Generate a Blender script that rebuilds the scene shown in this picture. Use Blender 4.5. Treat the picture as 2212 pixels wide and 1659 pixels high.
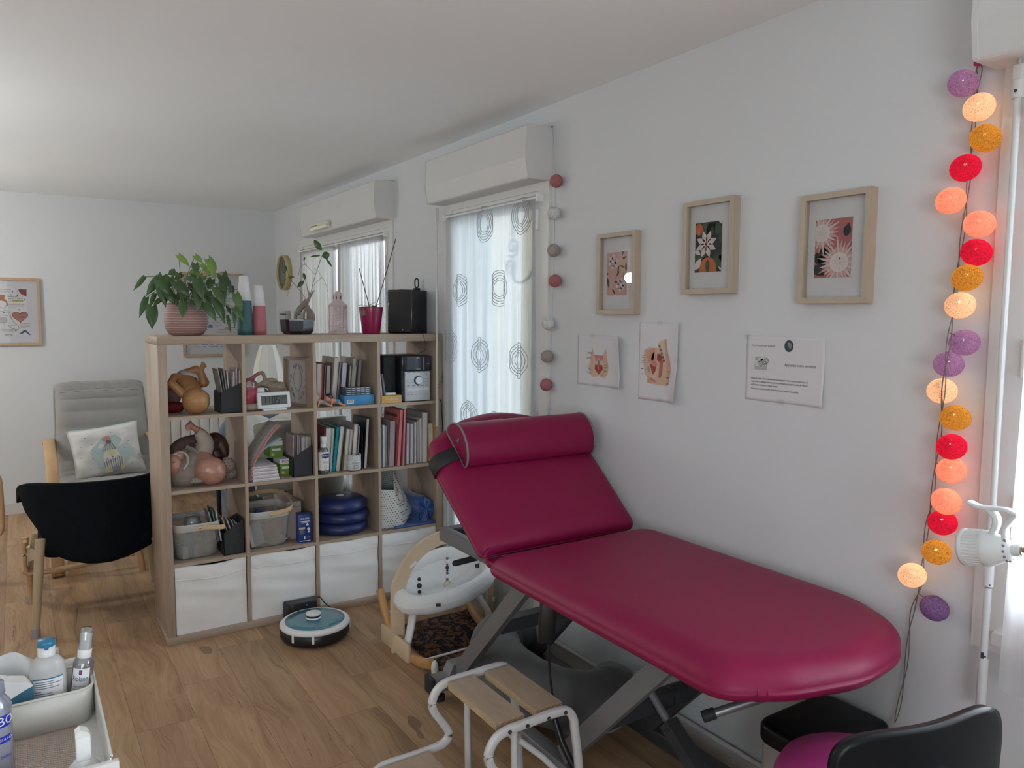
import bpy, bmesh, math, random
from mathutils import Vector, Matrix, noise
random.seed(7)
PI = math.pi
scene = bpy.context.scene
COL = scene.collection
for _o in list(bpy.data.objects): bpy.data.objects.remove(_o, do_unlink=True)

# ------------------------------------------------------------------ camera
cd = bpy.data.cameras.new('camera'); cam = bpy.data.objects.new('camera', cd); COL.objects.link(cam)
cd.sensor_width = 36.0; cd.lens = 1650.02 / 2212 * 36.0; cd.clip_start = 0.02
_r = Vector((0.83884793, -0.54434139, 0.00515701)); _u = Vector((0.04441074, 0.07787411, 0.99597355)); _f = Vector((0.54255122, 0.83524133, -0.08949914))
cam.matrix_world = Matrix(((_r.x, _u.x, -_f.x, -2.01234), (_r.y, _u.y, -_f.y, -3.81045), (_r.z, _u.z, -_f.z, 1.57059), (0, 0, 0, 1)))
scene.camera = cam

# ------------------------------------------------------------------ view, world, daylight
vs = scene.view_settings
vs.view_transform = 'Standard'; vs.look = 'None'; vs.gamma = 1.0; vs.use_curve_mapping = False; vs.exposure = 0.0
cy = scene.cycles
cy.use_denoising = True
cy.max_bounces = 10; cy.diffuse_bounces = 6; cy.glossy_bounces = 3; cy.transmission_bounces = 5; cy.transparent_max_bounces = 16
cy.sample_clamp_indirect = 6.0; cy.caustics_reflective = False; cy.caustics_refractive = False
SKY = 7.0
world = bpy.data.worlds.new('sky'); scene.world = world; world.use_nodes = True
_n = world.node_tree.nodes; _l = world.node_tree.links
_bg = _n['Background']; _tc = _n.new('ShaderNodeTexCoord'); _sp = _n.new('ShaderNodeSeparateXYZ'); _rp = _n.new('ShaderNodeValToRGB')
_l.new(_tc.outputs['Generated'], _sp.inputs[0]); _l.new(_sp.outputs['Z'], _rp.inputs[0]); _l.new(_rp.outputs[0], _bg.inputs['Color'])
_rp.color_ramp.elements[0].position = 0.0; _rp.color_ramp.elements[0].color = (0.88, 0.95, 1.0, 1)
_rp.color_ramp.elements[1].position = 0.9; _rp.color_ramp.elements[1].color = (0.62, 0.80, 1.0, 1)
_bg.inputs['Strength'].default_value = SKY

def area_light(name, loc, rot, sx, sy, power, color=(1, 1, 1), portal=False, spread=PI):
    d = bpy.data.lights.new(name, 'AREA'); d.shape = 'RECTANGLE'; d.size = sx; d.size_y = sy; d.energy = power; d.color = color
    d.spread = spread
    if portal: d.cycles.is_portal = True
    o = bpy.data.objects.new(name, d); COL.objects.link(o); o.location = loc; o.rotation_euler = rot
    return o
# daylight entering through the windows and an added back opening (light planes lie outside the glass, facing into the room, -X / +X / +Y)
DAY = (0.89, 0.96, 1.0)
FACE_MX = (0, PI/2, 0)      # emits toward -X
area_light('portal_near', (0.27, -0.53, 1.1), FACE_MX, 2.2, 0.95, 1, DAY, True)
area_light('portal_far', (0.27, 1.58, 1.1), FACE_MX, 2.2, 1.85, 1, DAY, True)
area_light('portal_right', (0.27, -3.69, 1.48), FACE_MX, 1.4, 1.55, 1, DAY, True)
area_light('portal_back', (-3.2, -6.32, 1.4), (PI/2, 0, 0), 2.3, 1.55, 1, DAY, True)
area_light('daylight_window_right', (0.32, -3.75, 1.5), FACE_MX, 1.45, 1.4, 105, DAY)

# ------------------------------------------------------------------ materials
MATS = {}
class NT:
    def __init__(s, m): s.m = m; s.t = m.node_tree; s.n = s.t.nodes; s.l = s.t.links
    def new(s, typ, **kw):
        x = s.n.new('ShaderNode' + typ)
        for k, v in kw.items(): setattr(x, k, v)
        return x
    def link(s, a, b): s.l.new(a, b)
    def math(s, op, a, b=None, c=None):
        x = s.n.new('ShaderNodeMath'); x.operation = op
        for i, v in enumerate((a, b, c)):
            if v is None: continue
            if isinstance(v, (int, float)): x.inputs[i].default_value = v
            else: s.l.new(v, x.inputs[i])
        return x.outputs[0]
    def mix(s, fac, a, b, blend='MIX'):
        x = s.n.new('ShaderNodeMix'); x.data_type = 'RGBA'; x.blend_type = blend
        for sock, v in ((x.inputs['Factor'], fac), (x.inputs['A'], a), (x.inputs['B'], b)):
            pass
        ins = [i for i in x.inputs if i.enabled]
        f = x.inputs[0]; A = x.inputs[6]; B = x.inputs[7]
        for sock, v in ((f, fac), (A, a), (B, b)):
            if isinstance(v, (int, float)): sock.default_value = v
            elif isinstance(v, tuple): sock.default_value = (*v[:3], 1)
            else: s.l.new(v, sock)
        return x.outputs[2]
    def ramp(s, fac, stops):
        x = s.n.new('ShaderNodeValToRGB'); e = x.color_ramp.elements
        while len(e) < len(stops): e.new(0.5)
        for i, (p, c) in enumerate(stops): e[i].position = p; e[i].color = (*c, 1) if len(c) == 3 else c
        s.l.new(fac, x.inputs[0]); return x.outputs[0]
    def noise(s, vec, scale, detail=3, rough=0.5, out='Fac'):
        x = s.n.new('ShaderNodeTexNoise'); x.inputs['Scale'].default_value = scale; x.inputs['Detail'].default_value = detail; x.inputs['Roughness'].default_value = rough
        if vec is not None: s.l.new(vec, x.inputs['Vector'])
        return x.outputs[out]
    def obj(s):
        return s.n.new('ShaderNodeTexCoord').outputs['Object']
    def scaled(s, vec, sc, loc=(0, 0, 0)):
        x = s.n.new('ShaderNodeMapping'); x.inputs['Scale'].default_value = sc; x.inputs['Location'].default_value = loc
        s.l.new(vec, x.inputs['Vector']); return x.outputs[0]
    def bump(s, h, strength=0.3, dist=0.002):
        x = s.n.new('ShaderNodeBump'); x.inputs['Strength'].default_value = strength; x.inputs['Distance'].default_value = dist
        s.l.new(h, x.inputs['Height']); return x.outputs[0]

def base_mat(name):
    m = bpy.data.materials.new(name); m.use_nodes = True; MATS[name] = m
    return m, NT(m), m.node_tree.nodes['Principled BSDF']

def mat(name, col, rough=0.5, metal=0.0, var=0.06, scale=8.0, bump=0.0, bscale=200.0, coat=0.0, spec=0.5, trans=0.0, sheen=0.0, emit=None, es=0.0, subs=0.0, alpha=1.0):
    if name in MATS: return MATS[name]
    m, t, p = base_mat(name)
    o = t.obj()
    c2 = tuple(max(0, x * (1 - var)) for x in col); c1 = tuple(min(1, x * (1 + var)) for x in col)
    t.link(t.ramp(t.noise(o, scale, 4), [(0.3, c2), (0.7, c1)]), p.inputs['Base Color'])
    p.inputs['Roughness'].default_value = rough; p.inputs['Metallic'].default_value = metal
    p.inputs['Specular IOR Level'].default_value = spec
    if coat: p.inputs['Coat Weight'].default_value = coat; p.inputs['Coat Roughness'].default_value = 0.15
    if trans: p.inputs['Transmission Weight'].default_value = trans
    if sheen: p.inputs['Sheen Weight'].default_value = sheen
    if alpha < 1: p.inputs['Alpha'].default_value = alpha
    if bump: t.link(t.bump(t.noise(o, bscale, 2), bump, 0.001), p.inputs['Normal'])
    if emit: p.inputs['Emission Color'].default_value = (*emit, 1); p.inputs['Emission Strength'].default_value = es
    return m

def sheer(name, col, clear=0.35, trans=0.8, stripes=0.0, sscale=60.0):
    """thin cloth: part see-through weave, part translucent"""
    if name in MATS: return MATS[name]
    m, t, p = base_mat(name); t.n.remove(p); out = t.n['Material Output']
    tr = t.new('BsdfTransparent'); tl = t.new('BsdfTranslucent'); df = t.new('BsdfDiffuse')
    tl.inputs[0].default_value = (*col, 1); df.inputs[0].default_value = (*col, 1)
    m1 = t.new('MixShader'); m1.inputs[0].default_value = 1 - trans; t.link(tl.outputs[0], m1.inputs[1]); t.link(df.outputs[0], m1.inputs[2])
    m2 = t.new('MixShader'); t.link(m1.outputs[0], m2.inputs[1]); t.link(tr.outputs[0], m2.inputs[2])
    o = t.obj()
    f = t.noise(t.scaled(o, (1, sscale, 0.6)), 1.0, 3)
    fac = t.math('MULTIPLY_ADD', t.math('SUBTRACT', f, 0.5), stripes, clear)
    t.link(t.math('MAXIMUM', fac, 0.02), m2.inputs[0]); t.link(m2.outputs[0], out.inputs[0])
    return m

def glass(name, tint=(1, 1, 1), refl=0.08, op=0.0, ocol=(0.8, 0.8, 0.8), rough=0.0, k=0.8):
    """thin pane: clear with a surface reflection, optional milky body"""
    if name in MATS: return MATS[name]
    m, t, p = base_mat(name); t.n.remove(p); out = t.n['Material Output']
    tr = t.new('BsdfTransparent'); tr.inputs[0].default_value = (*tint, 1)
    gl = t.new('BsdfGlossy'); gl.inputs['Roughness'].default_value = rough
    fr = t.new('Fresnel'); fr.inputs['IOR'].default_value = 1.45
    df = t.new('BsdfDiffuse'); df.inputs[0].default_value = (*ocol, 1)
    a = t.new('MixShader'); a.inputs[0].default_value = op; t.link(tr.outputs[0], a.inputs[1]); t.link(df.outputs[0], a.inputs[2])
    b = t.new('MixShader'); t.link(t.math('MULTIPLY_ADD', fr.outputs[0], k, refl - 0.04), b.inputs[0]); t.link(a.outputs[0], b.inputs[1]); t.link(gl.outputs[0], b.inputs[2])
    t.link(b.outputs[0], out.inputs[0]); return m

def wood(name, c1, c2, axis='X', rough=0.5, sc=14.0, stretch=14.0, bump=0.05):
    if name in MATS: return MATS[name]
    m, t, p = base_mat(name); o = t.obj()
    s = {'X': (1/stretch*sc, sc, sc), 'Y': (sc, sc/stretch, sc), 'Z': (sc, sc, sc/stretch)}[axis]
    v = t.scaled(o, s)
    f1 = t.noise(v, 1.5, 4, 0.6); f2 = t.noise(v, 8.0, 3, 0.7)
    f = t.math('ADD', t.math('MULTIPLY', f1, 0.65), t.math('MULTIPLY', f2, 0.35))
    t.link(t.ramp(f, [(0.32, c2), (0.52, tuple((a+b)/2 for a, b in zip(c1, c2))), (0.68, c1)]), p.inputs['Base Color'])
    p.inputs['Roughness'].default_value = rough
    if bump: t.link(t.bump(f2, bump, 0.001), p.inputs['Normal'])
    return m

def checks(name, base, dot, spacing, size, axes=(0, 2), rough=0.8, stagger=True):
    """fabric printed with small dots"""
    if name in MATS: return MATS[name]
    m, t, p = base_mat(name); o = t.obj(); sp = t.new('SeparateXYZ'); t.link(o, sp.inputs[0])
    a = t.math('DIVIDE', sp.outputs[axes[0]], spacing); b = t.math('DIVIDE', sp.outputs[axes[1]], spacing)
    if stagger: a = t.math('ADD', a, t.math('MULTIPLY', t.math('FLOOR', b), 0.5))
    da = t.math('SUBTRACT', t.math('FRACT', a), 0.5); db = t.math('SUBTRACT', t.math('FRACT', b), 0.5)
    d = t.math('SQRT', t.math('ADD', t.math('MULTIPLY', da, da), t.math('MULTIPLY', db, db)))
    t.link(t.mix(t.math('LESS_THAN', d, size), base, dot), p.inputs['Base Color']); p.inputs['Roughness'].default_value = rough
    return m

def mesh_metal(name, col, pitch, hole, cylindrical=None, rough=0.45, axes=(0, 1), skew=True):
    """perforated / expanded sheet metal: real see-through holes in a thin sheet"""
    if name in MATS: return MATS[name]
    m, t, p = base_mat(name); out = t.n['Material Output']; o = t.obj(); sp = t.new('SeparateXYZ'); t.link(o, sp.inputs[0])
    A, B = sp.outputs[axes[0]], sp.outputs[axes[1]]
    if cylindrical: A = t.math('ADD', sp.outputs[0], t.math('MULTIPLY', sp.outputs[1], 1.0))
    a = t.math('DIVIDE', t.math('ADD', A, B) if skew else A, pitch); b = t.math('DIVIDE', t.math('SUBTRACT', A, B) if skew else B, pitch)
    da = t.math('ABSOLUTE', t.math('SUBTRACT', t.math('FRACT', a), 0.5)); db = t.math('ABSOLUTE', t.math('SUBTRACT', t.math('FRACT', b), 0.5))
    h = t.math('LESS_THAN', t.math('MAXIMUM', da, db), hole)
    p.inputs['Base Color'].default_value = (*col, 1); p.inputs['Roughness'].default_value = rough
    tr = t.new('BsdfTransparent'); mx = t.new('MixShader'); t.link(h, mx.inputs[0]); t.link(p.outputs[0], mx.inputs[1]); t.link(tr.outputs[0], mx.inputs[2]); t.link(mx.outputs[0], out.inputs[0])
    return m

def floor_mat():
    m, t, p = base_mat('floor_planks'); o = t.obj(); sp = t.new('SeparateXYZ'); t.link(o, sp.inputs[0])
    u = t.math('DIVIDE', t.math('ADD', sp.outputs[0], 0.636), 0.2125); cu = t.math('FLOOR', u); fu = t.math('FRACT', u)
    v = t.math('DIVIDE', t.math('SUBTRACT', t.math('SUBTRACT', sp.outputs[1], t.math('MULTIPLY', cu, 0.3)), 0.75), 1.2); cv = t.math('FLOOR', v); fv = t.math('FRACT', v)
    cb = t.new('CombineXYZ'); t.link(cu, cb.inputs[0]); t.link(cv, cb.inputs[1])
    wn = t.new('TexWhiteNoise', noise_dimensions='2D'); t.link(cb.outputs[0], wn.inputs['Vector'])
    ofs = t.new('VectorMath', operation='MULTIPLY_ADD'); t.link(wn.outputs['Color'], ofs.inputs[0]); ofs.inputs[1].default_value = (9, 9, 9); t.link(o, ofs.inputs[2])
    g = t.scaled(ofs.outputs[0], (9, 0.9, 1)); warp = t.noise(t.scaled(ofs.outputs[0], (3, 1.1, 1)), 1.4, 3, out='Color')
    wv = t.new('VectorMath', operation='MULTIPLY_ADD'); t.link(warp, wv.inputs[0]); wv.inputs[1].default_value = (1.6, 1.2, 0); t.link(g, wv.inputs[2])
    f1 = t.noise(wv.outputs[0], 1.6, 5, 0.6); f2 = t.noise(t.scaled(wv.outputs[0], (7, 1.2, 1)), 2.2, 4, 0.7)
    f = t.math('ADD', t.math('MULTIPLY', f1, 0.6), t.math('MULTIPLY', f2, 0.4))
    c = t.ramp(f, [(0.30, (0.20, 0.115, 0.062)), (0.45, (0.36, 0.225, 0.125)), (0.56, (0.44, 0.285, 0.165)), (0.72, (0.53, 0.37, 0.23))])
    tone = t.ramp(wn.outputs['Value'], [(0.0, (0.84, 0.83, 0.82)), (1.0, (1.08, 1.06, 1.04))])
    c = t.mix(1.0, c, tone, 'MULTIPLY')
    kn = t.noise(t.scaled(ofs.outputs[0], (4.2, 1.7, 1)), 1.3, 2, 0.5)
    c = t.mix(t.math('MULTIPLY', t.math('GREATER_THAN', kn, 0.715), 0.55), c, (0.10, 0.055, 0.03))
    crk = t.noise(t.scaled(wv.outputs[0], (2.2, 0.55, 1)), 1.7, 2, 0.5)
    c = t.mix(t.math('MULTIPLY', t.math('LESS_THAN', t.math('ABSOLUTE', t.math('SUBTRACT', crk, 0.63)), 0.0035), 0.65), c, (0.11, 0.065, 0.035))
    eu = t.math('MINIMUM', fu, t.math('SUBTRACT', 1.0, fu)); ev = t.math('MINIMUM', fv, t.math('SUBTRACT', 1.0, fv))
    seam = t.math('MAXIMUM', t.math('LESS_THAN', eu, 0.006), t.math('LESS_THAN', ev, 0.0011))
    c = t.mix(t.math('MULTIPLY', seam, 0.55), c, (0.10, 0.06, 0.035))
    t.link(c, p.inputs['Base Color']); p.inputs['Roughness'].default_value = 0.5; p.inputs['Specular IOR Level'].default_value = 0.35
    t.link(t.bump(t.math('SUBTRACT', f2, seam), 0.12, 0.001), p.inputs['Normal'])
    return m

# ------------------------------------------------------------------ mesh builder
class MB:
    """collects shapes for ONE mesh; every shape may carry its own material"""
    def __init__(s, default=None): s.v = []; s.f = []; s.mi = []; s.sm = []; s.mats = []; s.d = default; s.M = Matrix.Identity(4)
    def slot(s, m):
        m = m or s.d
        if m not in s.mats: s.mats.append(m)
        return s.mats.index(m)
    def add(s, verts, faces, m=None, smooth=False):
        k = len(s.v); i = s.slot(m)
        s.v += [tuple(s.M @ Vector(v)) for v in verts]
        for f in faces: s.f.append(tuple(k + j for j in f)); s.mi.append(i); s.sm.append(smooth)
        return s
    def box(s, x0, x1, y0, y1, z0, z1, m=None):
        v = [(x0,y0,z0),(x1,y0,z0),(x1,y1,z0),(x0,y1,z0),(x0,y0,z1),(x1,y0,z1),(x1,y1,z1),(x0,y1,z1)]
        return s.add(v, [(0,3,2,1),(4,5,6,7),(0,1,5,4),(1,2,6,5),(2,3,7,6),(3,0,4,7)], m)
    def rbox(s, x0, x1, y0, y1, z0, z1, r=0.005, seg=2, m=None, smooth=True):
        b = bmesh.new(); bmesh.ops.create_cube(b, size=1)
        for v in b.verts: v.co = Vector(((x0+x1)/2 + v.co.x*(x1-x0), (y0+y1)/2 + v.co.y*(y1-y0), (z0+z1)/2 + v.co.z*(z1-z0)))
        r = min(r, (x1-x0)*.49, (y1-y0)*.49, (z1-z0)*.49)
        bmesh.ops.bevel(b, geom=list(b.edges), offset=r, segments=seg, profile=0.5, affect='EDGES')
        s.bm(b, m, smooth); return s
    def bm(s, b, m=None, smooth=True):
        b.verts.index_update()
        s.add([tuple(v.co) for v in b.verts], [tuple(v.index for v in f.verts) for f in b.faces], m, smooth); b.free(); return s
    def cyl(s, p0, p1, r0, r1=None, n=16, m=None, caps=True, smooth=True):
        p0 = Vector(p0); p1 = Vector(p1); r1 = r0 if r1 is None else r1
        d = (p1 - p0).normalized(); a = d.orthogonal().normalized(); b = d.cross(a)
        v = []
        for p, r in ((p0, r0), (p1, r1)):
            for i in range(n):
                t = 2*PI*i/n; v.append(tuple(p + (a*math.cos(t) + b*math.sin(t))*r))
        s.add(v, [(i, (i+1) % n, n+(i+1) % n, n+i) for i in range(n)], m, smooth)
        if caps: s.add(v, [tuple(range(n-1, -1, -1)), tuple(range(n, 2*n))], m, False)
        return s
    def tube(s, pts, r, n=8, m=None, closed=False, caps=True, flat=None):
        """tube along a path; r may be a list; flat=(wide, thin, upvector) gives an oval / strap section"""
        P = [Vector(p) for p in pts]; N = len(P); v = []; rs = r if isinstance(r, (list, tuple)) else [r]*N
        prev = None
        for i, p in enumerate(P):
            if closed: t = P[(i+1) % N] - P[i-1]
            else: t = P[min(i+1, N-1)] - P[max(i-1, 0)]
            t = t.normalized() if t.length > 1e-9 else Vector((0, 0, 1))
            if flat: a = Vector(flat[2]); a = (a - t*a.dot(t)); a = a.normalized() if a.length > 1e-6 else t.orthogonal().normalized()
            elif prev is None: a = t.orthogonal().normalized()
            else: a = (prev - t*prev.dot(t)).normalized()
            prev = a; b = t.cross(a)
            for k in range(n):
                q = 2*PI*k/n
                if flat: ca, sb = math.cos(q), math.sin(q); e = 0.5; v.append(tuple(p + a*flat[0]*math.copysign(abs(ca)**e, ca) + b*flat[1]*math.copysign(abs(sb)**e, sb)))
                else: v.append(tuple(p + (a*math.cos(q) + b*math.sin(q))*rs[i]))
        fs = []
        for i in range(N if closed else N-1):
            j = (i+1) % N
            for k in range(n): fs.append((i*n+k, i*n+(k+1) % n, j*n+(k+1) % n, j*n+k))
        s.add(v, fs, m, True)
        if caps and not closed: s.add(v, [tuple(range(n-1, -1, -1)), tuple((N-1)*n+k for k in range(n))], m, False)
        return s
    def lathe(s, prof, c=(0, 0, 0), n=32, m=None, axis=None, smooth=True, sx=1, sy=1, caps=True):
        v = []; N = len(prof); c = Vector(c)
        R = Matrix.Identity(3)
        if axis is not None: R = Vector((0, 0, 1)).rotation_difference(Vector(axis)).to_matrix()
        for (r, z) in prof:
            for k in range(n): q = 2*PI*k/n; v.append(tuple(c + R @ Vector((r*sx*math.cos(q), r*sy*math.sin(q), z))))
        fs = [(i*n+k, i*n+(k+1) % n, (i+1)*n+(k+1) % n, (i+1)*n+k) for i in range(N-1) for k in range(n)]
        s.add(v, fs, m, smooth)
        cf = []
        if caps and prof[0][0] > 1e-5: cf.append(tuple(range(n-1, -1, -1)))
        if caps and prof[-1][0] > 1e-5: cf.append(tuple((N-1)*n+k for k in range(n)))
        if cf: s.add(v, cf, m, False)
        return s
    def ball(s, c, r, m=None, n=16, sx=1, sy=1, sz=1, rot=None):
        c = Vector(c); v = []; rows = n//2
        for i in range(rows+1):
            th = PI*i/rows
            for k in range(n):
                q = 2*PI*k/n; p = Vector((r*sx*math.sin(th)*math.cos(q), r*sy*math.sin(th)*math.sin(q), r*sz*math.cos(th)))
                if rot is not None: p = rot @ p
                v.append(tuple(c + p))
        s.add(v, [(i*n+k, (i+1)*n+k, (i+1)*n+(k+1) % n, i*n+(k+1) % n) for i in range(rows) for k in range(n)], m, True); return s
    def poly(s, pts, m=None): return s.add(pts, [tuple(range(len(pts)))], m)
    def prism(s, pts, vec, m=None, smooth=False):
        """closed outline swept by vec, with caps"""
        n = len(pts); vec = Vector(vec); v = [tuple(p) for p in pts] + [tuple(Vector(p) + vec) for p in pts]
        s.add(v, [(i, (i+1) % n, n+(i+1) % n, n+i) for i in range(n)], m, smooth)
        s.add(v, [tuple(range(n-1, -1, -1)), tuple(range(n, 2*n))], m, False); return s
    def grid(s, fn, nu, nv, m=None, smooth=True, closed_u=False):
        v = [tuple(fn(i/(nu if closed_u else nu-1), j/(nv-1))) for j in range(nv) for i in range(nu)]
        fs = []
        for j in range(nv-1):
            for i in range(nu if closed_u else nu-1):
                k = (i+1) % nu; fs.append((j*nu+i, j*nu+k, (j+1)*nu+k, (j+1)*nu+i))
        return s.add(v, fs, m, smooth)
    def text(s, body, size, M, m=None, align='CENTER', extrude=0.0, spacing=1.0, fit=None):
        c = bpy.data.curves.new('t', 'FONT'); c.body = body; c.size = size; c.align_x = align; c.align_y = 'CENTER'; c.extrude = extrude; c.resolution_u = 2; c.space_character = spacing
        o = bpy.data.objects.new('t', c); COL.objects.link(o)
        dg = bpy.context.evaluated_depsgraph_get(); me = bpy.data.meshes.new_from_object(o.evaluated_get(dg))
        if fit:
            xs = [v.co.x for v in me.vertices]; M = M @ Matrix.Diagonal((fit/(max(xs)-min(xs)), 1, 1, 1))
        s.add([tuple(M @ v.co) for v in me.vertices], [tuple(p.vertices) for p in me.polygons], m)
        bpy.data.objects.remove(o); bpy.data.curves.remove(c); bpy.data.meshes.remove(me); return s
    def mesh(s, name, origin=None):
        me = bpy.data.meshes.new(name); o = Vector(origin) if origin else Vector((0, 0, 0))
        me.from_pydata([tuple(Vector(v) - o) for v in s.v], [], s.f)
        for m in s.mats: me.materials.append(m)
        me.polygons.foreach_set('material_index', s.mi); me.polygons.foreach_set('use_smooth', s.sm); me.update(); me.validate()
        return me

def tagset(o, label=None, cat=None, group=None, kind=None):
    if label: o['label'] = label
    if cat: o['category'] = cat
    if group: o['group'] = group
    if kind: o['kind'] = kind
    return o

def thing(name, loc, label=None, cat=None, group=None, kind=None, rz=0.0):
    o = bpy.data.objects.new(name, None); COL.objects.link(o); o.location = loc; o.rotation_euler = (0, 0, rz); o.empty_display_size = 0.05
    return tagset(o, label, cat, group, kind)

def part(name, mb, parent=None, label=None, world=True, kind=None, sub=0, solid=0.0, weld=False):
    """one mesh; with world=True the builder's coordinates are world ones (root unrotated)"""
    org = None
    if parent is not None and world:
        org = parent.location.copy() if parent.parent is None else parent.parent.location.copy()
    me = mb.mesh(name, org)
    o = bpy.data.objects.new(name, me); COL.objects.link(o)
    if parent is not None: o.parent = parent
    if label: o['label'] = label
    if kind: o['kind'] = kind
    if weld:
        w = o.modifiers.new('weld', 'WELD'); w.merge_threshold = 0.0004
    if solid: 
        q = o.modifiers.new('solid', 'SOLIDIFY'); q.thickness = solid; q.offset = 0
    if sub:
        q = o.modifiers.new('sub', 'SUBSURF'); q.levels = sub; q.render_levels = sub
    return o

def single(name, mb, loc, label, cat, group=None, kind=None, sub=0, solid=0.0, rz=0.0, weld=False, world=True):
    me = mb.mesh(name, loc if world else None)
    o = bpy.data.objects.new(name, me); COL.objects.link(o); o.location = loc; o.rotation_euler = (0, 0, rz)
    tagset(o, label, cat, group, kind)
    if weld: w = o.modifiers.new('weld', 'WELD'); w.merge_threshold = 0.0004
    if solid: q = o.modifiers.new('solid', 'SOLIDIFY'); q.thickness = solid; q.offset = 0
    if sub: q = o.modifiers.new('sub', 'SUBSURF'); q.levels = sub; q.render_levels = sub
    return o

def struct(name, mb): 
    o = part(name, mb); o['kind'] = 'structure'; return o

def clone(o, loc, rz=None, label=None, group=None):
    c = o.copy(); COL.objects.link(c); c.location = loc
    if rz is not None: c.rotation_euler = (0, 0, rz)
    if label: c['label'] = label
    if group: c['group'] = group
    for ch in [x for x in bpy.data.objects if x.parent == o]:
        d = ch.copy(); COL.objects.link(d); d.parent = c
        for g in [x for x in bpy.data.objects if x.parent == ch]:
            e = g.copy(); COL.objects.link(e); e.parent = d
    return c

def arc_pts(c, r, a0, a1, n, plane='XZ', k=1.0):
    out = []
    for i in range(n+1):
        a = a0 + (a1-a0)*i/n; x = r*math.cos(a); y = r*k*math.sin(a)
        out.append({'XZ': (c[0]+x, c[1], c[2]+y), 'YZ': (c[0], c[1]+x, c[2]+y), 'XY': (c[0]+x, c[1]+y, c[2])}[plane])
    return out

def smooth_path(pts, n=6):
    """Catmull-Rom through the points"""
    P = [Vector(p) for p in pts]; out = []
    for i in range(len(P)-1):
        p0 = P[max(i-1, 0)]; p1 = P[i]; p2 = P[i+1]; p3 = P[min(i+2, len(P)-1)]
        for k in range(n):
            t = k/n; out.append(0.5*((2*p1) + (p2-p0)*t + (2*p0-5*p1+4*p2-p3)*t*t + (3*p1-p0-3*p2+p3)*t**3))
    out.append(P[-1]); return out
def rot2(x, y, a): return (x*math.cos(a)-y*math.sin(a), x*math.sin(a)+y*math.cos(a))

# common materials
M_wall = mat('wall_paint', (0.652, 0.672, 0.684), 0.85, var=0.012, scale=1.5, bump=0.04, bscale=500)
M_ceil = mat('ceiling_paint', (0.915, 0.945, 0.96), 0.9, var=0.01, scale=1.0)
M_white = mat('white_plastic', (0.82, 0.82, 0.81), 0.35, var=0.01)
M_whitem = mat('white_enamel', (0.75, 0.74, 0.71), 0.35, var=0.01)
M_black = mat('black_plastic', (0.012, 0.012, 0.014), 0.35, var=0.1)
M_blackm = mat('black_matte', (0.02, 0.02, 0.022), 0.7, var=0.15)
M_steel = mat('steel', (0.55, 0.56, 0.58), 0.3, 1.0, var=0.03)
M_paper = mat('paper', (0.84, 0.83, 0.82), 0.8, var=0.01)
M_ink = mat('ink', (0.05, 0.05, 0.06), 0.8, var=0.05)
M_oak = wood('light_oak', (0.50, 0.395, 0.305), (0.34, 0.26, 0.195), 'Z', 0.55, 16, 18)
M_oakx = wood('light_oak_horizontal', (0.50, 0.395, 0.305), (0.34, 0.26, 0.195), 'X', 0.55, 16, 18)
M_oaky = wood('light_oak_depth', (0.50, 0.395, 0.305), (0.34, 0.26, 0.195), 'Y', 0.55, 16, 18)
M_birch = wood('birch', (0.74, 0.56, 0.36), (0.62, 0.44, 0.26), 'Z', 0.4, 10, 12)
M_frame = wood('pale_frame_wood', (0.50, 0.42, 0.32), (0.42, 0.35, 0.265), 'Z', 0.5, 18, 14)
M_glass = glass('clear_glass')
# ================================================================== SETTING
b = MB(floor_mat()); b.poly([(-5.2,-6.3,0),(0.0,-6.3,0),(0.0,3.246,0),(-5.2,3.246,0)]); 
b.box(-5.2,0.30,-6.3,3.4,-0.12,-0.001, mat('subfloor',(0.3,0.3,0.3)))
struct('floor', b)
b = MB(M_ceil); b.box(-5.2,0.30,-6.3,3.4,2.49,2.60); struct('ceiling', b)
b = MB(M_wall); b.box(-5.2,0.30,3.246,3.40,0,2.49); struct('wall_far', b)
def wall_with_holes(fixed0, fixed1, lo, hi, holes, axis):
    b = MB(M_wall); cur = lo
    def bx(a0, a1, z0, z1):
        if axis == 'Y': b.box(fixed0, fixed1, a0, a1, z0, z1)
        else: b.box(a0, a1, fixed0, fixed1, z0, z1)
    for (a0, a1, z0, z1) in holes:
        bx(cur, a0, 0, 2.49)
        if z0 > 0: bx(a0, a1, 0, z0)
        if z1 < 2.49: bx(a0, a1, z1, 2.49)
        cur = a1
    bx(cur, hi, 0, 2.49); return b
W1 = (-0.97, -0.09, 0.0, 2.16); W2 = (0.70, 2.46, 0.0, 2.15); W3 = (-4.45, -2.93, 0.80, 2.15)
struct('wall_right', wall_with_holes(0.0, 0.25, -6.3, 3.246, [W3, W1, W2], 'Y'))
struct('wall_left', wall_with_holes(-5.2, -4.95, -6.3, 3.246, [], 'Y'))
struct('wall_back', wall_with_holes(-6.3, -6.1, -4.95, 0.0, [(-4.3, -2.1, 0.65, 2.15)], 'X'))  # opening invented behind the camera to let more daylight in
M_base = mat('baseboard_paint', (0.60, 0.585, 0.565), 0.5, var=0.02)
b = MB(M_base)
for y0, y1 in ((-6.1, -1.04), (-0.02, 0.62), (2.55, 3.23)): b.box(-0.014, 0, y0, y1, 0.0, 0.085)
b.cyl((-0.022,-2.8,0.10),(-0.022,-1.04,0.10),0.009); struct('baseboard_right', b)
b = MB(M_base); b.box(-4.95,-0.0,3.232,3.246,0.0,0.085); struct('baseboard_far', b)
b = MB(M_base); b.box(-4.95,-4.936,-6.1,3.246,0.0,0.085); struct('baseboard_left', b)

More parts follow.
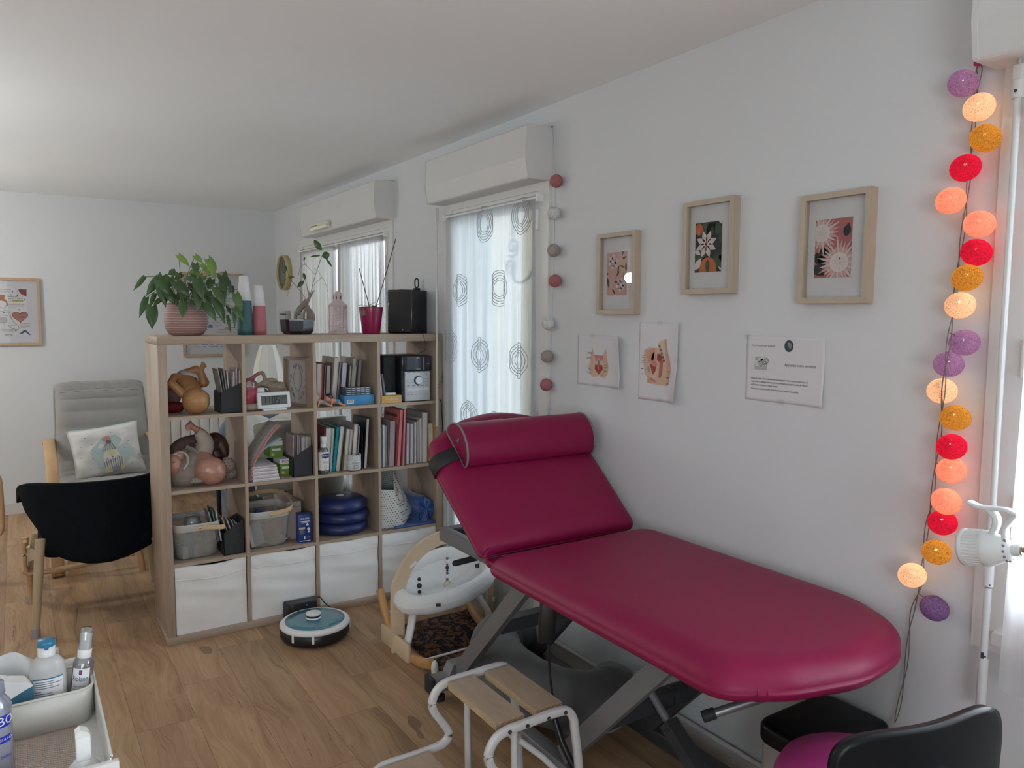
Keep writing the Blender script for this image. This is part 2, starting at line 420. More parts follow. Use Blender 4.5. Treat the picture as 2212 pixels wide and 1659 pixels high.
M_wframe = mat('window_pvc', (0.72, 0.715, 0.70), 0.4, var=0.01)
def make_window(n, Y0, Y1, Z0, Z1, sashes, sill=False, casing=0.05):
    r = thing('window_%d' % n, (0, (Y0+Y1)/2, Z0)); r['kind'] = 'structure'
    b = MB(M_wframe)
    c = casing
    b.box(-0.012,0.05,Y0-c,Y0+0.03,Z0-(c if sill else 0),Z1+c*.4); b.box(-0.012,0.05,Y1-0.03,Y1+c,Z0-(c if sill else 0),Z1+c*.4)
    b.box(-0.012,0.05,Y0+0.03,Y1-0.03,Z1-0.03,Z1+c*.4); b.box(-0.012,0.05,Y0+0.03,Y1-0.03,Z0-(c if sill else 0),Z0+0.035)
    part('window_frame', b, r)
    w = (Y1-Y0-0.06)/sashes
    for i in range(sashes):
        a0 = Y0+0.03+i*w; a1 = a0+w; s = MB(M_wframe); k = 0.065
        s.box(0.0,0.045,a0,a0+k,Z0+.035,Z1-.03); s.box(0.0,0.045,a1-k,a1,Z0+.035,Z1-.03)
        s.box(0.0,0.045,a0+k,a1-k,Z1-.03-k,Z1-.03); s.box(0.0,0.045,a0+k,a1-k,Z0+.035,Z0+.035+(k if sill else 0.30))
        so = part('window_sash', s, r)
        g = MB(M_glass); g.box(0.018,0.024,a0+k,a1-k,Z0+.035+(k if sill else 0.30),Z1-.03-k); part('window_pane', g, r)
        h = MB(M_white)
        for z in (Z0+0.30, (Z0+Z1)/2, Z1-0.16):
            yy = a0 if i == 0 else a1
            h.cyl((-0.018,yy,z-.045),(-0.018,yy,z+.045),0.009,n=10)
        part('window_hinge', h, r)
    if sill:
        q = MB(M_wframe); q.box(-0.03,0.0,Y0,Y1,Z0-.03,Z0); part('window_sill', q, r)
    return r
make_window(1, *W1, 1); make_window(2, *W2, 2); make_window(3, *W3, 2, sill=True, casing=0.055)
# crank-window handle of the right-hand window
b = MB(M_white); b.rbox(-0.045,-0.030,-3.115,-3.090,1.335,1.49,0.006); b.cyl((-0.03,-3.1,1.36),(0.0,-3.1,1.36),0.009); 
part('window_handle', b, bpy.data.objects['window_3'])

# shutter boxes
def shutter_box(Y0, Y1, label, vent=False):
    r = thing('roller_shutter_box', (0, (Y0+Y1)/2, 2.16), label, 'shutter box', 'roller shutter boxes above the windows')
    prof = [(0,2.163),(-0.115,2.163),(-0.121,2.168),(-0.136,2.25),(-0.128,2.385),(-0.122,2.392),(0,2.392)]
    b = MB(M_white2); b.prism([(x, Y0+.012, z) for x, z in prof], (0, Y1-Y0-.024, 0)); part('box_body', b, r)
    for y in (Y0, Y1-.012):
        c = MB(M_white2); c.prism([(x*1.02-(.002 if x else 0), y, z) for x, z in prof], (0, .012, 0)); part('end_cap', c, r)
    if vent:
        v = MB(mat('cream_vent',(0.72,0.68,0.52),0.5)); 
        v.rbox(-0.165,-0.128,1.42,1.80,2.195,2.225,0.01); v.box(-0.160,-0.130,1.44,1.78,2.18,2.197, mat('cream_vent_light',(0.85,0.83,0.70),0.5))
        for k in range(3): v.box(-0.1665,-0.163,1.62+k*.055,1.66+k*.055,2.203,2.208,M_black)
        part('air_vent', v, r)
    return r
M_white2 = mat('shutter_box_pvc', (0.66, 0.655, 0.64), 0.45, var=0.01)
shutter_box(-1.022, -0.047, 'white roller shutter box above the narrow glazed door behind the pink couch')
shutter_box(0.636, 2.10, 'white roller shutter box with a cream air vent, above the far window', vent=True)
shutter_box(-4.5, -2.855, 'white roller shutter box cut off by the top right corner of the photo')

# curtains
def curtain(name, x, Y0, Y1, z0, z1, m, label, waves, amp, rings=None, group=None, pin=0.0):
    r = thing(name, (x, (Y0+Y1)/2, z1), label, 'curtain', group)
    b = MB(m)
    def fn(u, v):
        y = Y0 + (Y1-Y0)*u; z = z1 + (z0-z1)*v
        a = amp*(0.25+0.75*min(1, v*3)); ph = waves*2*PI*u
        return (x + a*math.sin(ph + 0.6*math.sin(ph*0.37+v*1.5)) + a*0.5*math.sin(ph*2.3+1.0+v*2), y + pin*(v-0.3)*(0.5-u), z)
    b.grid(fn, int(waves*14)+20, 26, m)
    if rings:
        rm = MATS['curtain_embroidery']
        for (yy, zz, rr) in rings:
            for q in (1.0, 0.86, 0.72, 0.58, 0.46):
                u = (yy-Y0)/(Y1-Y0)
                pts = []
                for k in range(28):
                    a = 2*PI*k/28; py = yy+rr*q*math.cos(a); pz = zz+rr*q*1.12*math.sin(a)
                    uu = min(1, max(0, (py-Y0)/(Y1-Y0))); vv = min(1, max(0, (pz-z1)/(z0-z1))); pt = fn(uu, vv); pts.append((pt[0]-0.003, pt[1], pt[2]))
                b.tube(pts, 0.0016, 4, rm, closed=True)
    part('curtain_cloth', b, r)
    rod = MB(M_white); rod.cyl((x, Y0-.02, z1-.012), (x, Y1+.02, z1-.012), 0.006); 
    for y in (Y0-.02, Y1+.02): rod.rbox(x-.008, 0.0, y-.006, y+.006, z1-.03, z1+.005, .002)
    part('curtain_rod', rod, r)
    return r
mat('curtain_embroidery', (0.40, 0.42, 0.44), 0.9)
S1 = sheer('curtain_voile', (0.66, 0.69, 0.70), 0.33, 0.85, 0.4, 50)
S2 = sheer('curtain_grey_voile', (0.46, 0.46, 0.465), 0.33, 0.8, 1.3, 90)
S3 = sheer('curtain_white', (0.92, 0.92, 0.95), 0.40, 0.8, 0.1, 40)
rings = [(-0.27,1.70,.075),(-0.66,1.70,.078),(-0.15,1.40,.08),(-0.48,1.37,.08),(-0.83,1.36,.075),(-0.36,1.05,.07),(-0.62,1.01,.08),(-0.52,2.02,.08),(-0.85,2.03,.08),
         (-0.2,0.72,.075),(-0.5,0.70,.075),(-0.84,0.66,.075),(-0.3,0.38,.075),(-0.66,0.36,.075),(-0.86,0.33,.07),(-0.5,0.12,.07)]
curtain('voile_curtain', -0.040, -0.955, -0.115, 0.04, 2.105, S1, 'white voile curtain with embroidered rings on the glazed door behind the couch', 7, 0.012, rings)
curtain('voile_curtain', -0.035, 0.735, 1.545, 0.04, 2.09, S2, 'striped grey sheer curtain behind the black speaker, nearer half of the far window', 13, 0.012, None, 'striped grey sheer curtains of the far window')
curtain('voile_curtain', -0.035, 1.60, 2.41, 0.04, 2.09, S2, 'striped grey sheer curtain behind the bonsai, the half nearer the round clock', 13, 0.012, None, 'striped grey sheer curtains of the far window')
curtain('voile_curtain', -0.075, -4.40, -2.985, 0.69, 2.06, S3, 'plain white curtain with a stitched hem at the right edge of the photo', 9, 0.012, None, None, -0.04)

# outside, seen through the curtains
b = MB(mat('outside_paving',(0.55,0.55,0.54),0.9)); b.poly([(0.3,-12,-0.15),(14,-12,-0.15),(14,14,-0.15),(0.3,14,-0.15)]); 
single('courtyard_paving', b, (3,0,-0.15), 'pale paving outside the windows', 'paving')
r = thing('neighbouring_house', (6.0, 3.0, 0), 'beige rendered house wall with a grey tiled roof seen through the glazed door curtain', 'house')
b = MB(mat('house_render',(0.78,0.66,0.50),0.9)); b.box(2.6,5.2,1.2,5.5,-0.15,4.2); part('house_wall', b, r)
b = MB(mat('house_render_white',(0.80,0.80,0.78),0.9)); b.box(5.6,8.0,-3.0,5.0,-0.15,2.25); part('annex_wall', b, r)
b = MB(mat('roof_tiles',(0.36,0.35,0.37),0.8,var=0.25,scale=5)); b.prism([(5.5,-3.2,2.25),(8.2,-3.2,2.25),(6.9,-3.2,3.6)],(0,8.4,0)); part('tiled_roof', b, r)
# wrought iron scrolls outside the glazed door
b = MB(mat('grey_iron',(0.16,0.17,0.18),0.5))
def spiral(cy, cz, r0, turns, s=1, a0=0.0, x=0.20):
    return [(x, cy+s*(r0*(1-0.75*t/40))*math.cos(a0+turns*2*PI*t/40), cz+(r0*(1-0.75*t/40))*math.sin(a0+turns*2*PI*t/40)) for t in range(41)]
b.tube(spiral(-0.80,1.99,0.075,1.4,1,PI*0.9), 0.008, 6); b.tube(spiral(-0.40,1.93,0.055,1.4,-1,PI*1.3), 0.008, 6); b.tube(spiral(-0.38,1.82,0.05,1.4,-1,-PI*0.3), 0.008, 6)
b.tube(smooth_path([(0.2,-0.735,2.03),(0.2,-0.70,1.95),(0.2,-0.64,1.86),(0.2,-0.56,1.77),(0.2,-0.46,1.74),(0.2,-0.39,1.78)]), 0.008, 6)
b.tube([(0.2,-0.74,2.05),(0.2,-0.74,2.16)],0.008,6); b.tube([(0.2,-0.40,1.985),(0.2,-0.40,2.16)],0.008,6); b.tube([(0.2,-0.97,1.75),(0.2,-0.60,1.75)],0.006,6)
single('iron_scroll_grille', b, (0.2,-0.55,1.9), 'grey wrought iron scrollwork outside the top of the glazed door', 'grille')
# ================================================================== CUBE SHELF
SX = -1.471; ST = 1.465
def cx0(c): return SX + 0.038 + c*0.351
def rz0(r): return 0.038 + r*0.351
sh = thing('cube_shelf', (SX+0.7325, 0.195, 0), 'light oak cube shelf of sixteen open squares standing across the room', 'shelf')
b = MB(M_oakx); b.rbox(SX, SX+1.465, 0, 0.39, 1.427, 1.465, 0.0012, 1); part('top_board', b, sh)
b = MB(M_oakx); b.rbox(SX, SX+1.465, 0, 0.39, 0.0, 0.038, 0.0012, 1); part('bottom_board', b, sh)
for x in (SX, SX+1.427):
    b = MB(M_oak); b.rbox(x, x+.038, 0, .39, .0385, 1.4265, 0.0012, 1); part('side_panel', b, sh)
for c in (1, 2, 3):
    b = MB(M_oak); x = cx0(c)-.016; b.box(x, x+.016, 0.0, .39, .0385, 1.4265); part('divider', b, sh)
for r in (1, 2, 3):
    for c in range(4):
        b = MB(M_oakx); z = rz0(r)-.016; b.box(cx0(c)+.0003, cx0(c)+.3347, 0.001, .39, z, z+.016); part('shelf_board', b, sh)

# fabric bins in the bottom row
M_bin = mat('white_bin_fabric', (0.90, 0.895, 0.885), 0.75, var=0.03, scale=5, bump=0.08, bscale=60)
def fabric_bin(c, label, z_sag, seed):
    x0 = cx0(c)+.004; x1 = x0+.327; z0 = .0385; rnd = random.Random(seed)
    r = thing('fabric_bin', ((x0+x1)/2, .19, z0), label, 'storage box', 'white fabric bins in the bottom row of the shelf')
    ph = rnd.random()*6
    b = MB(M_bin)
    def front(u, v):
        x = x0+(x1-x0)*u; zt = .372 - z_sag*(1-(2*u-1)**2) + 0.004*math.sin(u*7+ph); z = z0+(zt-z0)*v
        y = 0.012 - 0.010*math.sin(PI*u)*math.sin(PI*v) + 0.0035*math.sin(u*6+v*9+ph)*v*(1-v)*4 + 0.002*math.sin(v*25+ph+u*3)*math.exp(-((v-.55)*4)**2)
        return (x, y, z)
    b.grid(front, 30, 34)
    b.box(x0, x1, .375, .38, z0, .36); b.box(x0, x0+.004, .014, .376, z0, .364); b.box(x1-.004, x1, .014, .376, z0, .364); b.box(x0, x1, .013, .38, z0, z0+.004)
    part('bin_body', b, r)
    h = MB(M_bin)
    def hem(u, v):
        p = front(u, .80+.20*v); return (p[0], p[1]-.0035-.003*math.sin(PI*v) - .0012*math.sin(u*18+ph+v*5)*math.sin(PI*v), p[2])
    h.grid(hem, 40, 8); h.tube([hem(i/30, 0.02) for i in range(31)], .0016, 5); h.tube([(hem(i/30, 1)[0], .010, hem(i/30, 1)[2]) for i in range(31)], .003, 6)
    part('folded_hem', h, r)
    return r
fabric_bin(0, 'white fabric bin in the bottom row, leftmost column, its hem sagging', .010, 1)
fabric_bin(1, 'white fabric bin in the bottom row behind the robot vacuum dock', .008, 2)
fabric_bin(2, 'white fabric bin in the bottom row between the vacuum and the wooden arch', .003, 3)
fabric_bin(3, 'white fabric bin in the bottom row, partly hidden by the wooden arch', .003, 4)

# ================================================================== TREATMENT COUCH
M_pink = None
def vinyl(name, col):
    m, t, p = base_mat(name); o = t.obj()
    p.inputs['Base Color'].default_value = (*col, 1); p.inputs['Roughness'].default_value = 0.43; p.inputs['Specular IOR Level'].default_value = 0.26
    
    v = t.new('TexVoronoi'); v.inputs['Scale'].default_value = 420; t.link(o, v.inputs['Vector'])
    t.link(t.bump(v.outputs['Distance'], 0.12, 0.0008), p.inputs['Normal']); return m
M_pink = vinyl('raspberry_vinyl', (0.225, 0.007, 0.052))
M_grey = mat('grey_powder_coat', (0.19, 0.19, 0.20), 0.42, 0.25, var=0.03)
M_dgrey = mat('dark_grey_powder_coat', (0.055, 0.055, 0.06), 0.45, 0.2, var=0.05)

def pad(b, outline, z0, z1, r, crown=0.0, seg=6, fn=None, m=None, rt=None):
    """upholstered slab: outline (ccw, 2D) with fully rounded rims; fn maps (x,y,z) to space"""
    n = len(outline); P = [Vector((x, y)) for x, y in outline]; cen = sum(P, Vector((0, 0)))/n
    nr = []
    for i in range(n):
        t = (P[(i+1) % n]-P[i-1]).normalized(); nr.append(Vector((t.y, -t.x)))
    xs = [p.x for p in P]; ys = [p.y for p in P]; cx_ = (min(xs)+max(xs))/2; cy_ = (min(ys)+max(ys))/2; hx = (max(xs)-min(xs))/2; hy = (max(ys)-min(ys))/2
    rings = []
    for k in range(seg+1):
        a = PI/2*k/seg; rings.append((r*(1-math.sin(a)), z0+r*(1-math.cos(a)), 1.0))
    for k in range(seg+1):
        a = PI/2*k/seg; rings.append(((rt or r)*(1-math.cos(a)), z1-(r if rt is None else z1-z0-r)*(1-math.sin(a)), 1.0))
    for s in (0.92, 0.8, 0.6, 0.35, 0.12): rings.append((rt or r, z1+crown*(1-s*s), s))
    v = []; f = []
    for (ins, z, s) in rings:
        for i in range(n):
            q = P[i]-nr[i]*ins if rt is None else Vector((cx_+(P[i].x-cx_)*(1-ins/hx), cy_+(P[i].y-cy_)*(1-ins/hy)))
            q = cen+(q-cen)*s; p = (q.x, q.y, z)
            v.append(fn(*p) if fn else p)
    m_ = len(rings)
    for k in range(m_-1):
        for i in range(n): f.append((k*n+i, k*n+(i+1) % n, (k+1)*n+(i+1) % n, (k+1)*n+i))
    f.append(tuple(range(n-1, -1, -1))); f.append(tuple((m_-1)*n+i for i in range(n)))
    b.add(v, f, m, True); return b
def rounded_outline(segs):
    """polyline through (x, y, corner radius) points, ccw, with arcs at the corners and subdivided straights"""
    out = []; N = len(segs)
    for i in range(N):
        x, y, r = segs[i]; p = Vector((x, y)); a = Vector(segs[i-1][:2]); c = Vector(segs[(i+1) % N][:2])
        d1 = (a-p).normalized(); d2 = (c-p).normalized()
        if r <= 0: out.append(tuple(p)); continue
        ang = d1.angle(d2); k = r/math.tan(ang/2); k = min(k, (a-p).length*.49, (c-p).length*.49)
        s = p+d1*k; e = p+d2*k
        for j in range(11):
            t = j/10; q = s*(1-t)**2+p*2*t*(1-t)+e*t*t; out.append(tuple(q))
    res = []
    for i in range(len(out)):
        a = Vector(out[i]); c = Vector(out[(i+1) % len(out)]); L = (c-a).length; k = max(1, int(L/.05))
        for j in range(k): res.append(tuple(a+(c-a)*j/k))
    return res
couch = thing('treatment_couch', (-0.38, -2.0, 0), 'raspberry pink treatment couch with raised backrest on a grey scissor frame', 'treatment couch')
seat_out = rounded_outline([(-.735,-1.70,.03),(-.738,-2.695,.10),(-.60,-2.785,.25),(-.40,-2.838,.3),(-.22,-2.815,.2),(-.09,-2.74,.2),(-.025,-2.60,.2),(-.025,-1.70,.06)])
b = MB(M_pink); pad(b, seat_out, .704, .792, .030, .003, seg=9, rt=.085)
so = part('seat_cushion', b, couch)
fb = MB(M_pink)   # gathered folds of vinyl
for k in range(4): fb.tube(smooth_path([(-.665+.02*k,-2.738-.010*k,.722),(-.665+.02*k,-2.746-.010*k,.736),(-.660+.021*k,-2.738-.010*k,.752)],4), [.0006,.0012,.0018,.002,.002,.0018,.0014,.0008,.0004][:9], 5)
part('gathered_fold', fb, so)
TH = math.radians(38.6); CT, SN = math.cos(TH), math.sin(TH)
HY, HZ = -1.665, 0.785
def BK(x, v, n): return (x, HY+v*CT-n*SN, HZ+v*SN+n*CT)
back_out = rounded_outline([(-.725,.0,.03),(-.03,.0,.03),(-.02,.42,.2),(-.05,.52,.08),(-.20,.62,.4),(-.38,.662,.5),(-.56,.62,.4),(-.715,.525,.08),(-.742,.42,.2)])
b = MB(M_pink); pad(b, back_out, -.074, 0.002, .030, .003, seg=9, rt=.06, fn=lambda x, y, z: BK(x, y, z))
bo = part('backrest_cushion', b, couch)
b = MB(M_pink)
plug = [(-.345+.075*math.cos(2*PI*i/32), .535+.062*math.sin(2*PI*i/32)) for i in range(32)]
pad(b, plug, -.02, .009, .008, .002, fn=lambda x, y, z: BK(x, y, z)); part('face_plug', b, bo)
b = MB(M_dgrey); b.tube([BK(-.345+.077*math.cos(2*PI*i/32), .535+.064*math.sin(2*PI*i/32), .0022) for i in range(32)], .0012, 4, closed=True); part('plug_seam', b, bo)
b = MB(M_pink); pad(b, rounded_outline([(-.70,-1.70,.02),(-.06,-1.70,.02),(-.06,-1.62,.02),(-.70,-1.62,.02)]), .712, .742, .012); 
b.tube(smooth_path([(-.722,-1.685,.74),(-.728,-1.672,.762),(-.715,-1.664,.778),(-.70,-1.662,.782)],4), .004, 6); part('hinge_gusset', b, couch)
# frame under the cushions
b = MB(M_grey)
def beam(b, p0, p1, w, h, m=None, up=(0, 0, 1)):
    p0 = Vector(p0); p1 = Vector(p1); d = (p1-p0).normalized(); upv = Vector(up); s = d.cross(upv).normalized(); u = s.cross(d)
    v = []
    for p in (p0, p1):
        for a, c in ((-1,-1),(1,-1),(1,1),(-1,1)): v.append(tuple(p+s*a*w/2+u*c*h/2))
    b.add(v, [(0,3,2,1),(4,5,6,7),(0,1,5,4),(1,2,6,5),(2,3,7,6),(3,0,4,7)], m)
    return b
b.rbox(-.605,-.565,-2.66,-1.105,.660,.713,.004); b.rbox(-.165,-.125,-2.66,-1.105,.660,.713,.004)
b.rbox(-.565,-.165,-1.15,-1.105,.660,.713,.004); b.rbox(-.565,-.165,-2.66,-2.61,.660,.713,.004); b.rbox(-.565,-.165,-1.75,-1.70,.660,.713,.004)
part('top_frame', b, couch)
b = MB(mat('couch_shelf_board', (0.03,0.02,0.02), .6)); b.box(-.562,-.168,-1.70,-1.155,.668,.676); part('frame_tray', b, couch)
b = MB(M_blackm); b.rbox(-.50,-.44,-1.135,-1.12,.713,.717,.0015); part('rubber_bumper', b, couch)
b = MB(M_blackm); b.cyl((-.665,-1.35,.642),(-.50,-1.36,.655),.0115,n=14); b.ball((-.665,-1.35,.642),.0115,n=12); part('release_lever', b, couch)
for x in (-.545, -.165):
    for (y0, z0, y1, z1) in ((-1.155,.10,-1.70,.68), (-1.885,.12,-2.40,.68)):
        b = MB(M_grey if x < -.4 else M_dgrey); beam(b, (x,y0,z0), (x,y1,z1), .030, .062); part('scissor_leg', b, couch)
b = MB(M_dgrey); beam(b, (-.53,-1.44,.40), (-.18,-1.44,.40), .05, .05); part('cross_bar', b, couch, 'black cross bar')
b = MB(M_dgrey); beam(b, (-.53,-2.05,.31), (-.18,-2.05,.31), .05, .05); b.cyl((-.24,-2.05,.31),(-.17,-2.05,.31),.034); part('cross_bar', b, couch)
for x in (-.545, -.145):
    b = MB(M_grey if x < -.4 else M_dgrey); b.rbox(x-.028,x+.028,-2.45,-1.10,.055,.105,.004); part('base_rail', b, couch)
b = MB(M_grey); b.rbox(-.655,-.10,-1.165,-1.105,.045,.105,.004); b.add([(-.59,-1.165,.105),(-.50,-1.165,.105),(-.50,-1.105,.105),(-.59,-1.105,.105),(-.57,-1.165,.145),(-.50,-1.165,.145),(-.50,-1.105,.145),(-.57,-1.105,.145)],[(0,1,5,4),(1,2,6,5),(2,3,7,6),(3,0,4,7),(4,5,6,7)]); part('base_end', b, couch)
b = MB(M_blackm); b.rbox(-.672,-.655,-1.17,-1.10,.040,.110,.004); part('end_plug', b, couch)
b = MB(M_grey); b.rbox(-.655,-.10,-2.47,-2.41,.045,.105,.004); part('base_end', b, couch)
for x in (-.62, -.14):
    for y in (-1.135, -2.44):
        b = MB(M_blackm); b.cyl((x,y,0),(x,y,.022),.022); b.cyl((x,y,.02),(x,y,.048),.008); part('levelling_foot', b, couch)
b = MB(M_blackm); b.cyl((-.575,-1.98,.03),(-.535,-1.98,.03),.03); part('transport_wheel', b, couch)
# lifting motor
b = MB(M_grey); b.cyl((-.36,-2.055,.40),(-.35,-2.165,.30),.013,n=18); b.cyl((-.362,-2.03,.415),(-.361,-2.05,.402),.019,n=18); part('motor_rod', b, couch)
b = MB(M_dgrey); beam(b, (-.35,-2.16,.305), (-.33,-2.42,.09), .048, .040); b.cyl((-.377,-2.18,.295),(-.374,-2.18,.295),.007); part('motor_housing', b, couch)
# loose tube at the foot end (roll holder)
b = MB(mat('brushed_tube',(0.36,0.37,0.39),.35,.8)); b.tube(smooth_path([(-.505,-2.475,.520),(-.36,-2.56,.572),(-.225,-2.65,.622),(-.19,-2.672,.642),(-.17,-2.665,.672),(-.165,-2.64,.690)],5), .0125, 14); bp = part('roll_holder_bar', b, couch)
b = MB(M_blackm); b.cyl((-.528,-2.462,.512),(-.50,-2.478,.522),.0155,n=18); part('end_cap', b, bp)
b = MB(mat('couch_underbox',(0.20,0.185,0.185),.6)); b.add([(-.62,-2.63,.715),(-.43,-2.74,.715),(-.30,-2.70,.715),(-.40,-2.60,.715),(-.60,-2.64,.700),(-.445,-2.715,.665),(-.32,-2.69,.69),(-.42,-2.61,.70)],[(0,1,5,4),(1,2,6,5),(2,3,7,6),(3,0,4,7),(4,5,6,7)]); part('bracket_plate', b, couch)

# bolster
bol = thing('bolster_pillow', BK(-.36,.42,0), 'half-round raspberry bolster with grey piping strapped across the raised backrest', 'pillow')
prof = smooth_path([(.355,.006),(.352,.022),(.362,.048),(.395,.080),(.44,.097),(.485,.094),(.520,.072),(.538,.040),(.538,.014),(.530,.006)], 4)
def bprof(k=1.0): return [(.445+(p[0]-.445)*k, .05+(p[1]-.05)*k) for p in prof]
XL, XR = -.645, -.045
b = MB(M_pink); ks = [(XL,1.0),(XL+.01,1.01)]+[(XL+.02+(XR-.04-XL)*i/12,1.0+.02*math.sin(PI*i/12)) for i in range(13)]+[(XR-.01,1.0),(XR,.96)]
n = len(prof); v = []
for x, k in ks: v += [BK(x, a, c) for a, c in bprof(k)]
b.add(v, [(i*n+j, i*n+(j+1) % n, (i+1)*n+(j+1) % n, (i+1)*n+j) for i in range(len(ks)-1) for j in range(n)], None, True)
b.add([BK(XL, *p) for p in prof], [tuple(range(n))]); b.add([BK(XR, *p) for p in bprof(.96)], [tuple(range(n))])
part('pillow_body', b, bol)
b = MB(mat('grey_piping',(0.17,0.17,0.18),.6)); b.tube([BK(XL, *p) for p in prof], .0042, 8, closed=True); b.tube([BK(XR-.006, *p) for p in bprof(.995)], .004, 8, closed=True); part('piping', b, bol)
b = MB(M_grey); b.tube([BK(XL-.003,.452+.006*math.cos(a),.050+.009*math.sin(a)) for a in [i*PI/6 for i in range(12)]], .0014, 5, closed=True); b.cyl(BK(XL-.001,.452,.050),BK(XL-.004,.452,.050),.0035,n=10); part('vent_eyelet', b, bol)
b = MB(M_blackm)
def strap(u, v):
    # wraps from under the bolster over the couch edge and beneath it
    pts = [(-.60,.008),(-.70,.004),(-.736,-.006),(-.748,-.036),(-.738,-.066),(-.70,-.077),(-.40,-.078),(-.10,-.078),(-.03,-.07),(-.012,-.036),(-.025,.002),(-.06,.008)]
    s = u*(len(pts)-1); i = min(int(s), len(pts)-2); t = s-i; p = [pts[i][k]*(1-t)+pts[i+1][k]*t for k in (0, 1)]
    return BK(p[0], .385+.062*v+(p[0]+.7)*.25*(1 if p[0] > -.76 and p[1] > -.07 and p[0] < -.5 else 0), p[1])
b.grid(strap, 60, 3); part('elastic_strap', b, bol, 'black elastic strap', solid=.003)

# hand control hanging from the couch edge
hc = thing('hand_control', (-.60,-1.86,.52), 'black wired hand control hanging from the edge of the pink couch', 'remote control')
b = MB(M_black); b.M = Matrix.Translation((-.600,-1.855,.590)) @ Matrix.Rotation(math.radians(-26),4,'Z') @ Matrix.Rotation(math.radians(3),4,'Y')
b.rbox(-.028,.028,-.013,.013,-.085,.085,.008); part('control_body', b, hc)
b = MB(M_steel); b.tube(smooth_path([(-.625,-1.875,.665),(-.615,-1.885,.645),(-.590,-1.885,.640),(-.575,-1.875,.65),(-.56,-1.86,.672)],6), .0022, 6); part('hook', b, hc)
b = MB(M_black); b.tube(smooth_path([(-.597,-1.858,.508),(-.595,-1.865,.40),(-.59,-1.89,.28),(-.585,-1.93,.18),(-.575,-1.98,.115),(-.545,-2.04,.108),(-.52,-2.1,.106)],8), .0042, 8)
b.tube(smooth_path([(-.592,-1.89,.26),(-.587,-1.93,.19),(-.575,-1.98,.13),(-.56,-2.0,.112)],6), .011, 10); part('cable', b, hc)

# U-shaped support pillow
up = MB(mat('charcoal_jersey',(0.085,0.085,0.088),.85,var=.05,sheen=.3,bump=.1,bscale=90))
spine = smooth_path([(-.115,-1.10,.165),(-.22,-1.04,.155),(-.33,-1.10,.15),(-.40,-1.26,.15),(-.415,-1.45,.15),(-.375,-1.62,.15),(-.28,-1.72,.155),(-.18,-1.70,.165),(-.13,-1.58,.175)], 5)
N_ = len(spine); rr = [.112*min(1, ((min(i, N_-1-i)+.6)/7))**.5*(1+.02*math.sin(i*1.7)) for i in range(N_)]
up.tube(spine, rr, 26); 
single('u_shaped_pillow', up, (-.27,-1.35,0.0), 'charcoal U-shaped support pillow lying on the floor under the pink couch', 'pillow')

# ================================================================== STEP STOOL
M_ply = wood('birch_ply_top', (0.48,0.365,0.265), (0.34,0.25,0.175), 'Y', .45, 9, 5)
M_plye = mat('plywood_edge', (0.36,0.25,0.15), .6, var=.25, scale=3)
stool = thing('step_stool', (-.90,-1.92,0), 'two-step stool with plywood treads and white tube frame beside the pink couch', 'step stool')
def tread(x0, x1, y0, y1, z):
    b = MB(M_plye)
    for k in range(9):
        zz = z-.022+k*.0024; b.box(x0+.0006*(k%2), x1-.0006*(k%2), y0, y1, zz, zz+.0024, M_plye if k % 2 else wood('ply_edge_light',(0.62,0.47,0.30),(0.52,0.38,0.24),'Y'))
    b.box(x0, x1, y0, y1, z-.0006, z, M_ply); part('tread', b, stool)
tread(-.918,-.823,-2.055,-1.765,.418); tread(-.782,-.687,-2.055,-1.765,.418); tread(-1.16,-.985,-2.075,-1.765,.212)
M_tube = mat('stool_tube', (0.62,0.61,0.60), .3, .0, var=.01, coat=.3)
for y, dy in ((-2.085, 1), (-1.742, -1)):
    path = smooth_path([(-.63,y,.014),(-.645,y,.22),(-.662,y,.34),(-.668,y,.375),(-.690,y,.405),(-.735,y,.412),(-.82,y,.410),(-.90,y,.408),(-.940,y,.395),(-.962,y,.36),(-.957,y,.325),(-.925,y,.275),(-.905,y,.24),(-.912,y,.215),(-.945,y,.203),(-1.02,y,.200),(-1.12,y,.200),(-1.16,y,.185),(-1.178,y,.15),(-1.19,y,.08),(-1.20,y,.014)], 5)
    b = MB(M_tube); b.tube(path, .0125, 12, flat=(.0125,.0105,(0,0,1))); part('side_tube', b, stool)
    b = MB(M_black)
    for x in (-.90,-.84,-.765,-.705): b.cyl((x,y-.014*dy,.408),(x,y-.010*dy,.408),.0055,n=12); b.cyl((x,y-.0145*dy,.408),(x,y-.012*dy,.408),.0028,n=8,m=M_steel)
    part('bolt_row', b, stool)
    for x in (-.63,-1.20): b = MB(M_blackm); b.cyl((x,y,0),(x,y,.02),.016); part('rubber_foot', b, stool)
for y in (-2.05, -1.775):
    b = MB(M_tube); b.tube([(-.855,y,.397),(-.85,y,.014)], .0105, 10); b.rbox(-.862,-.838,y-.012,y+.012,0,.014,.004,m=M_blackm); part('upright_tube', b, stool)
b = MB(M_tube); b.tube([(-.84,-2.05,.345),(-.76,-2.055,.27),(-.665,-2.07,.16)], .0095, 10); b.tube([(-.84,-1.775,.345),(-.76,-1.775,.27),(-.65,-1.76,.16)], .0095, 10); b.tube([(-.85,-2.05,.35),(-.85,-1.775,.35)], .009, 10); part('brace_tube', b, stool)

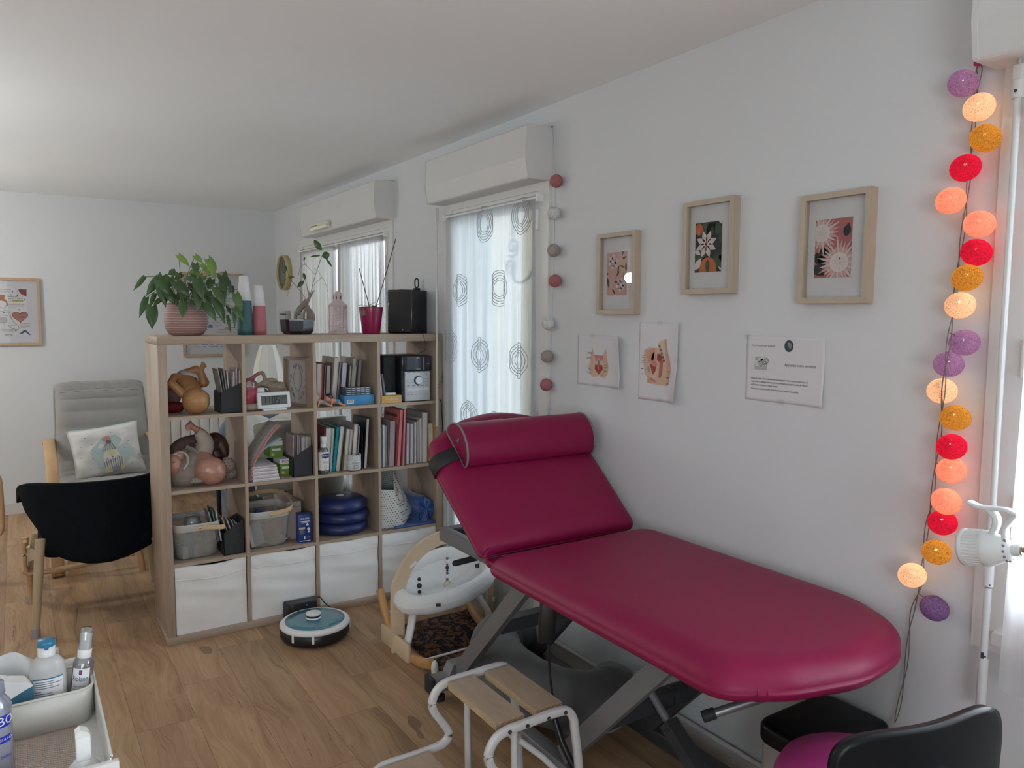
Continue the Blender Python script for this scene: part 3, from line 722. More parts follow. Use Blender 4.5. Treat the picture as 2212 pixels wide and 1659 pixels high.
# ================================================================== DOORMAT
def coir():
    m, t, p = base_mat('coir_mat_pile'); o = t.obj()
    n1 = t.noise(o, 17, 3, .6, 'Color'); w = t.new('VectorMath', operation='MULTIPLY_ADD'); t.link(n1, w.inputs[0]); w.inputs[1].default_value = (.12,.12,0); t.link(o, w.inputs[2])
    n2 = t.noise(w.outputs[0], 38, 2, .5)
    t.link(t.mix(t.math('GREATER_THAN', n2, .52), (0.016,0.017,0.024), (0.19,0.085,0.038)), p.inputs['Base Color']); p.inputs['Roughness'].default_value = 1
    return m
mt = thing('doormat', (-.27,-.66,0), 'brown and black patterned coir doormat under the baby bouncer', 'doormat')
b = MB(MATS.get('coir_mat_pile') or coir()); rnd = random.Random(3)
mx0, mx1, my0, my1 = -.50, -.055, -.99, -.37
def hgt(u, v):
    e = min(u, 1-u, v, 1-v); h = .018*min(1, e*16)**.5
    x = mx0+(mx1-mx0)*u; y = my0+(my1-my0)*v
    return (x+.006*noise.noise((x*90,y*90,1)), y+.006*noise.noise((x*90,y*90,5)), .002+h+.004*noise.noise((x*160,y*160,0)) if e > .001 else 0.001)
b.grid(hgt, 90, 120); part('pile', b, mt)
b = MB(M_blackm); b.box(mx0+.01,mx1-.01,my0+.01,my1-.01,0.0005,.004); part('rubber_backing', b, mt)

# ================================================================== WOODEN ARCH (play gym) AND BOUNCER
gym = thing('baby_play_arch', (-.31,-.60,0), 'pale wooden baby play arch with hanging bead toys beside the shelf', 'play arch')
M_gym = wood('pale_gym_wood', (0.76,0.60,0.42), (0.66,0.50,0.33), 'X', .45, 7, 6)
AY = -.625
def arch(xc, hw, zc, w, y0, y1, kz):
    o = []; i_ = []
    for k in range(33):
        a = PI-PI*k/32; o.append((xc+hw*math.cos(a), y0, zc+kz*math.sin(a))); i_.append((xc+(hw-w)*math.cos(a), y0, zc+(kz-w)*math.sin(a)))
    o = [(xc-hw,y0,0)]+o+[(xc+hw,y0,0)]; i_ = [(xc-hw+w,y0,0)]+i_+[(xc+hw-w,y0,0)]
    n = len(o); b = MB(M_gym)
    v = o+i_+[(p[0],y1,p[2]) for p in o]+[(p[0],y1,p[2]) for p in i_]; f = []
    for k in range(n-1):
        f += [(k,k+1,n+k+1,n+k),(2*n+k,3*n+k,3*n+k+1,2*n+k+1),(k,2*n+k,2*n+k+1,k+1),(n+k,n+k+1,3*n+k+1,3*n+k)]
    f += [(0,n,3*n,2*n),(n-1,3*n-1,4*n-1,2*n-1)]
    b.add(v, f); return b
part('arch_board', arch(-.315,.29,.24,.062,AY-.011,AY+.011,.30), gym)
for x in (-.585,-.045):
    b = MB(M_gym); b.rbox(x-.010,x+.010,AY-.15,AY+.15,0,.085,.006); part('foot_board', b, gym)
b = MB(M_steel); b.cyl((-.055,AY-.016,.15),(-.055,AY-.0105,.15),.012,m=M_white); b.M = Matrix.Rotation(0,4,'X'); part('cap', b, gym)
b = MB(mat('arch_slot',(0.78,0.76,0.74),.7)); b.M = Matrix.Translation((-.497,AY-.0115,.405)) @ Matrix.Rotation(math.radians(-35),4,'Y'); b.rbox(-.020,.020,-.001,.002,-.008,.008,.0075); part('slot', b, gym)
def toy(x, z_top, z_bot, colors, ring, label):
    b = MB(M_white); b.tube([(x,AY-.013,z_top),(x,AY-.013,z_bot)], .0008, 5); t = part('toy_string', b, gym, label); z = z_bot+.045
    c = MB(M_white)
    for col, rr_ in colors: c.ball((x,AY-.013,z+rr_), rr_, MATS[col], 12); z += 2*rr_*.96
    part('bead', c, t)
    if ring:
        g = MB(M_birch); g.tube([(x+.019*math.cos(a)*ring, AY-.013+.019*math.cos(a)*(1-ring), z_bot+.022+.023*math.sin(a)) for a in [i*PI/12 for i in range(24)]], .0032, 8, closed=True); part('wooden_ring', g, t)
mat('bead_black',(0.02,0.025,0.025),.4); mat('bead_grey',(0.16,0.16,0.17),.4); mat('bead_white',(0.8,0.8,0.8),.4); mat('bead_mint',(0.5,0.53,0.5),.6)
toy(-.467,.365,.215,[('bead_black',.009),('bead_white',.004),('bead_black',.013),('bead_white',.006),('bead_black',.009)],.25,'black bead string')
toy(-.318,.478,.250,[('bead_grey',.007),('bead_white',.009),('bead_grey',.007),('bead_black',.006),('bead_black',.009),('bead_grey',.006),('bead_white',.010),('bead_grey',.007)],.9,'grey and white bead string')
toy(-.150,.40,.232,[('bead_mint',.014),('bead_grey',.012),('bead_black',.012),('bead_white',.010),('bead_grey',.012)],0,'cloth toy string')
b = MB(M_white); b.tube(smooth_path([(-.497,AY-.013,.40),(-.48,AY-.018,.385),(-.467,AY-.013,.365)],4),.0016,5); b.tube([(-.475,AY-.016,.382),(-.452,AY-.016,.372)],.0014,5); b.tube([(-.475,AY-.016,.385),(-.50,AY-.016,.392)],.0014,5); part('knot', b, gym)

bou = thing('baby_bouncer', (-.36,-.65,0), 'light grey quilted baby bouncer on curved wooden rockers under the arch', 'baby bouncer')
M_pad = mat('bouncer_fabric',(0.74,0.75,0.75),.9,var=.03,sheen=.3,bump=.15,bscale=35)
M_rock = wood('honey_beech', (0.66,0.38,0.16), (0.52,0.27,0.10), 'Y', .35, 6, 6)
TB = math.radians(15)
BC = Vector((-.335,-.640,.302)); TX = math.radians(11)
def seat_pt(a, rr_, h):   # tilted oval
    x = .232*rr_*math.cos(a); y = .180*rr_*math.sin(a); return (BC.x+x*math.cos(TX), BC.y+y, BC.z+max(y,-.06)*math.sin(TB)+h+x*math.sin(TX))
b = MB(M_pad)
def rim(u, v):
    a = 2*PI*u; c = 2*PI*v; tt = .046*(1+.05*math.sin(9*a)); q_ = .036*(1+.15*max(0,-math.sin(a)))*(1+.03*math.sin(11*a)); rr_ = 1.0+(q_*math.cos(c))/.22; return seat_pt(a, rr_, q_*math.sin(c)*1.1)
b.grid(rim, 64, 18, closed_u=True); part('padded_rim', b, bou)
b = MB(M_pad)
def bowl(u, v):
    a = 2*PI*u; r_ = max(.02, v); return seat_pt(a, r_*.97, -.040*(1-r_**2)+.006*math.sin(16*a)*r_*(1-r_)*4+.008*math.sin(r_*9))
b.grid(bowl, 56, 16, closed_u=True); b.tube([seat_pt(2*PI*i/40,.66,-.038) for i in range(40)], .004, 6, closed=True)
part('seat_bowl', b, bou)
b = MB(M_pad)
def under(u, v):
    a = 2*PI*u; r_ = max(.02, v); return seat_pt(a, r_*1.03, -.085*(1-r_**3)-.01)
b.grid(under, 48, 10, closed_u=True); part('under_cover', b, bou)
b = MB(M_pad)   # crumpled harness cloth in the bowl
def har(u, v): 
    x = (u-.5)*.17; y = (v-.5)*.16; return (BC.x-.05+x, BC.y-.06+y, BC.z-.045+.022*math.cos(x*16)*math.cos(y*15)+.007*noise.noise((x*55,y*55,0)))
b.grid(har, 26, 24); part('harness', b, bou)
b = MB(M_ink); b.M = Matrix.Translation((-.470,-.836,.270)) @ Matrix.Rotation(math.radians(-28),4,'Z'); b.rbox(-.011,.011,-.0015,.0015,-.007,.007,.001); part('fabric_tag', b, bou)
for x in (-.565,-.115):
    pts = smooth_path([(x,-.40,.225),(x,-.45,.15),(x,-.52,.075),(x,-.63,.030),(x,-.76,.022),(x,-.88,.040),(x,-.96,.068)], 6)
    b = MB(M_rock); b.tube(pts, .02, 12, flat=(.021,.016,(0,0,1))); ro = part('rocker', b, bou)
    b = MB(M_white); b.tube([(x,p[1]-.002,p[2]-.018) for p in pts[::3]], .005, 8, flat=(.004,.012,(0,0,1))); b.ball((x,-.985,.055), .027, n=16, sx=.6, sy=.6, sz=1.5); part('rocker_guard', b, ro)
    b = MB(M_white); b.tube(smooth_path([(x,-.70,.045),(x+(.02 if x<-.3 else -.01),-.70,.12),(x+(.05 if x<-.3 else -.04),-.67,.19),(x+(.07 if x<-.3 else -.06),-.64,.25)],5), .02, 10, flat=(.026,.010,(0,1,0))); part('support_arm', b, bou)
for y, z in ((-.475,.135),(-.90,.065)):
    b = MB(M_white); b.cyl((-.565,y,z),(-.115,y,z),.0052,n=12); part('cross_rod', b, bou)

# ================================================================== ROBOT VACUUM + DOCK
rv = thing('robot_vacuum', (-.845,-.255,0), 'round white robot vacuum with teal top on the floor', 'robot vacuum')
rc = (-.845,-.255,0)
b = MB(M_black); b.lathe([(.135,.006),(.158,.012),(.166,.025),(.166,.062),(.160,.066)], rc, 56); part('bumper', b, rv)
b = MB(M_white); b.lathe([(.164,.064),(.167,.068),(.166,.078),(.158,.084),(.148,.087),(.140,.0865)], rc, 56)
for a in (-2.55,-1.95,-.35): 
    b.M = Matrix.Translation(rc) @ Matrix.Rotation(a,4,'Z'); b.rbox(.158,.1685,-.006,.006,.03,.078,.002)
part('rim', b, rv)
b = MB(mat('teal_gloss',(0.075,0.235,0.29),.25,var=.02,coat=.5)); b.lathe([(.142,.084),(.142,.0875),(.10,.0885),(.0,.089)], rc, 56); tp = part('top_plate', b, rv)
b = MB(mat('pale_print',(0.55,0.62,0.60),.5)); Mt = Matrix.Translation((-.845,-.362,.0884)) @ Matrix.Rotation(math.radians(0),4,'Z'); b.text('proscenic', .017, Mt); b.text('Floobot', .010, Matrix.Translation((-.845,-.378,.0882))); part('lettering', b, tp)
b = MB(M_white); b.lathe([(.038,.088),(.038,.092),(.034,.094),(.034,.104),(.037,.106),(.037,.112),(.034,.1135),(0,.1135)], (-.845,-.235,0), 32); tw = part('sensor_turret', b, rv)
b = MB(M_blackm); b.lathe([(.0345,.0945),(.0345,.1035)], (-.845,-.235,0), 32); part('sensor_slot', b, tw)
dk = thing('charging_dock', (-.845,-.045,0), 'black charging dock between the robot vacuum and the shelf', 'charging dock')
b = MB(M_black); out = rounded_outline([(-.915,-.085,.03),(-.775,-.085,.03),(-.757,-.008,.01),(-.933,-.008,.01)]); 
pad(b, out, 0.0, .112, .010); part('dock_body', b, dk)
b = MB(mat('blue_led',(0.1,0.2,0.9),.4,emit=(0.1,0.3,1),es=2)); b.ball((-.83,-.0845,.098),.0022); part('status_light', b, dk)
b = MB(M_black); b.tube(smooth_path([(-.765,-.02,.09),(-.74,-.012,.10),(-.71,-.02,.06),(-.66,-.012,.01)],5),.0025,6); part('power_cable', b, dk)
# ================================================================== ON TOP OF THE SHELF
M_leaf = mat('leaf_green', (0.040,0.090,0.024), .38, var=.35, scale=6, coat=.15)
M_leafl = mat('leaf_light', (0.17,0.28,0.055), .4, var=.25, scale=6)
M_stem = mat('stem_green', (0.11,0.17,0.05), .5, var=.2)
M_soil = mat('soil', (0.03,0.02,0.014), .95, var=.4, scale=60)
def leaf(b, base, tip, w, curl=0.25, m=None, side=None, heart=True):
    B = Vector(base); T = Vector(tip); d = T-B; L = d.length; t = d.normalized()
    up = Vector(side) if side else Vector((0, -1, 0.25)); nrm = (up - t*up.dot(t)).normalized(); s = t.cross(nrm)
    nu, nv = 5, 9; v = []; f = []
    for j in range(nv):
        q = j/(nv-1)
        if heart: ww = w*(math.sin(PI*min(1, q*1.0+.18))**.8 if q < .99 else 0)*(1-q*.35)
        else: ww = w*math.sin(PI*(q*.97+.015))**.8
        for i in range(nu):
            a = (i/(nu-1)-.5)*2
            p = B + t*(L*q - (abs(a)*w*.35*(1-q)**4 if heart else 0)) + s*(ww*.5*a) + nrm*(curl*L*(math.sin(q*PI)*.35 - q*q*.2) - abs(a)*abs(a)*ww*.22)
            v.append(tuple(p))
    for j in range(nv-1):
        for i in range(nu-1): f.append((j*nu+i, j*nu+i+1, (j+1)*nu+i+1, (j+1)*nu+i))
    b.add(v, f, m, True)

pl = thing('potted_plant', (-1.309,.20,ST), 'bushy green heart-leaved plant in a ribbed dusty pink pot on the shelf', 'plant')
def ribbed():
    m, t, p = base_mat('ribbed_pot'); o = t.obj(); sp = t.new('SeparateXYZ'); t.link(o, sp.inputs[0])
    z = t.math('ADD', sp.outputs[2], t.math('MULTIPLY', t.noise(t.scaled(o,(1,1,.01)), 28, 2), .004))
    f = t.math('FRACT', t.math('DIVIDE', z, .0118)); k = t.math('LESS_THAN', t.math('ABSOLUTE', t.math('SUBTRACT', f, .5)), .12)
    t.link(t.mix(k, (0.30,0.165,0.145), (0.52,0.38,0.35)), p.inputs['Base Color']); p.inputs['Roughness'].default_value = .6
    t.link(t.bump(k, .3, .001), p.inputs['Normal']); return m
b = MB(ribbed()); b.lathe([(.0,.0),(.062,.0),(.078,.006),(.093,.03),(.099,.065),(.097,.105),(.087,.145),(.080,.158),(.076,.157),(.082,.135),(.082,.128),(.0,.128)], (-1.309,.20,ST), 48); part('pot', b, pl)
b = MB(M_soil); b.lathe([(.081,.130),(.05,.136),(0,.138)], (-1.309,.20,ST), 24); part('soil', b, pl)
LEAVES = [((-1.491,0.17,1.743),(-1.552,0.15,1.663),0.026),
 ((-1.434,0.16,1.736),(-1.501,0.14,1.637),0.045),
 ((-1.491,0.14,1.643),(-1.532,0.12,1.534),0.034),
 ((-1.436,0.12,1.728),(-1.391,0.09,1.644),0.062),
 ((-1.471,0.12,1.602),(-1.478,0.09,1.48),0.062),
 ((-1.35,0.2,1.775),(-1.395,0.16,1.751),0.04),
 ((-1.333,0.2,1.852),(-1.284,0.16,1.787),0.036),
 ((-1.252,0.22,1.854),(-1.219,0.2,1.813),0.034),
 ((-1.183,0.26,1.842),(-1.14,0.26,1.779),0.05),
 ((-1.266,0.16,1.811),(-1.263,0.14,1.755),0.042),
 ((-1.203,0.15,1.817),(-1.177,0.12,1.716),0.036),
 ((-1.229,0.2,1.814),(-1.184,0.18,1.743),0.03),
 ((-1.43,0.13,1.709),(-1.411,0.1,1.581),0.055),
 ((-1.363,0.1,1.717),(-1.302,0.07,1.639),0.06),
 ((-1.367,0.12,1.656),(-1.367,0.1,1.595),0.035),
 ((-1.338,0.09,1.625),(-1.351,0.06,1.538),0.046),
 ((-1.304,0.1,1.628),(-1.272,0.08,1.592),0.035),
 ((-1.273,0.09,1.735),(-1.252,0.06,1.616),0.06),
 ((-1.277,0.08,1.666),(-1.278,0.055,1.562),0.042),
 ((-1.242,0.08,1.623),(-1.192,0.05,1.52),0.052),
 ((-1.191,0.09,1.694),(-1.151,0.06,1.589),0.044),
 ((-1.143,0.16,1.759),(-1.098,0.13,1.658),0.056),
 ((-1.153,0.12,1.716),(-1.147,0.1,1.595),0.044),
 ((-1.19,0.1,1.647),(-1.15,0.07,1.501),0.052),
 ((-1.112,0.2,1.606),(-1.093,0.2,1.555),0.022),
 ((-1.105,0.05,1.666),(-1.079,0.04,1.559),0.05),
 ((-1.116,0.04,1.598),(-1.069,0.03,1.516),0.034),
 ((-1.113,0.06,1.58),(-1.115,0.05,1.486),0.022),
 ((-1.122,0.2,1.778),(-1.107,0.2,1.752),0.026),
 ((-1.18,0.22,1.74),(-1.207,0.2,1.682),0.044),
 ((-1.445,0.2,1.664),(-1.476,0.2,1.584),0.026),
 ((-1.419,0.2,1.642),(-1.461,0.2,1.6),0.026),
 ((-1.368,0.22,1.714),(-1.394,0.25,1.764),0.055),
 ((-1.291,0.15,1.751),(-1.267,0.13,1.722),0.05),
 ((-1.136,0.1,1.56),(-1.125,0.09,1.466),0.02),
 ((-1.315,0.25,1.763),(-1.356,0.25,1.731),0.03),
 ((-1.213,0.25,1.758),(-1.233,0.24,1.727),0.04),
 ((-1.249,0.24,1.78),(-1.29,0.22,1.733),0.05),
 ((-1.21,0.2,1.679),(-1.183,0.2,1.663),0.024),
 ((-1.405,0.11,1.684),(-1.374,0.09,1.599),0.05),
 ((-1.402,0.2,1.689),(-1.391,0.2,1.614),0.05),
 ((-1.242,0.18,1.716),(-1.221,0.16,1.627),0.05),
 ((-1.148,0.2,1.695),(-1.171,0.18,1.628),0.04),
 ((-1.408,0.2,1.75),(-1.426,0.2,1.688),0.05),
 ((-1.382,0.16,1.743),(-1.401,0.14,1.673),0.05),
 ((-1.328,0.15,1.695),(-1.348,0.13,1.614),0.05),
 ((-1.284,0.18,1.715),(-1.273,0.16,1.656),0.04),
 ((-1.088,0.22,1.678),(-1.071,0.24,1.722),0.03),
 ((-1.2,0.2,1.676),(-1.201,0.18,1.586),0.04)]
b = MB(M_leaf); st = MB(M_stem); rnd = random.Random(5); BR = set((6, 7, 8, 36, 37, 10, 11))
for i, (bs, tp_, w) in enumerate(LEAVES):
    leaf(b, bs, tp_, w*1.0, .3, M_leafl if i in BR else (M_leaf if i % 5 else mat('leaf_mid',(0.06,0.125,0.032),.4,var=.25)))
    r0 = Vector((-1.309+rnd.uniform(-.03,.03), .20+rnd.uniform(-.03,.03), ST+.135)); B_ = Vector(bs)
    mid = (r0+B_)*.5+Vector((0,0,.035+.03*rnd.random())); st.tube(smooth_path([r0, mid, B_], 4), .0016, 5)
part('foliage', b, pl); part('petioles', st, pl)

def vase(x, y, H, split, prof, col, label):
    r = thing('tapered_vase', (x,y,ST), label, 'vase', 'two-tone vases on the shelf top')
    b = MB(MATS['vase_white']); lo = [(r_, z) for r_, z in prof if z <= split]; hi = [(r_, z) for r_, z in prof if z >= split]
    b.lathe([(0,.0005)]+lo, (x,y,ST), 40, MATS[col]); b.lathe(hi+[(hi[-1][0]-.003,H),(hi[-1][0]-.004,H-.05)], (x,y,ST), 40)
    part('vase_body', b, r)
mat('vase_white',(0.70,0.69,0.69),.5,var=.02); mat('vase_teal',(0.035,0.115,0.125),.5,var=.05); mat('vase_pink',(0.42,0.13,0.155),.5,var=.05)
vase(-1.037,.17,.296,.172,[(.037,0),(.038,.03),(.0375,.09),(.034,.172),(.0335,.1721),(.027,.24),(.022,.296)],'vase_teal','taller tapered vase, white above and teal below, beside the plant')
vase(-.965,.17,.250,.148,[(.0335,0),(.0345,.03),(.034,.08),(.031,.148),(.0305,.1481),(.025,.21),(.020,.250)],'vase_pink','shorter tapered vase, white above and pink below')

# bonsai
bo_ = thing('bonsai_plant', (-.765,.18,ST), 'ficus bonsai with swollen roots in a black octagonal pot on the shelf', 'plant')
b = MB(mat('black_glaze',(0.006,0.007,0.010),.12,var=.1,coat=.5)); b.lathe([(0,.0),(.070,.0),(.088,.018),(.093,.074),(.093,.078),(.086,.078),(.084,.066),(0,.066)], (-.765,.18,ST), 8, smooth=False); part('pot', b, bo_)
b = MB(M_soil); b.lathe([(.084,.067),(.04,.073),(0,.074)], (-.765,.18,ST), 16)
part('soil', b, bo_)
M_bark = mat('ficus_bark',(0.22,0.175,0.145),.7,var=.3,scale=30,bump=.3,bscale=120)
def pw(x, y, yy=.17): return x, y
b = MB(M_bark)
b.tube(smooth_path([(-0.783,0.16,1.544),(-0.778,0.16,1.575),(-0.755,0.17,1.599),(-0.729,0.18,1.624),(-0.713,0.18,1.646)],5), [.0085+.003*math.sin(i/20*PI)+.004*(i>8) for i in range(21)], 12)
b.tube(smooth_path([(-0.706,0.15,1.534),(-0.705,0.15,1.568),(-0.713,0.16,1.597),(-0.72,0.17,1.624),(-0.701,0.18,1.656),(-0.693,0.18,1.68)],5), [.020,.021,.022,.022,.0215,.021,.020,.018,.016,.014,.013,.0125,.012,.0115,.011,.0105,.010,.0095,.009,.0085,.008,.0075,.007,.006,.005,.004][:26], 12)
b.tube(smooth_path([(-0.742,0.15,1.544),(-0.739,0.15,1.58),(-0.721,0.16,1.612),(-0.722,0.17,1.636)],5), .006, 8)
b.tube(smooth_path([(-0.693,0.18,1.666),(-0.705,0.18,1.69),(-0.712,0.18,1.714)],3), [.005,.005,.0045,.004,.0035,.003,.002], 7); b.tube(smooth_path([(-0.693,0.18,1.666),(-0.68,0.18,1.69),(-0.67,0.18,1.695)],3), [.005,.005,.0045,.004,.0035,.003,.002], 7)
o = part('trunk', b, bo_); q = o.modifiers.new('remesh','REMESH'); q.mode='VOXEL'; q.voxel_size=.0022; q.use_smooth_shade=True
b = MB(mat('twig',(0.16,0.13,0.08),.7))
for pts, r_ in (([(-0.696,0.18,1.67),(-0.674,0.18,1.751),(-0.653,0.18,1.813),(-0.629,0.18,1.879)],.0016),([(-0.68,0.18,1.719),(-0.647,0.17,1.756),(-0.626,0.16,1.754),(-0.61,0.15,1.691)],.0010),([(-0.703,0.18,1.665),(-0.714,0.18,1.726),(-0.724,0.18,1.757)],.0011),
    ([(-0.669,0.18,1.783),(-0.698,0.18,1.811),(-0.722,0.18,1.839),(-0.722,0.18,1.868)],.0010),([(-0.716,0.18,1.651),(-0.775,0.16,1.716),(-0.823,0.14,1.762)],.0013),([(-0.712,0.18,1.83),(-0.748,0.16,1.82),(-0.767,0.15,1.766)],.0009),
    ([(-0.823,0.14,1.757),(-0.851,0.13,1.737),(-0.866,0.13,1.697)],.0009),([(-0.792,0.15,1.73),(-0.82,0.14,1.691),(-0.828,0.14,1.66)],.0009),([(-0.671,0.18,1.812),(-0.652,0.17,1.798),(-0.636,0.16,1.764)],.0009),([(-0.832,0.14,1.821),(-0.823,0.14,1.781),(-0.819,0.14,1.757)],.0009)):
    b.tube(smooth_path(pts,4), r_, 5)
part('twigs', b, bo_)
b = MB(M_leaf)
for (p0, p1, w) in (((-0.632,0.17,1.908),(-0.671,0.17,1.961),.036),((-0.636,0.16,1.878),(-0.6,0.14,1.888),.040),((-0.637,0.18,1.881),(-0.693,0.17,1.873),.012),((-0.613,0.17,1.87),(-0.579,0.16,1.822),.014),((-0.721,0.18,1.752),(-0.728,0.18,1.788),.018),
    ((-0.73,0.17,1.747),(-0.768,0.16,1.712),.022),((-0.823,0.14,1.757),(-0.793,0.13,1.763),.012),((-0.835,0.14,1.788),(-0.839,0.14,1.82),.024),((-0.851,0.13,1.737),(-0.866,0.13,1.695),.006),((-0.727,0.18,1.851),(-0.719,0.18,1.87),.010)):
    leaf(b, p0, p1, w, .2, None, None, False)
part('leaves', b, bo_)

# lantern
la = thing('lantern', (-.537,.2,ST), 'pale pink metal lantern with pierced panels on the shelf', 'lantern')
M_lan = mat('pale_pink_metal',(0.56,0.44,0.45),.5,var=.04)
def pierced():
    m, t, p = base_mat('pierced_pink_metal'); out = t.n['Material Output']; o = t.obj()
    v = t.new('TexVoronoi'); v.inputs['Scale'].default_value = 135; v.inputs['Randomness'].default_value = .55; t.link(o, v.inputs['Vector'])
    p.inputs['Base Color'].default_value = (0.56,0.44,0.45,1); p.inputs['Roughness'].default_value = .5
    tr = t.new('BsdfTransparent'); mx = t.new('MixShader'); t.link(t.math('LESS_THAN', v.outputs['Distance'], .38), mx.inputs[0]); t.link(p.outputs[0], mx.inputs[1]); t.link(tr.outputs[0], mx.inputs[2]); t.link(mx.outputs[0], out.inputs[0]); return m
lc = (-.537,.2,ST); R6 = .047
def hexp(r_, z, k): a = PI/6+PI/3*k+.18; return (lc[0]+r_*math.cos(a), lc[1]+r_*math.sin(a), lc[2]+z)
b = MB(M_lan); b.lathe([(0,.0),(.056,.0),(.056,.008),(.050,.016),(.0,.017)], lc, 6, smooth=False); b.lathe([(.050,.150),(.052,.156),(.026,.178),(.024,.178),(.0,.176)], lc, 6, smooth=False)
for k in range(6): b.cyl(hexp(R6,.016,k), hexp(R6,.152,k), .003, n=6)
part('lantern_frame', b, la)
for k in range(6):
    if k in (4, 1): continue
    b = MB(MATS.get('pierced_pink_metal') or pierced()); b.poly([hexp(R6,.018,k),hexp(R6,.018,k+1),hexp(R6,.150,k+1),hexp(R6,.150,k)]); part('pierced_panel', b, la)
b = MB(M_lan); b.lathe([(.023,.178),(.023,.212),(.018,.224),(.010,.230),(0,.231)], lc, 12, smooth=False)
for k in range(6): b.box(lc[0]+.0225*math.cos(k)-.002, lc[0]+.0225*math.cos(k)+.002, lc[1]+.0235*math.sin(k)-.002, lc[1]+.0235*math.sin(k)+.002, ST+.188, ST+.206, M_black)
part('chimney', b, la)
b = MB(M_steel); b.tube([(lc[0]+.040*math.cos(a), lc[1]-.002, ST+.185+.030*math.sin(a)) for a in [PI*i/14*.95-.1 for i in range(15)]], .0009, 5); part('wire_handle', b, la)
b = MB(M_white); b.lathe([(.016,.017),(.016,.020),(0,.020)], lc, 16); part('candle_plate', b, la)

# pink pot with bare orchid stakes
pk = thing('plant_pot', (-.362,.16,ST), 'magenta plant pot holding a withered orchid and two thin stakes', 'plant pot')
pc = (-.362,.16,ST)
b = MB(mat('magenta_ceramic',(0.29,0.008,0.075),.2,var=.03,coat=.4)); b.lathe([(0,.0),(.046,.0),(.048,.004),(.0665,.143),(.0665,.148),(.061,.148),(.059,.132),(0,.13)], pc, 40); part('pot', b, pk)
b = MB(M_soil); b.lathe([(.058,.133),(0,.140)], pc, 16); part('bark_chips', b, pk)
b = MB(mat('dark_stake',(0.05,0.03,0.045),.6)); b.tube([(-0.371,0.16,1.613),(-0.428,0.16,1.82)], .0022, 6); part('plant_stake', b, pk)
b = MB(MATS['dark_stake']); b.tube([(-0.329,0.17,1.613),(-0.266,0.17,1.801),(-0.206,0.17,1.993)], .0022, 6); part('plant_stake', b, pk)
b = MB(M_leaf); leaf(b, (-.37,.13,ST+.158), (-.355,.09,ST+.128), .03, .3, None, None, False); leaf(b, (-.36,.16,ST+.150), (-.33,.15,ST+.152), .03, .3, None, (0,-.3,1), False); leaf(b, (-.42,.12,ST+.14), (-.435,.09,ST+.10), .03, .3, mat('dry_leaf',(0.16,0.13,0.10),.8), None, False); part('leaves', b, pk)
b = MB(mat('aerial_root',(0.22,0.22,0.17),.7)); rnd = random.Random(9)
for k in range(7):
    a = rnd.uniform(2.2,5.2); b.tube(smooth_path([(pc[0]+.02*math.cos(a),pc[1]+.02*math.sin(a),ST+.14),(pc[0]+.05*math.cos(a),pc[1]+.05*math.sin(a),ST+.155+rnd.random()*.01),(pc[0]+.072*math.cos(a+.3),pc[1]+.072*math.sin(a+.3),ST+.160+rnd.uniform(-.01,.02))],4), .0013, 5)
part('aerial_roots', b, pk)

# black loudspeaker on top, ring handle thing behind
M_spk = mat('black_ash', (0.013,0.014,0.018), .45, var=.2, scale=30); M_spg = mat('black_gloss',(0.004,0.004,0.005),.08,var=.05,coat=.5)
sp_ = thing('loudspeaker', (-.14,.19,ST), 'black bookshelf loudspeaker standing on the right end of the shelf top', 'loudspeaker')
b = MB(M_spk); b.M = Matrix.Translation((-.125,.20,ST)) @ Matrix.Rotation(math.radians(-52),4,'Z')
b.rbox(-.077,.077,-.075,.115,0.001,.245,.003); part('cabinet', b, sp_)
b = MB(M_spg); b.M = Matrix.Translation((-.125,.20,ST)) @ Matrix.Rotation(math.radians(-52),4,'Z'); b.rbox(-.078,.078,-.094,-.0755,.001,.246,.008); b.rbox(-.070,.070,-.097,-.092,.008,.236,.002,m=M_blackm)
part('front_grille', b, sp_)
b = MB(M_steel); b.M = Matrix.Translation((-.125,.20,ST)) @ Matrix.Rotation(math.radians(-52),4,'Z'); b.cyl((-.055,-.0975,.022),(-.055,-.0985,.022),.0035,n=10); part('badge', b, sp_)
b = MB(M_steel); b.M = Matrix.Translation((-.125,.20,ST)) @ Matrix.Rotation(math.radians(-52),4,'Z'); b.cyl((.02,-.0975,.022),(.02,-.0985,.022),.0035,n=10); part('badge', b, sp_)
hd = thing('antenna_loop', (-.06,.25,ST+.246), 'black upright loop antenna standing on the loudspeaker', 'antenna')
b = MB(M_black); b.tube([(-.035+.0115*math.cos(a)*(1 if abs(math.cos(a))>.2 else 1), .26, ST+.290+.026*math.copysign(abs(math.sin(a))**.55, math.sin(a))) for a in [i*PI/14 for i in range(28)]], .0034, 8, closed=True, flat=(.0035,.0035,(0,1,0))); part('loop', b, hd)
b = MB(M_black); b.rbox(-.052,-.018,.245,.275,ST+.2465,ST+.262,.004); part('loop_foot', b, hd)
b = MB(M_black); b.tube(smooth_path([(-.05,.25,ST+.250),(-.10,.20,ST+.2485),(-.16,.20,ST+.2485),(-.2,.15,ST+.2485)],4), .0012, 5); part('thin_wire', b, hd)
# speaker wire
b = MB(M_black); b.tube(smooth_path([(-.125,-.003,ST+.003),(-.122,-.006,ST-.02),(-.112,-.006,ST-.06),(-.115,.0,ST-.09),(-.135,.05,ST-.110)],6), .0013, 6); b.tube(smooth_path([(-.125,-.003,ST+.003),(-.12,.04,ST+.002),(-.10,.10,ST+.003)],4), .0013, 6)
single('speaker_wire', b, (-.12,0,ST-.05), 'thin black wire hanging over the shelf edge down to the stereo', 'wire')

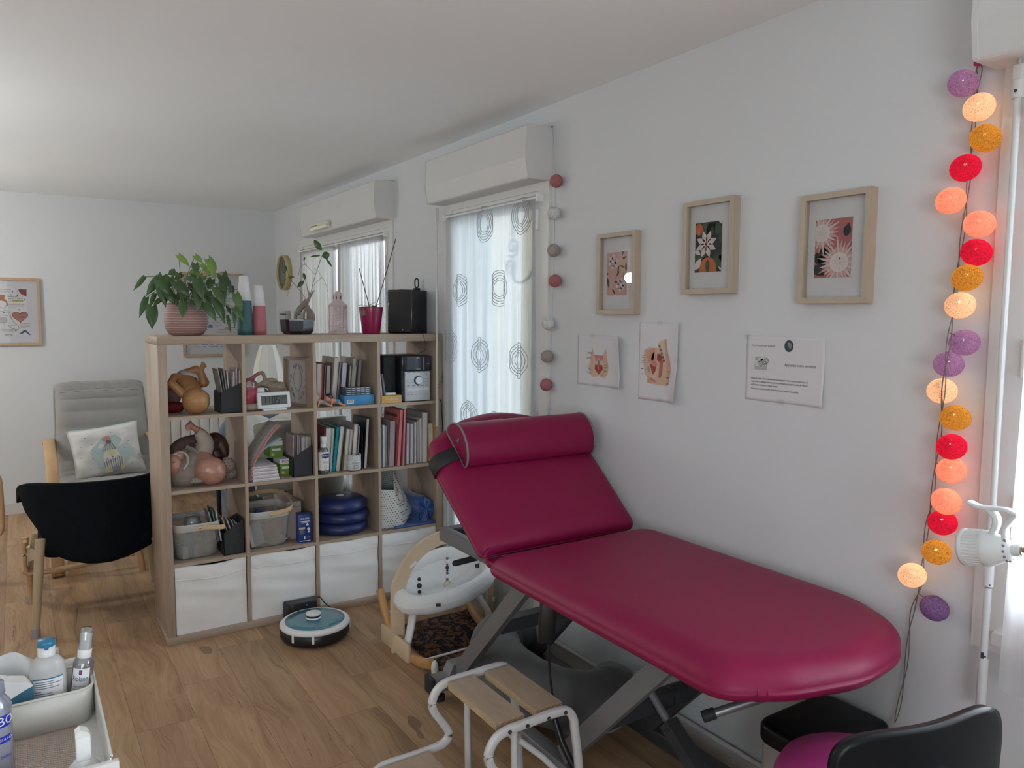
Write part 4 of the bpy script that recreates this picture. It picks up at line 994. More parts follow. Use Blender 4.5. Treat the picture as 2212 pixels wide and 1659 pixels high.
# ================================================================== SHELF CONTENTS
F3, F2, F1 = 1.0911, .7401, .3891
def book(x0, w, h, y0, dep, z, lean, cover, label, pages=None, spine='front', group=None, name='book', tk=.0022):
    r = thing(name, (x0, y0, z), label, 'book', group); r.rotation_euler = (0, lean, 0)
    b = MB(cover); b.box(0,tk,0,dep,0,h); b.box(w-tk,w,0,dep,0,h)
    if spine == 'front': b.box(0,w,0,tk,0,h)
    elif spine == 'back': b.box(0,w,dep-tk,dep,0,h)
    part('cover', b, r, world=False)
    if w > tk*2.2:
        p = MB(pages or M_pages); p.box(tk,w-tk,.004 if spine!='front' else tk,dep-.004,.003,h-.003); part('page_block', p, r, world=False)
    return r
def page_mat():
    m, t, p = base_mat('book_pages'); o = t.obj()
    f = t.noise(t.scaled(o,(900,1,1)),1.0,2); t.link(t.ramp(f,[(.3,(0.50,0.47,0.43)),(.7,(0.74,0.71,0.67))]), p.inputs['Base Color']); p.inputs['Roughness'].default_value = .85; return m
M_pages = page_mat()
def cm(name, col, r_=.45): return mat('cover_'+name, col, r_, var=.08, scale=12)
def books(rows, y0, dep, z, specs, group):
    out = []
    for (xl, xr, h, xb), (col, lab, sp, dy) in zip(rows, specs):
        lean = math.atan2(xl-xb, h)
        out.append(book(xb, (xr-xl)*math.cos(lean)-.0008, h/math.cos(lean)-.001-(xr-xl)*math.sin(abs(lean)), y0+dy, dep, z, lean, cm(*col), lab, None, sp, group))
    return out
G3 = 'books in the top row of the shelf'
rows = [(-0.7010,-0.6920,0.2229,-0.7070),(-0.6910,-0.6630,0.2259,-0.6990),(-0.6620,-0.6520,0.2269,-0.6730),(-0.6520,-0.6430,0.2129,-0.6630),(-0.6420,-0.6160,0.2129,-0.6510),(-0.5940,-0.5700,0.2559,-0.6180),(-0.5700,-0.5560,0.2299,-0.5940),(-0.5530,-0.5240,0.2259,-0.5720),(-0.5110,-0.4990,0.2109,-0.5300),(-0.4980,-0.4700,0.2099,-0.5180),(-0.4620,-0.4400,0.2369,-0.4830)]
books(rows, .10, .20, F3, [(('cream',(0.55,0.50,0.42)),'thin cream booklet, first on the left of the top-row books','front',0),(('brown_grey',(0.30,0.25,0.24)),'grey-brown book with pale page edges left of the thin red book','back',0),
 (('red',(0.55,0.03,0.03)),'thin bright red book in the top row','front',0),(('mauve',(0.34,0.29,0.32)),'slim mauve book just right of the thin red book','front',0),(('taupe',(0.36,0.31,0.29)),'taupe book in front of the tall sun-covered book','front',0),
 (('sunny',(0.62,0.56,0.50)),'tall cream book with an orange sun on its cover, top row','back',0),(('brown',(0.27,0.23,0.21)),'narrow brown book right of the tall sun-covered book','front',0),(('lavender',(0.50,0.49,0.57)),'pale lavender book above the stacked CD cases','front',0),
 (('dark_taupe',(0.18,0.15,0.13)),'slim dark booklet right of the pale lavender book','back',0),(('beige_grey',(0.40,0.36,0.34)),'beige-grey stack-like book behind the CD cases','front',0),(('plum_grey',(0.26,0.22,0.24)),'plum-grey book standing last on the right of the top-row books','front',0)], G3)
sun = [o for o in bpy.data.objects if o.get('label','').startswith('tall cream book')][0]
b = MB(mat('sun_orange',(0.60,0.27,0.06),.6))
for k in range(9):
    a = -PI*.45+k*PI*.9/8*.95; y0_, z0_ = .012, .10; y1_, z1_ = y0_+.065*math.cos(a), z0_+.10*math.sin(a)
    b.add([(-.0006,y0_+.02*math.cos(a),z0_+.03*math.sin(a)),(-.0006,y1_-.004,z1_+.004),(-.0006,y1_+.006,z1_-.004)],[(0,1,2)])
b.cyl((-.0006,.03,.215),(-.0008,.03,.215),.008,n=14)
b.text('lueur', .05, Matrix.Translation((-.0007,.085,.215)) @ Matrix(((0,0,-1,0),(-1,0,0,0),(0,1,0,0),(0,0,0,1))), M_ink)
part('cover_print', b, [c for c in bpy.data.objects if c.parent == sun][0], world=False)
book(-.495, .02, .246, .13, .2, F3, .05, cm('grey_tall',(0.42,0.38,0.36)), 'tall grey paperback with dark title lines behind the beige-grey book', None, 'back', G3)

# CD box set and cases
M_cyan = mat('cd_box_blue',(0.06,0.26,0.50),.4,var=.05)
cb = thing('cd_box_set', (-.49,.09,F3), 'sky blue box with a barcode under the stacked CD cases', 'box')
b = MB(M_cyan); b.rbox(-.573,-.405,.025,.17,F3,F3+.052,.0015); part('box_body', b, cb)
b = MB(M_paper); b.box(-.560,-.522,.0240,.0248,F3+.010,F3+.030)
for k in range(13): x = -.556+k*.0024; b.box(x, x+.0006+.0008*((k*7)%3)/2, .0236,.0240,F3+.014,F3+.028,M_ink)
part('barcode_sticker', b, cb)
M_case = glass('cd_case_plastic', (0.75,0.8,0.85), .12, .62, (0.12,0.15,0.19), .12)
for k, lab in enumerate(('lowest','second lowest','second highest','topmost')):
    z = F3+.0525+k*.0106; r = thing('cd_case', (-.49,.095,z), 'clear CD case with grey inlay, %s of the stack on the blue box' % lab, 'CD case', 'CD cases on the blue box')
    b = MB(M_case); b.rbox(-.565,-.423+.0,.030,.155,z,z+.0100,.001); part('case', b, r)
    b = MB(mat('cd_inlay',(0.10,0.14,0.20),.5,var=.4,scale=60)); b.box(-.562,-.426,.0293,.0299,z+.002,z+.0082)
    for j in range(5): b.box(-.555+j*.026,-.537+j*.026,.0288,.0293,z+.0040,z+.0060,M_paper)
    part('inlay', b, r)

# crawling baby figures
def blob(name, mb, parent, label=None, vox=.0025, sm=2):
    o = part(name, mb, parent, label); q = o.modifiers.new('remesh','REMESH'); q.mode='VOXEL'; q.voxel_size=vox; q.use_smooth_shade=True
    if sm: s_ = o.modifiers.new('smooth','SMOOTH'); s_.iterations = sm; s_.factor = .5
    return o
def capsule(b, p0, p1, r0, r1, m=None, n=14):
    b.cyl(p0, p1, r0, r1, n, m); b.ball(p0, r0, m, n); b.ball(p1, r1, m, n)
M_toyskin = mat('toy_skin',(0.62,0.27,0.17),.35,var=.06,coat=.2); M_toyskin2 = mat('toy_skin_pale',(0.55,0.33,0.26),.4,var=.06)
def crawl(x, y, s, skin, hairm, suit, label, flip=1):
    r = thing('crawling_baby_figure', (x,y,F3), label, 'toy figure', 'crawling baby toys on the top row')
    P = lambda a, c, d: (x+a*s*flip, y+c*s, F3+d*s)
    b = MB(skin); b.ball(P(-.030,0,.045),.0215*s); capsule(b,P(-.012,0,.030),P(.022,0,.022),.013*s,.014*s); capsule(b,P(-.012,-.012,.026),P(-.022,-.02,.004),.0055*s,.0045*s); capsule(b,P(-.012,.012,.026),P(-.030,.016,.004),.0055*s,.0045*s)
    capsule(b,P(.022,-.009,.018),P(.045,-.016,.006),.008*s,.0055*s); capsule(b,P(.022,.009,.018),P(.048,.012,.006),.008*s,.0055*s); b.ball(P(-.050,-.004,.042),.0035*s); b.ball(P(.054,-.016,.005),.006*s)
    for k in range(4): capsule(b,P(-.022,-.02,.004),P(-.027-.002*k,-.024+.003*k,.002),.0018*s,.0014*s,n=6)
    blob('figure_body', b, r, vox=.0014, sm=1)
    b = MB(hairm); b.ball(P(-.027,0,.050),.0215*s,sx=1.0,sy=1.03,sz=.9); part('hair', b, r)
    b = MB(suit); b.ball(P(.018,0,.023),.0165*s,sx=1.15); part('swimsuit', b, r)
    b = MB(M_ink); b.ball(P(-.0475,-.010,.047),.0022*s); part('eye', b, r); b = MB(M_ink); b.ball(P(-.0495,.004,.047),.0022*s); part('eye', b, r)
crawl(-.628,.035,1.0,M_toyskin,mat('toy_hair_black',(0.01,0.01,0.012),.25,coat=.4),mat('toy_blue',(0.03,0.22,0.33),.35),'crawling baby toy with black hair and blue pants')
crawl(-.694,.045,.98,M_toyskin2,mat('toy_hair_pale',(0.50,0.36,0.29),.5),mat('toy_teal',(0.20,0.30,0.32),.5),'crawling baby toy with pale hair, left of the black-haired one')

# baby doll with legs up
M_dtan = mat('doll_vinyl_tan',(0.40,0.205,0.085),.42,var=.05); M_cloth_l = mat('doll_diaper',(0.50,0.47,0.48),.9,var=.05,bump=.2,bscale=150)
d1 = thing('baby_doll', (-1.32,.14,F3), 'bald tan baby doll lying on its back, legs raised, on the top row', 'doll')
b = MB(M_dtan)
b.ball((-1.299,0.075,1.153),.0635,n=24,sx=1.0,sy=1.05,sz=1.0)
capsule(b,(-1.305,0.13,1.185),(-1.319,0.2,1.23),.050,.052); capsule(b,(-1.319,0.2,1.23),(-1.302,0.25,1.255),.050,.045)
capsule(b,(-1.35,0.11,1.187),(-1.397,0.13,1.238),.022,.020); capsule(b,(-1.397,0.13,1.238),(-1.377,0.17,1.268),.0195,.016); capsule(b,(-1.377,0.17,1.268),(-1.351,0.19,1.27),.015,.013)
capsule(b,(-1.315,0.24,1.249),(-1.337,0.22,1.263),.027,.024); capsule(b,(-1.337,0.22,1.263),(-1.273,0.19,1.299),.024,.018); capsule(b,(-1.273,0.19,1.299),(-1.257,0.185,1.285),.016,.014)
capsule(b,(-1.273,0.24,1.22),(-1.236,0.19,1.231),.026,.024); capsule(b,(-1.236,0.19,1.231),(-1.252,0.18,1.285),.022,.015); capsule(b,(-1.252,0.18,1.285),(-1.244,0.17,1.316),.013,.012)
capsule(b,(-1.269,0.12,1.184),(-1.238,0.16,1.165),.02,.018)
for k, q in enumerate(((-1.248,0.17,1.332),(-1.243,0.165,1.332),(-1.238,0.165,1.327),(-1.233,0.165,1.32),(-1.23,0.165,1.311))):
    capsule(b,(-1.242,0.17,1.313),q,.0065,.0048,n=8)
for k, q in enumerate(((-1.344,0.19,1.277),(-1.341,0.185,1.27),(-1.343,0.185,1.261),(-1.352,0.185,1.257))):
    capsule(b,(-1.355,0.19,1.268),q,.006,.0045,n=8)
blob('doll_body', b, d1, vox=.0028, sm=2)
b = MB(M_cloth_l)
def dia(u, v):
    c = Vector((-1.308,0.22,1.244)); a = 2*PI*u; ax = (Vector((-1.299,0.27,1.26))-Vector((-1.311,0.17,1.218))).normalized(); s1 = ax.orthogonal().normalized(); s2 = ax.cross(s1)
    return c+ax*(v-.5)*.065+(s1*math.cos(a)+s2*math.sin(a))*(.0555+.003*math.sin(5*a+v*4)-.012*(v-.5)**2*4)
b.grid(dia, 32, 8, closed_u=True); part('diaper', b, d1, solid=.003)
b = MB(M_dtan); b.ball((-1.348,0.09,1.184),.011,sx=.5); part('ear', b, d1)
r = thing('red_pouch', (-1.40,.27,F3), 'crumpled red and grey cloth pouch behind the tan doll', 'pouch')
b = MB(mat('dark_red_cloth',(0.16,0.006,0.012),.8,var=.15)); b.rbox(-1.428,-1.335,.16,.34,F3,F3+.050,.022,4); part('pouch_body', b, r)
b = MB(mat('faded_red_label',(0.20,0.12,0.12),.7,var=.3,scale=30)); b.rbox(-1.425,-1.345,.18,.35,F3+.045,F3+.118,.02,4); part('folded_flap', b, r)

def file_box(x0, x1, y0, y1, z, hl, hr, label):
    r = thing('magazine_file', ((x0+x1)/2,(y0+y1)/2,z), label, 'file box', 'dark grey file boxes in the shelf'); m = mat('charcoal_card',(0.035,0.037,0.042),.85,var=.2,scale=120); t = .003
    b = MB(m)
    for y in (y0, y1-t): b.prism([(x0,y,z),(x1,y,z),(x1,y,z+hr),(x0+(x1-x0)*.86,y,z+hr*.96),(x0,y,z+hl)], (0,t,0))
    b.box(x0,x0+t,y0,y1,z,z+hl); b.box(x1-t,x1,y0,y1,z,z+hr); b.box(x0,x1,y0,y1,z,z+t)
    part('box_body', b, r); return r
ORD = ('first','second','third','fourth','fifth','sixth','seventh','eighth','ninth','tenth','eleventh','twelfth')
def leaflets(specs, group, label):
    """specs: (x, y0, y1, z0, h, lean, thick, material)"""
    for i_, (x, y0, y1, z0, h, lean, tk, m) in enumerate(sorted(specs, key=lambda q: q[0])):
        r = thing('leaflet', (x,y0,z0), '%s %s, %s from the left in the %s' % (m.name.replace('leaflet_','').replace('dark','dark brown'), label, ORD[i_], group.split(' in the ')[1]), 'leaflet', group); r.rotation_euler = (0, lean, 0)
        b = MB(m); b.box(0,tk,0,y1-y0,0,h); part('leaflet_pages', b, r, world=False)
pm = [mat('leaflet_grey',(0.30,0.28,0.27),.7,var=.3,scale=25),mat('leaflet_white',(0.55,0.53,0.53),.7,var=.1,scale=25),mat('leaflet_teal',(0.12,0.17,0.18),.6,var=.3,scale=20),mat('leaflet_dark',(0.07,0.06,0.06),.6,var=.4,scale=20),mat('leaflet_pink',(0.40,0.30,0.30),.7,var=.2,scale=20),mat('leaflet_red',(0.20,0.05,0.07),.6)]
file_box(-1.197,-1.092,.02,.17,F3,.100,.148,'dark grey slanted file box packed with leaflets in the top row')
leaflets([(-1.180+.009*k,.035,.155,F3+.06,.155-.01*(k%2),-.16+.03*k,.004,pm[(k*2)%5]) for k in range(4)]+[(-1.140+.007*k,.03,.15,F3+.05,.150+.008*(k%3),.05,.0035,pm[(k*3+1)%6]) for k in range(6)],'leaflets in the top-row file box','leaflet')

# c1 top: pelvis model, cup, clock, framed drawing
pv = thing('pelvis_model', (-.93,.22,F3), 'beige plastic pelvic bone model behind the digital clock', 'anatomical model')
M_bone = mat('bone_plastic',(0.42,0.34,0.265),.45,var=.06)
b = MB(M_bone)
path = [(-0.994,0.2,1.203),(-0.998,0.2,1.23),(-0.986,0.2,1.253),(-0.96,0.2,1.267),(-0.946,0.2,1.266),(-0.939,0.2,1.244),(-0.928,0.2,1.227)]
b.tube(smooth_path(path,4), .0095, 10)
b.tube(smooth_path([(-0.991,0.2,1.215),(-0.975,0.2,1.205),(-0.952,0.2,1.213),(-0.935,0.2,1.225)],4), .011, 10)
b.ball((-0.93,0.2,1.212),.024,sx=1.1,sy=.8); b.ball((-0.895,0.2,1.199),.030,sx=1.3,sy=.9,sz=.8); b.ball((-0.861,0.2,1.19),.032,sx=1.0,sy=1,sz=.9)
b.tube(smooth_path([(-0.927,0.2,1.232),(-0.899,0.2,1.233),(-0.885,0.2,1.225),(-0.87,0.2,1.212),(-0.846,0.2,1.211)],4), .007, 10); b.tube(smooth_path([(-0.894,0.2,1.225),(-0.884,0.2,1.232),(-0.875,0.2,1.22)],4), .006, 8)
b.tube(smooth_path([(-0.851,0.2,1.204),(-0.835,0.2,1.171),(-0.834,0.2,1.125)],4), .014, 10); b.ball((-0.881,0.2,1.157),.040,sx=1.4,sy=.8,sz=.7); b.ball((-0.961,0.22,1.188),.016)
b.tube([(-0.961,0.22,1.188),(-0.926,0.22,1.157)],.018,10)
for q in ((-0.944,0.2,1.131),(-0.843,0.2,1.116)): b.cyl((q[0],q[1],F3+.003),(q[0],q[1],q[2]),.012,n=10)
blob('bone', b, pv, vox=.003, sm=2)
cu = thing('pink_cup', (-1.048,.10,F3+.036), 'translucent pink measuring cup on a white ring in the top row', 'cup')
b = MB(mat('pink_plastic',(0.50,0.08,0.14),.3,var=.04,trans=.15)); b.lathe([(0,.0),(.036,.0),(.038,.002),(.044,.075),(.042,.075),(.036,.004),(0,.004)], (-1.048,.10,F3+.036), 32); part('cup_body', b, cu)
b = MB(glass('clear_pink_plastic',(0.95,0.75,0.78),.1,.25,(0.6,0.35,0.38))); b.lathe([(.043,.074),(.046,.10),(.030,.118),(0,.125)], (-1.048,.10,F3+.036), 32); part('clear_lid', b, cu)
b = MB(MATS['pink_plastic']); b.M = Matrix.Translation((-1.035,.10,F3+.158)) @ Matrix.Rotation(math.radians(-33),4,'Y'); b.rbox(-.045,.045,-.014,.014,-.004,.004,.003); part('measuring_scoop', b, cu)
b = MB(M_bone); b.tube([(-1.04+.046*math.cos(a),.11+.046*math.sin(a),F3+.018) for a in [i*PI/16 for i in range(32)]], .0175, 12, closed=True)
single('plastic_ring', b, (-1.04,.11,F3), 'cream plastic ring under the pink cup', 'ring')
b = MB(M_white); b.rbox(-1.003,-.965,.10,.135,F3+.001,F3+.108,.004); single('white_card_box', b, (-.985,.117,F3), 'small white carton between the pink cup and the clock', 'box')
ck = thing('digital_clock', (-.937,.035,F3), 'white digital clock reading 11:05 at the front of the top row', 'clock')
b = MB(mat('clock_white',(0.74,0.77,0.78),.3,var=.01)); b.M = Matrix.Translation((-.937,.035,F3+.0085)) @ Matrix.Rotation(math.radians(3),4,'Z') @ Matrix.Rotation(math.radians(-9),4,'X'); b.rbox(-.084,.084,-.008,.010,.0,.082,.006); part('clock_case', b, ck)
b = MB(mat('lcd_grey',(0.11,0.12,0.115),.3,var=.02)); b.M = Matrix.Translation((-.937,.035,F3+.0085)) @ Matrix.Rotation(math.radians(3),4,'Z') @ Matrix.Rotation(math.radians(-9),4,'X')
b.box(-.066,.066,-.0088,-.0078,.018,.064)
TM = b.M @ Matrix.Translation((0,-.0092,.041)) @ Matrix.Rotation(PI/2,4,'X')
def seg(b, x, ch, s=1.0):
    S_ = {'1':'bc','0':'abcdef','5':'afgcd'}[ch]; w, h, t = .015*s, .036*s, .0028*s
    R_ = {'a':(0,w,h-t,h),'d':(0,w,0,t),'g':(0,w,h/2-t/2,h/2+t/2),'f':(0,t,h/2,h),'e':(0,t,0,h/2),'b':(w-t,w,h/2,h),'c':(w-t,w,0,h/2)}
    for k in S_: q = R_[k]; b.box(x+q[0],x+q[1],-.0094,-.0089,.023+q[2],.023+q[3],mat('lcd_segment',(0.006,0.007,0.006),.4))
for i_, ch in enumerate('1105'): seg(b, -.058+i_*.021+(.005 if i_ > 1 else 0), ch)
b.text('14 02', .012, b.M.inverted() @ TM @ Matrix.Translation((.046,.010,0)), MATS['lcd_segment']); 
part('clock_display', b, ck)
b = MB(M_white); b.rbox(-.997,-.879,.012,.075,F3,F3+.0095,.002); part('clock_base', b, ck)

M_ofr = wood('frame_oak',(0.40,0.29,0.21),(0.29,0.20,0.145),'Z',.5,14,14)
fd = thing('framed_drawing', (-.74,.22,F3), 'small oak box frame with a leafy line drawing leaning in the top row', 'framed drawing')
FM = Matrix.Translation((-.737,.055,F3)) @ Matrix.Rotation(math.radians(90+13),4,'Z')
def frame_mesh(M, w, h, d, bw, m):
    b = MB(m); b.M = M
    b.box(0,bw,0,d,0,h); b.box(w-bw,w,0,d,0,h); b.box(bw,w-bw,0,d,0,bw); b.box(bw,w-bw,0,d,h-bw,h); return b
b = frame_mesh(FM,.235,.255,.030,.012,M_ofr); b.box(.012,.223,.0,.004,.012,.243,M_ofr); part('frame', b, fd)
b = MB(mat('drawing_paper',(0.50,0.47,0.46),.8,var=.03)); b.M = FM; b.box(.012,.223,.010,.0115,.012,.243); pp = part('drawing', b, fd)
b = MB(mat('drawing_line',(0.17,0.15,0.16),.8)); b.M = FM; rnd = random.Random(4)
for k in range(26):
    a = rnd.uniform(0,2*PI); cx_, cz_ = .118+.07*math.cos(a), .125+.09*math.sin(a); s_ = rnd.uniform(.006,.016); t_ = rnd.uniform(0,PI)
    b.tube([(cx_+s_*math.cos(q)*math.cos(t_)-s_*.4*math.sin(q)*math.sin(t_), .0122, cz_+s_*math.cos(q)*math.sin(t_)+s_*.4*math.sin(q)*math.cos(t_)) for q in [j*PI/6 for j in range(12)]], .0006, 4, closed=True)
for sx_ in (-1, 1): b.tube(smooth_path([(.118+sx_*.016,.0122,.205),(.118+sx_*.040,.0122,.15),(.118+sx_*.030,.0122,.10),(.118,.0122,.07)],5), .0009, 4)
b.tube([(.118+.016*math.cos(q),.0122,.205+.018*math.sin(q)) for q in [j*PI/8 for j in range(16)]], .0008, 4, closed=True)
b.cyl((.030,.0118,.105),(.030,.0124,.105),.013,n=16,m=mat('drawing_terracotta',(0.36,0.16,0.10),.8))
part('line_art', b, pp)

# stereo
sr = thing('stereo_unit', (-.15,.14,F3), 'black and silver compact stereo with a round volume knob, top row right', 'stereo')
b = MB(M_spk); b.rbox(-.243,-.062,.035,.30,F3+.004,F3+.252,.003); 
for x in (-.23,-.075): b.box(x-.008,x+.008,.05,.065,F3,F3+.004)
part('stereo_body', b, sr)
b = MB(mat('smoked_window',(0.022,0.028,0.042),.07,coat=.6,var=.02)); b.rbox(-.2425,-.0625,.020,.036,F3+.172,F3+.252,.004); b.box(-.2405,-.237,.019,.036,F3+.01,F3+.172,mat('dark_slate',(0.05,0.06,0.07),.3)); 
b.box(-.1130,-.1105,.0192,.0200,F3+.175,F3+.250,mat('pale_blue_strip',(0.35,0.40,0.55),.4))
T_ = lambda x, z: Matrix.Translation((x,.0190,z)) @ Matrix.Rotation(PI/2,4,'X')
b.text('JVC', .013, T_(-.146,F3+.243), M_white); b.text('COMPACT', .006, T_(-.145,F3+.180), M_white); b.text('SYSTEM', .006, T_(-.085,F3+.207), M_white)
part('display_window', b, sr)
b = MB(mat('silver_panel',(0.62,0.66,0.68),.35,.35,var=.02)); b.rbox(-.228,-.075,.014,.036,F3+.004,F3+.168,.003); sv = part('control_panel', b, sr)
b = MB(M_steel); b.cyl((-.1495,.0138,F3+.118),(-.1495,-.001,F3+.118),.0225,.0205,n=32); b.cyl((-.1495,.0138,F3+.118),(-.1495,.010,F3+.118),.0255,n=32,m=mat('knob_dark',(0.07,0.07,0.075),.3,.6)); part('volume_knob', b, sv)
b = MB(M_white)
b.rbox(-.215,-.086,.0115,.0142,F3+.062,F3+.076,.001); 
part('disc_slot', b, sv)
b = MB(mat('button_grey',(0.30,0.32,0.33),.4))
for x0,x1 in ((-.217,-.183),(-.116,-.086)): b.tube([(x0,.0132,F3+.108),(x1,.0132,F3+.108),(x1,.0132,F3+.126),(x0,.0132,F3+.126)],.0006,4,closed=True)
for x in (-.208,-.178,-.150,-.122,-.093): b.rbox(x-.008,x+.008,.0128,.0142,F3+.086,F3+.0915,.001)
for x in (-.205,-.175,-.145,-.115,-.09): b.rbox(x-.010,x+.010,.0128,.0142,F3+.161,F3+.166,.001)
for x in (-.203,-.098): b.cyl((x,.0132,F3+.147),(x,.0142,F3+.147),.003,n=8)
b.box(-.222,-.080,.0136,.0141,F3+.0515,F3+.0522); 
for k in range(6): b.box(-.218+k*.023,-.204+k*.023,.0135,.0141,F3+.039,F3+.042)
part('small_controls', b, sv)
s2 = thing('stereo_speaker', (-.27,.20,F3), 'black speaker cabinet standing to the left of the stereo unit', 'loudspeaker')
b = MB(M_spk); b.M = Matrix.Translation((-.290,.09,F3)) @ Matrix.Rotation(math.radians(0),4,'Z'); b.rbox(-.035,.040,.0,.22,.0,.254,.004); b.rbox(-.033,.038,-.004,.002,.004,.250,.002,m=M_blackm); part('cabinet', b, s2)
b = MB(M_black); b.tube(smooth_path([(-.06,.25,F3+.02),(-.03,.14,F3+.02),(-.035,.06,F3+.015),(-.02,-.006,F3+.0),(-.015,-.008,F3-.06),(-.008,-.008,F3-.14),(-.006,-.008,F3-.30)],6), .0028, 7)
single('stereo_power_cable', b, (-.02,0,F3), 'black cable running from the stereo down the shelf side', 'cable')
b = MB(mat('dark_red_wire',(0.10,0.02,0.02),.5)); b.tube(smooth_path([(-.064,.24,F3+.11),(-.05,.10,F3+.085),(-.035,-.004,F3+.088),(-.012,-.006,F3+.125),(-.0045,-.004,F3+.155),(-.004,.05,F3+.17)],6), .0010, 5); b.tube(smooth_path([(-.064,.24,F3+.10),(-.05,.10,F3+.072),(-.030,-.004,F3+.074),(-.012,-.006,F3+.100),(-.0045,-.004,F3+.135),(-.004,.05,F3+.15)],6), .0010, 5)
single('speaker_wire_pair', b, (-.03,0,F3+.1), 'dark red speaker wires bulging out beside the stereo', 'wire')
kb = thing('card_box', (-.313,.06,F3), 'mustard yellow card box with white lettering in front of the black speaker', 'box')
b = MB(mat('mustard',(0.62,0.38,0.12),.5,var=.03)); b.rbox(-.372,-.254,.004,.080,F3,F3+.042,.001); b.text('simply', .016, Matrix.Translation((-.333,.0035,F3+.024)) @ Matrix.Rotation(PI/2,4,'X'), mat('pale_yellow',(0.78,0.62,0.36),.6)); b.text('karma', .017, Matrix.Translation((-.294,.0035,F3+.024)) @ Matrix.Rotation(PI/2,4,'X'), M_white); b.box(-.345,-.280,.0033,.004,F3+.0085,F3+.0095,M_white); part('box_body', b, kb)
rc_ = thing('remote_control', (-.305,.055,F3+.0425), 'small white remote control lying on the mustard box', 'remote control')
b = MB(M_white); b.rbox(-.343,-.277,.020,.055,F3+.0425,F3+.0555,.005); part('remote_body', b, rc_)
b = MB(M_ink); b.cyl((-.284,.0195,F3+.049),(-.284,.0205,F3+.049),.002,n=8); part('remote_button', b, rc_)
for k, (x, m_, lb) in enumerate(((-.372,pm[1],'white CD booklet leaning beside the mustard box, leftmost'),(-.366,mat('slate_cover',(0.16,0.18,0.22),.3),'slate blue CD case leaning on the mustard box'),)):
    r = thing('cd_case', (x,.02,F3+.043), lb, 'CD case', None); r.rotation_euler = (0,-.10-.04*k,0); r.location.x = x+.004+.014*k
    b = MB(m_); b.rbox(0,.009,0,.055,0,.125-.006*k,.001); part('case', b, r, world=False)
# ------------------------------------------------ second row: dolls
M_dpink = mat('doll_vinyl_pink',(0.44,0.215,0.16),.32,var=.06,coat=.25); M_taupe = mat('taupe_cloth',(0.27,0.215,0.18),.9,var=.08,bump=.2,bscale=200); M_cream = mat('cream_knit',(0.43,0.385,0.33),.9,var=.06,bump=.3,bscale=240); M_brownc = mat('brown_cloth',(0.085,0.05,0.042),.85,var=.15)
d2 = thing('baby_doll', (-1.27,.10,F2), 'pink bald baby doll in a taupe suit, one fist raised, in the second row', 'doll')
b = MB(M_dpink)
b.ball((-1.237,0.075,0.806),.069,n=24,sx=1.0,sy=1.05,sz=1.0); b.ball((-1.255,0.072,0.815),.064,n=20); b.ball((-1.27,0.07,0.874),.009,n=10)
capsule(b,(-1.266,0.13,0.989),(-1.305,0.12,1.018),.0165,.0145)
b.ball((-1.32,0.12,1.031),.019,n=14,sz=.9)
for q in ((-1.34,0.115,1.03),(-1.339,0.11,1.02),(-1.333,0.11,1.01),(-1.319,0.12,1.049)): capsule(b,(-1.322,0.12,1.028),q,.0095,.0065,n=8)
capsule(b,(-1.261,0.1,0.843),(-1.277,0.16,0.87),.05,.05)
blob('doll_body', b, d2, vox=.003, sm=2)
b = MB(M_cream); b.tube(smooth_path([(-1.284,0.125,1),(-1.267,0.13,0.973),(-1.249,0.14,0.933),(-1.263,0.15,0.886),(-1.288,0.16,0.859)],4), [.020,.024,.028,.030,.032,.034,.036,.038,.040,.042,.043,.043,.043,.044,.044,.044,.044], 20); b.tube([(-1.286,0.125,1),(-1.282,0.125,0.997)],.023,16); part('sleeve', b, d2)
b = MB(M_dpink); b.ball((-1.166,0.1,0.81),.012,sx=.6); part('ear', b, d2)
b = MB(M_taupe); b.tube(smooth_path([(-1.28,0.12,0.879),(-1.309,0.12,0.904),(-1.339,0.14,0.92)],5), .012, 8, flat=(.018,.005,(0,-.5,1))); b.ball((-1.254,0.17,0.831),.06,n=18,sx=1.1); part('suit', b, d2)
d3 = thing('baby_doll', (-1.38,.16,F2), 'doll in a light taupe suit lying face up, leftmost in the second row', 'doll')
b = MB(M_dpink); b.ball((-1.407,0.09,0.853),.052,n=22,sx=.75); b.ball((-1.38,0.1,0.889),.030,n=16); blob('doll_head', b, d3, vox=.003, sm=2)
b = MB(M_ink); b.tube(smooth_path([(-1.42,0.034,0.873),(-1.412,0.034,0.87),(-1.403,0.036,0.875)],4), .0009, 5); part('closed_eye', b, d3)
b = MB(M_taupe)
b.ball((-1.354,0.12,0.804),.078,n=22,sx=1.0,sy=1.0,sz=.95); capsule(b,(-1.328,0.12,0.847),(-1.287,0.16,0.871),.055,.05); b.ball((-1.38,0.15,0.767),.055,n=18); capsule(b,(-1.355,0.14,0.881),(-1.37,0.17,0.9),.035,.035)
blob('suit', b, d3, vox=.004, sm=3)
b = MB(M_cream); b.tube(smooth_path([(-1.411,0.085,0.895),(-1.373,0.09,0.906),(-1.349,0.085,0.893),(-1.348,0.06,0.859),(-1.372,0.045,0.83)],5), .013, 10, flat=(.016,.006,(0,-1,.3))); part('collar', b, d3)
b = MB(M_brownc); b.tube(smooth_path([(-1.418,0.13,0.888),(-1.385,0.14,0.922),(-1.351,0.15,0.943),(-1.306,0.16,0.953),(-1.277,0.17,0.956)],5), [.018,.02,.022,.024,.026,.027,.028,.028,.028,.028,.027,.027,.026,.026,.025,.025,.024,.023,.022,.022,.02], 14); b.tube(smooth_path([(-1.384,0.15,0.882),(-1.34,0.16,0.906),(-1.295,0.17,0.928)],4), .022, 12)
single('brown_blanket', b, (-1.35,.15,F2+.1), 'dark brown folded blanket behind the taupe-wrapped doll', 'blanket')
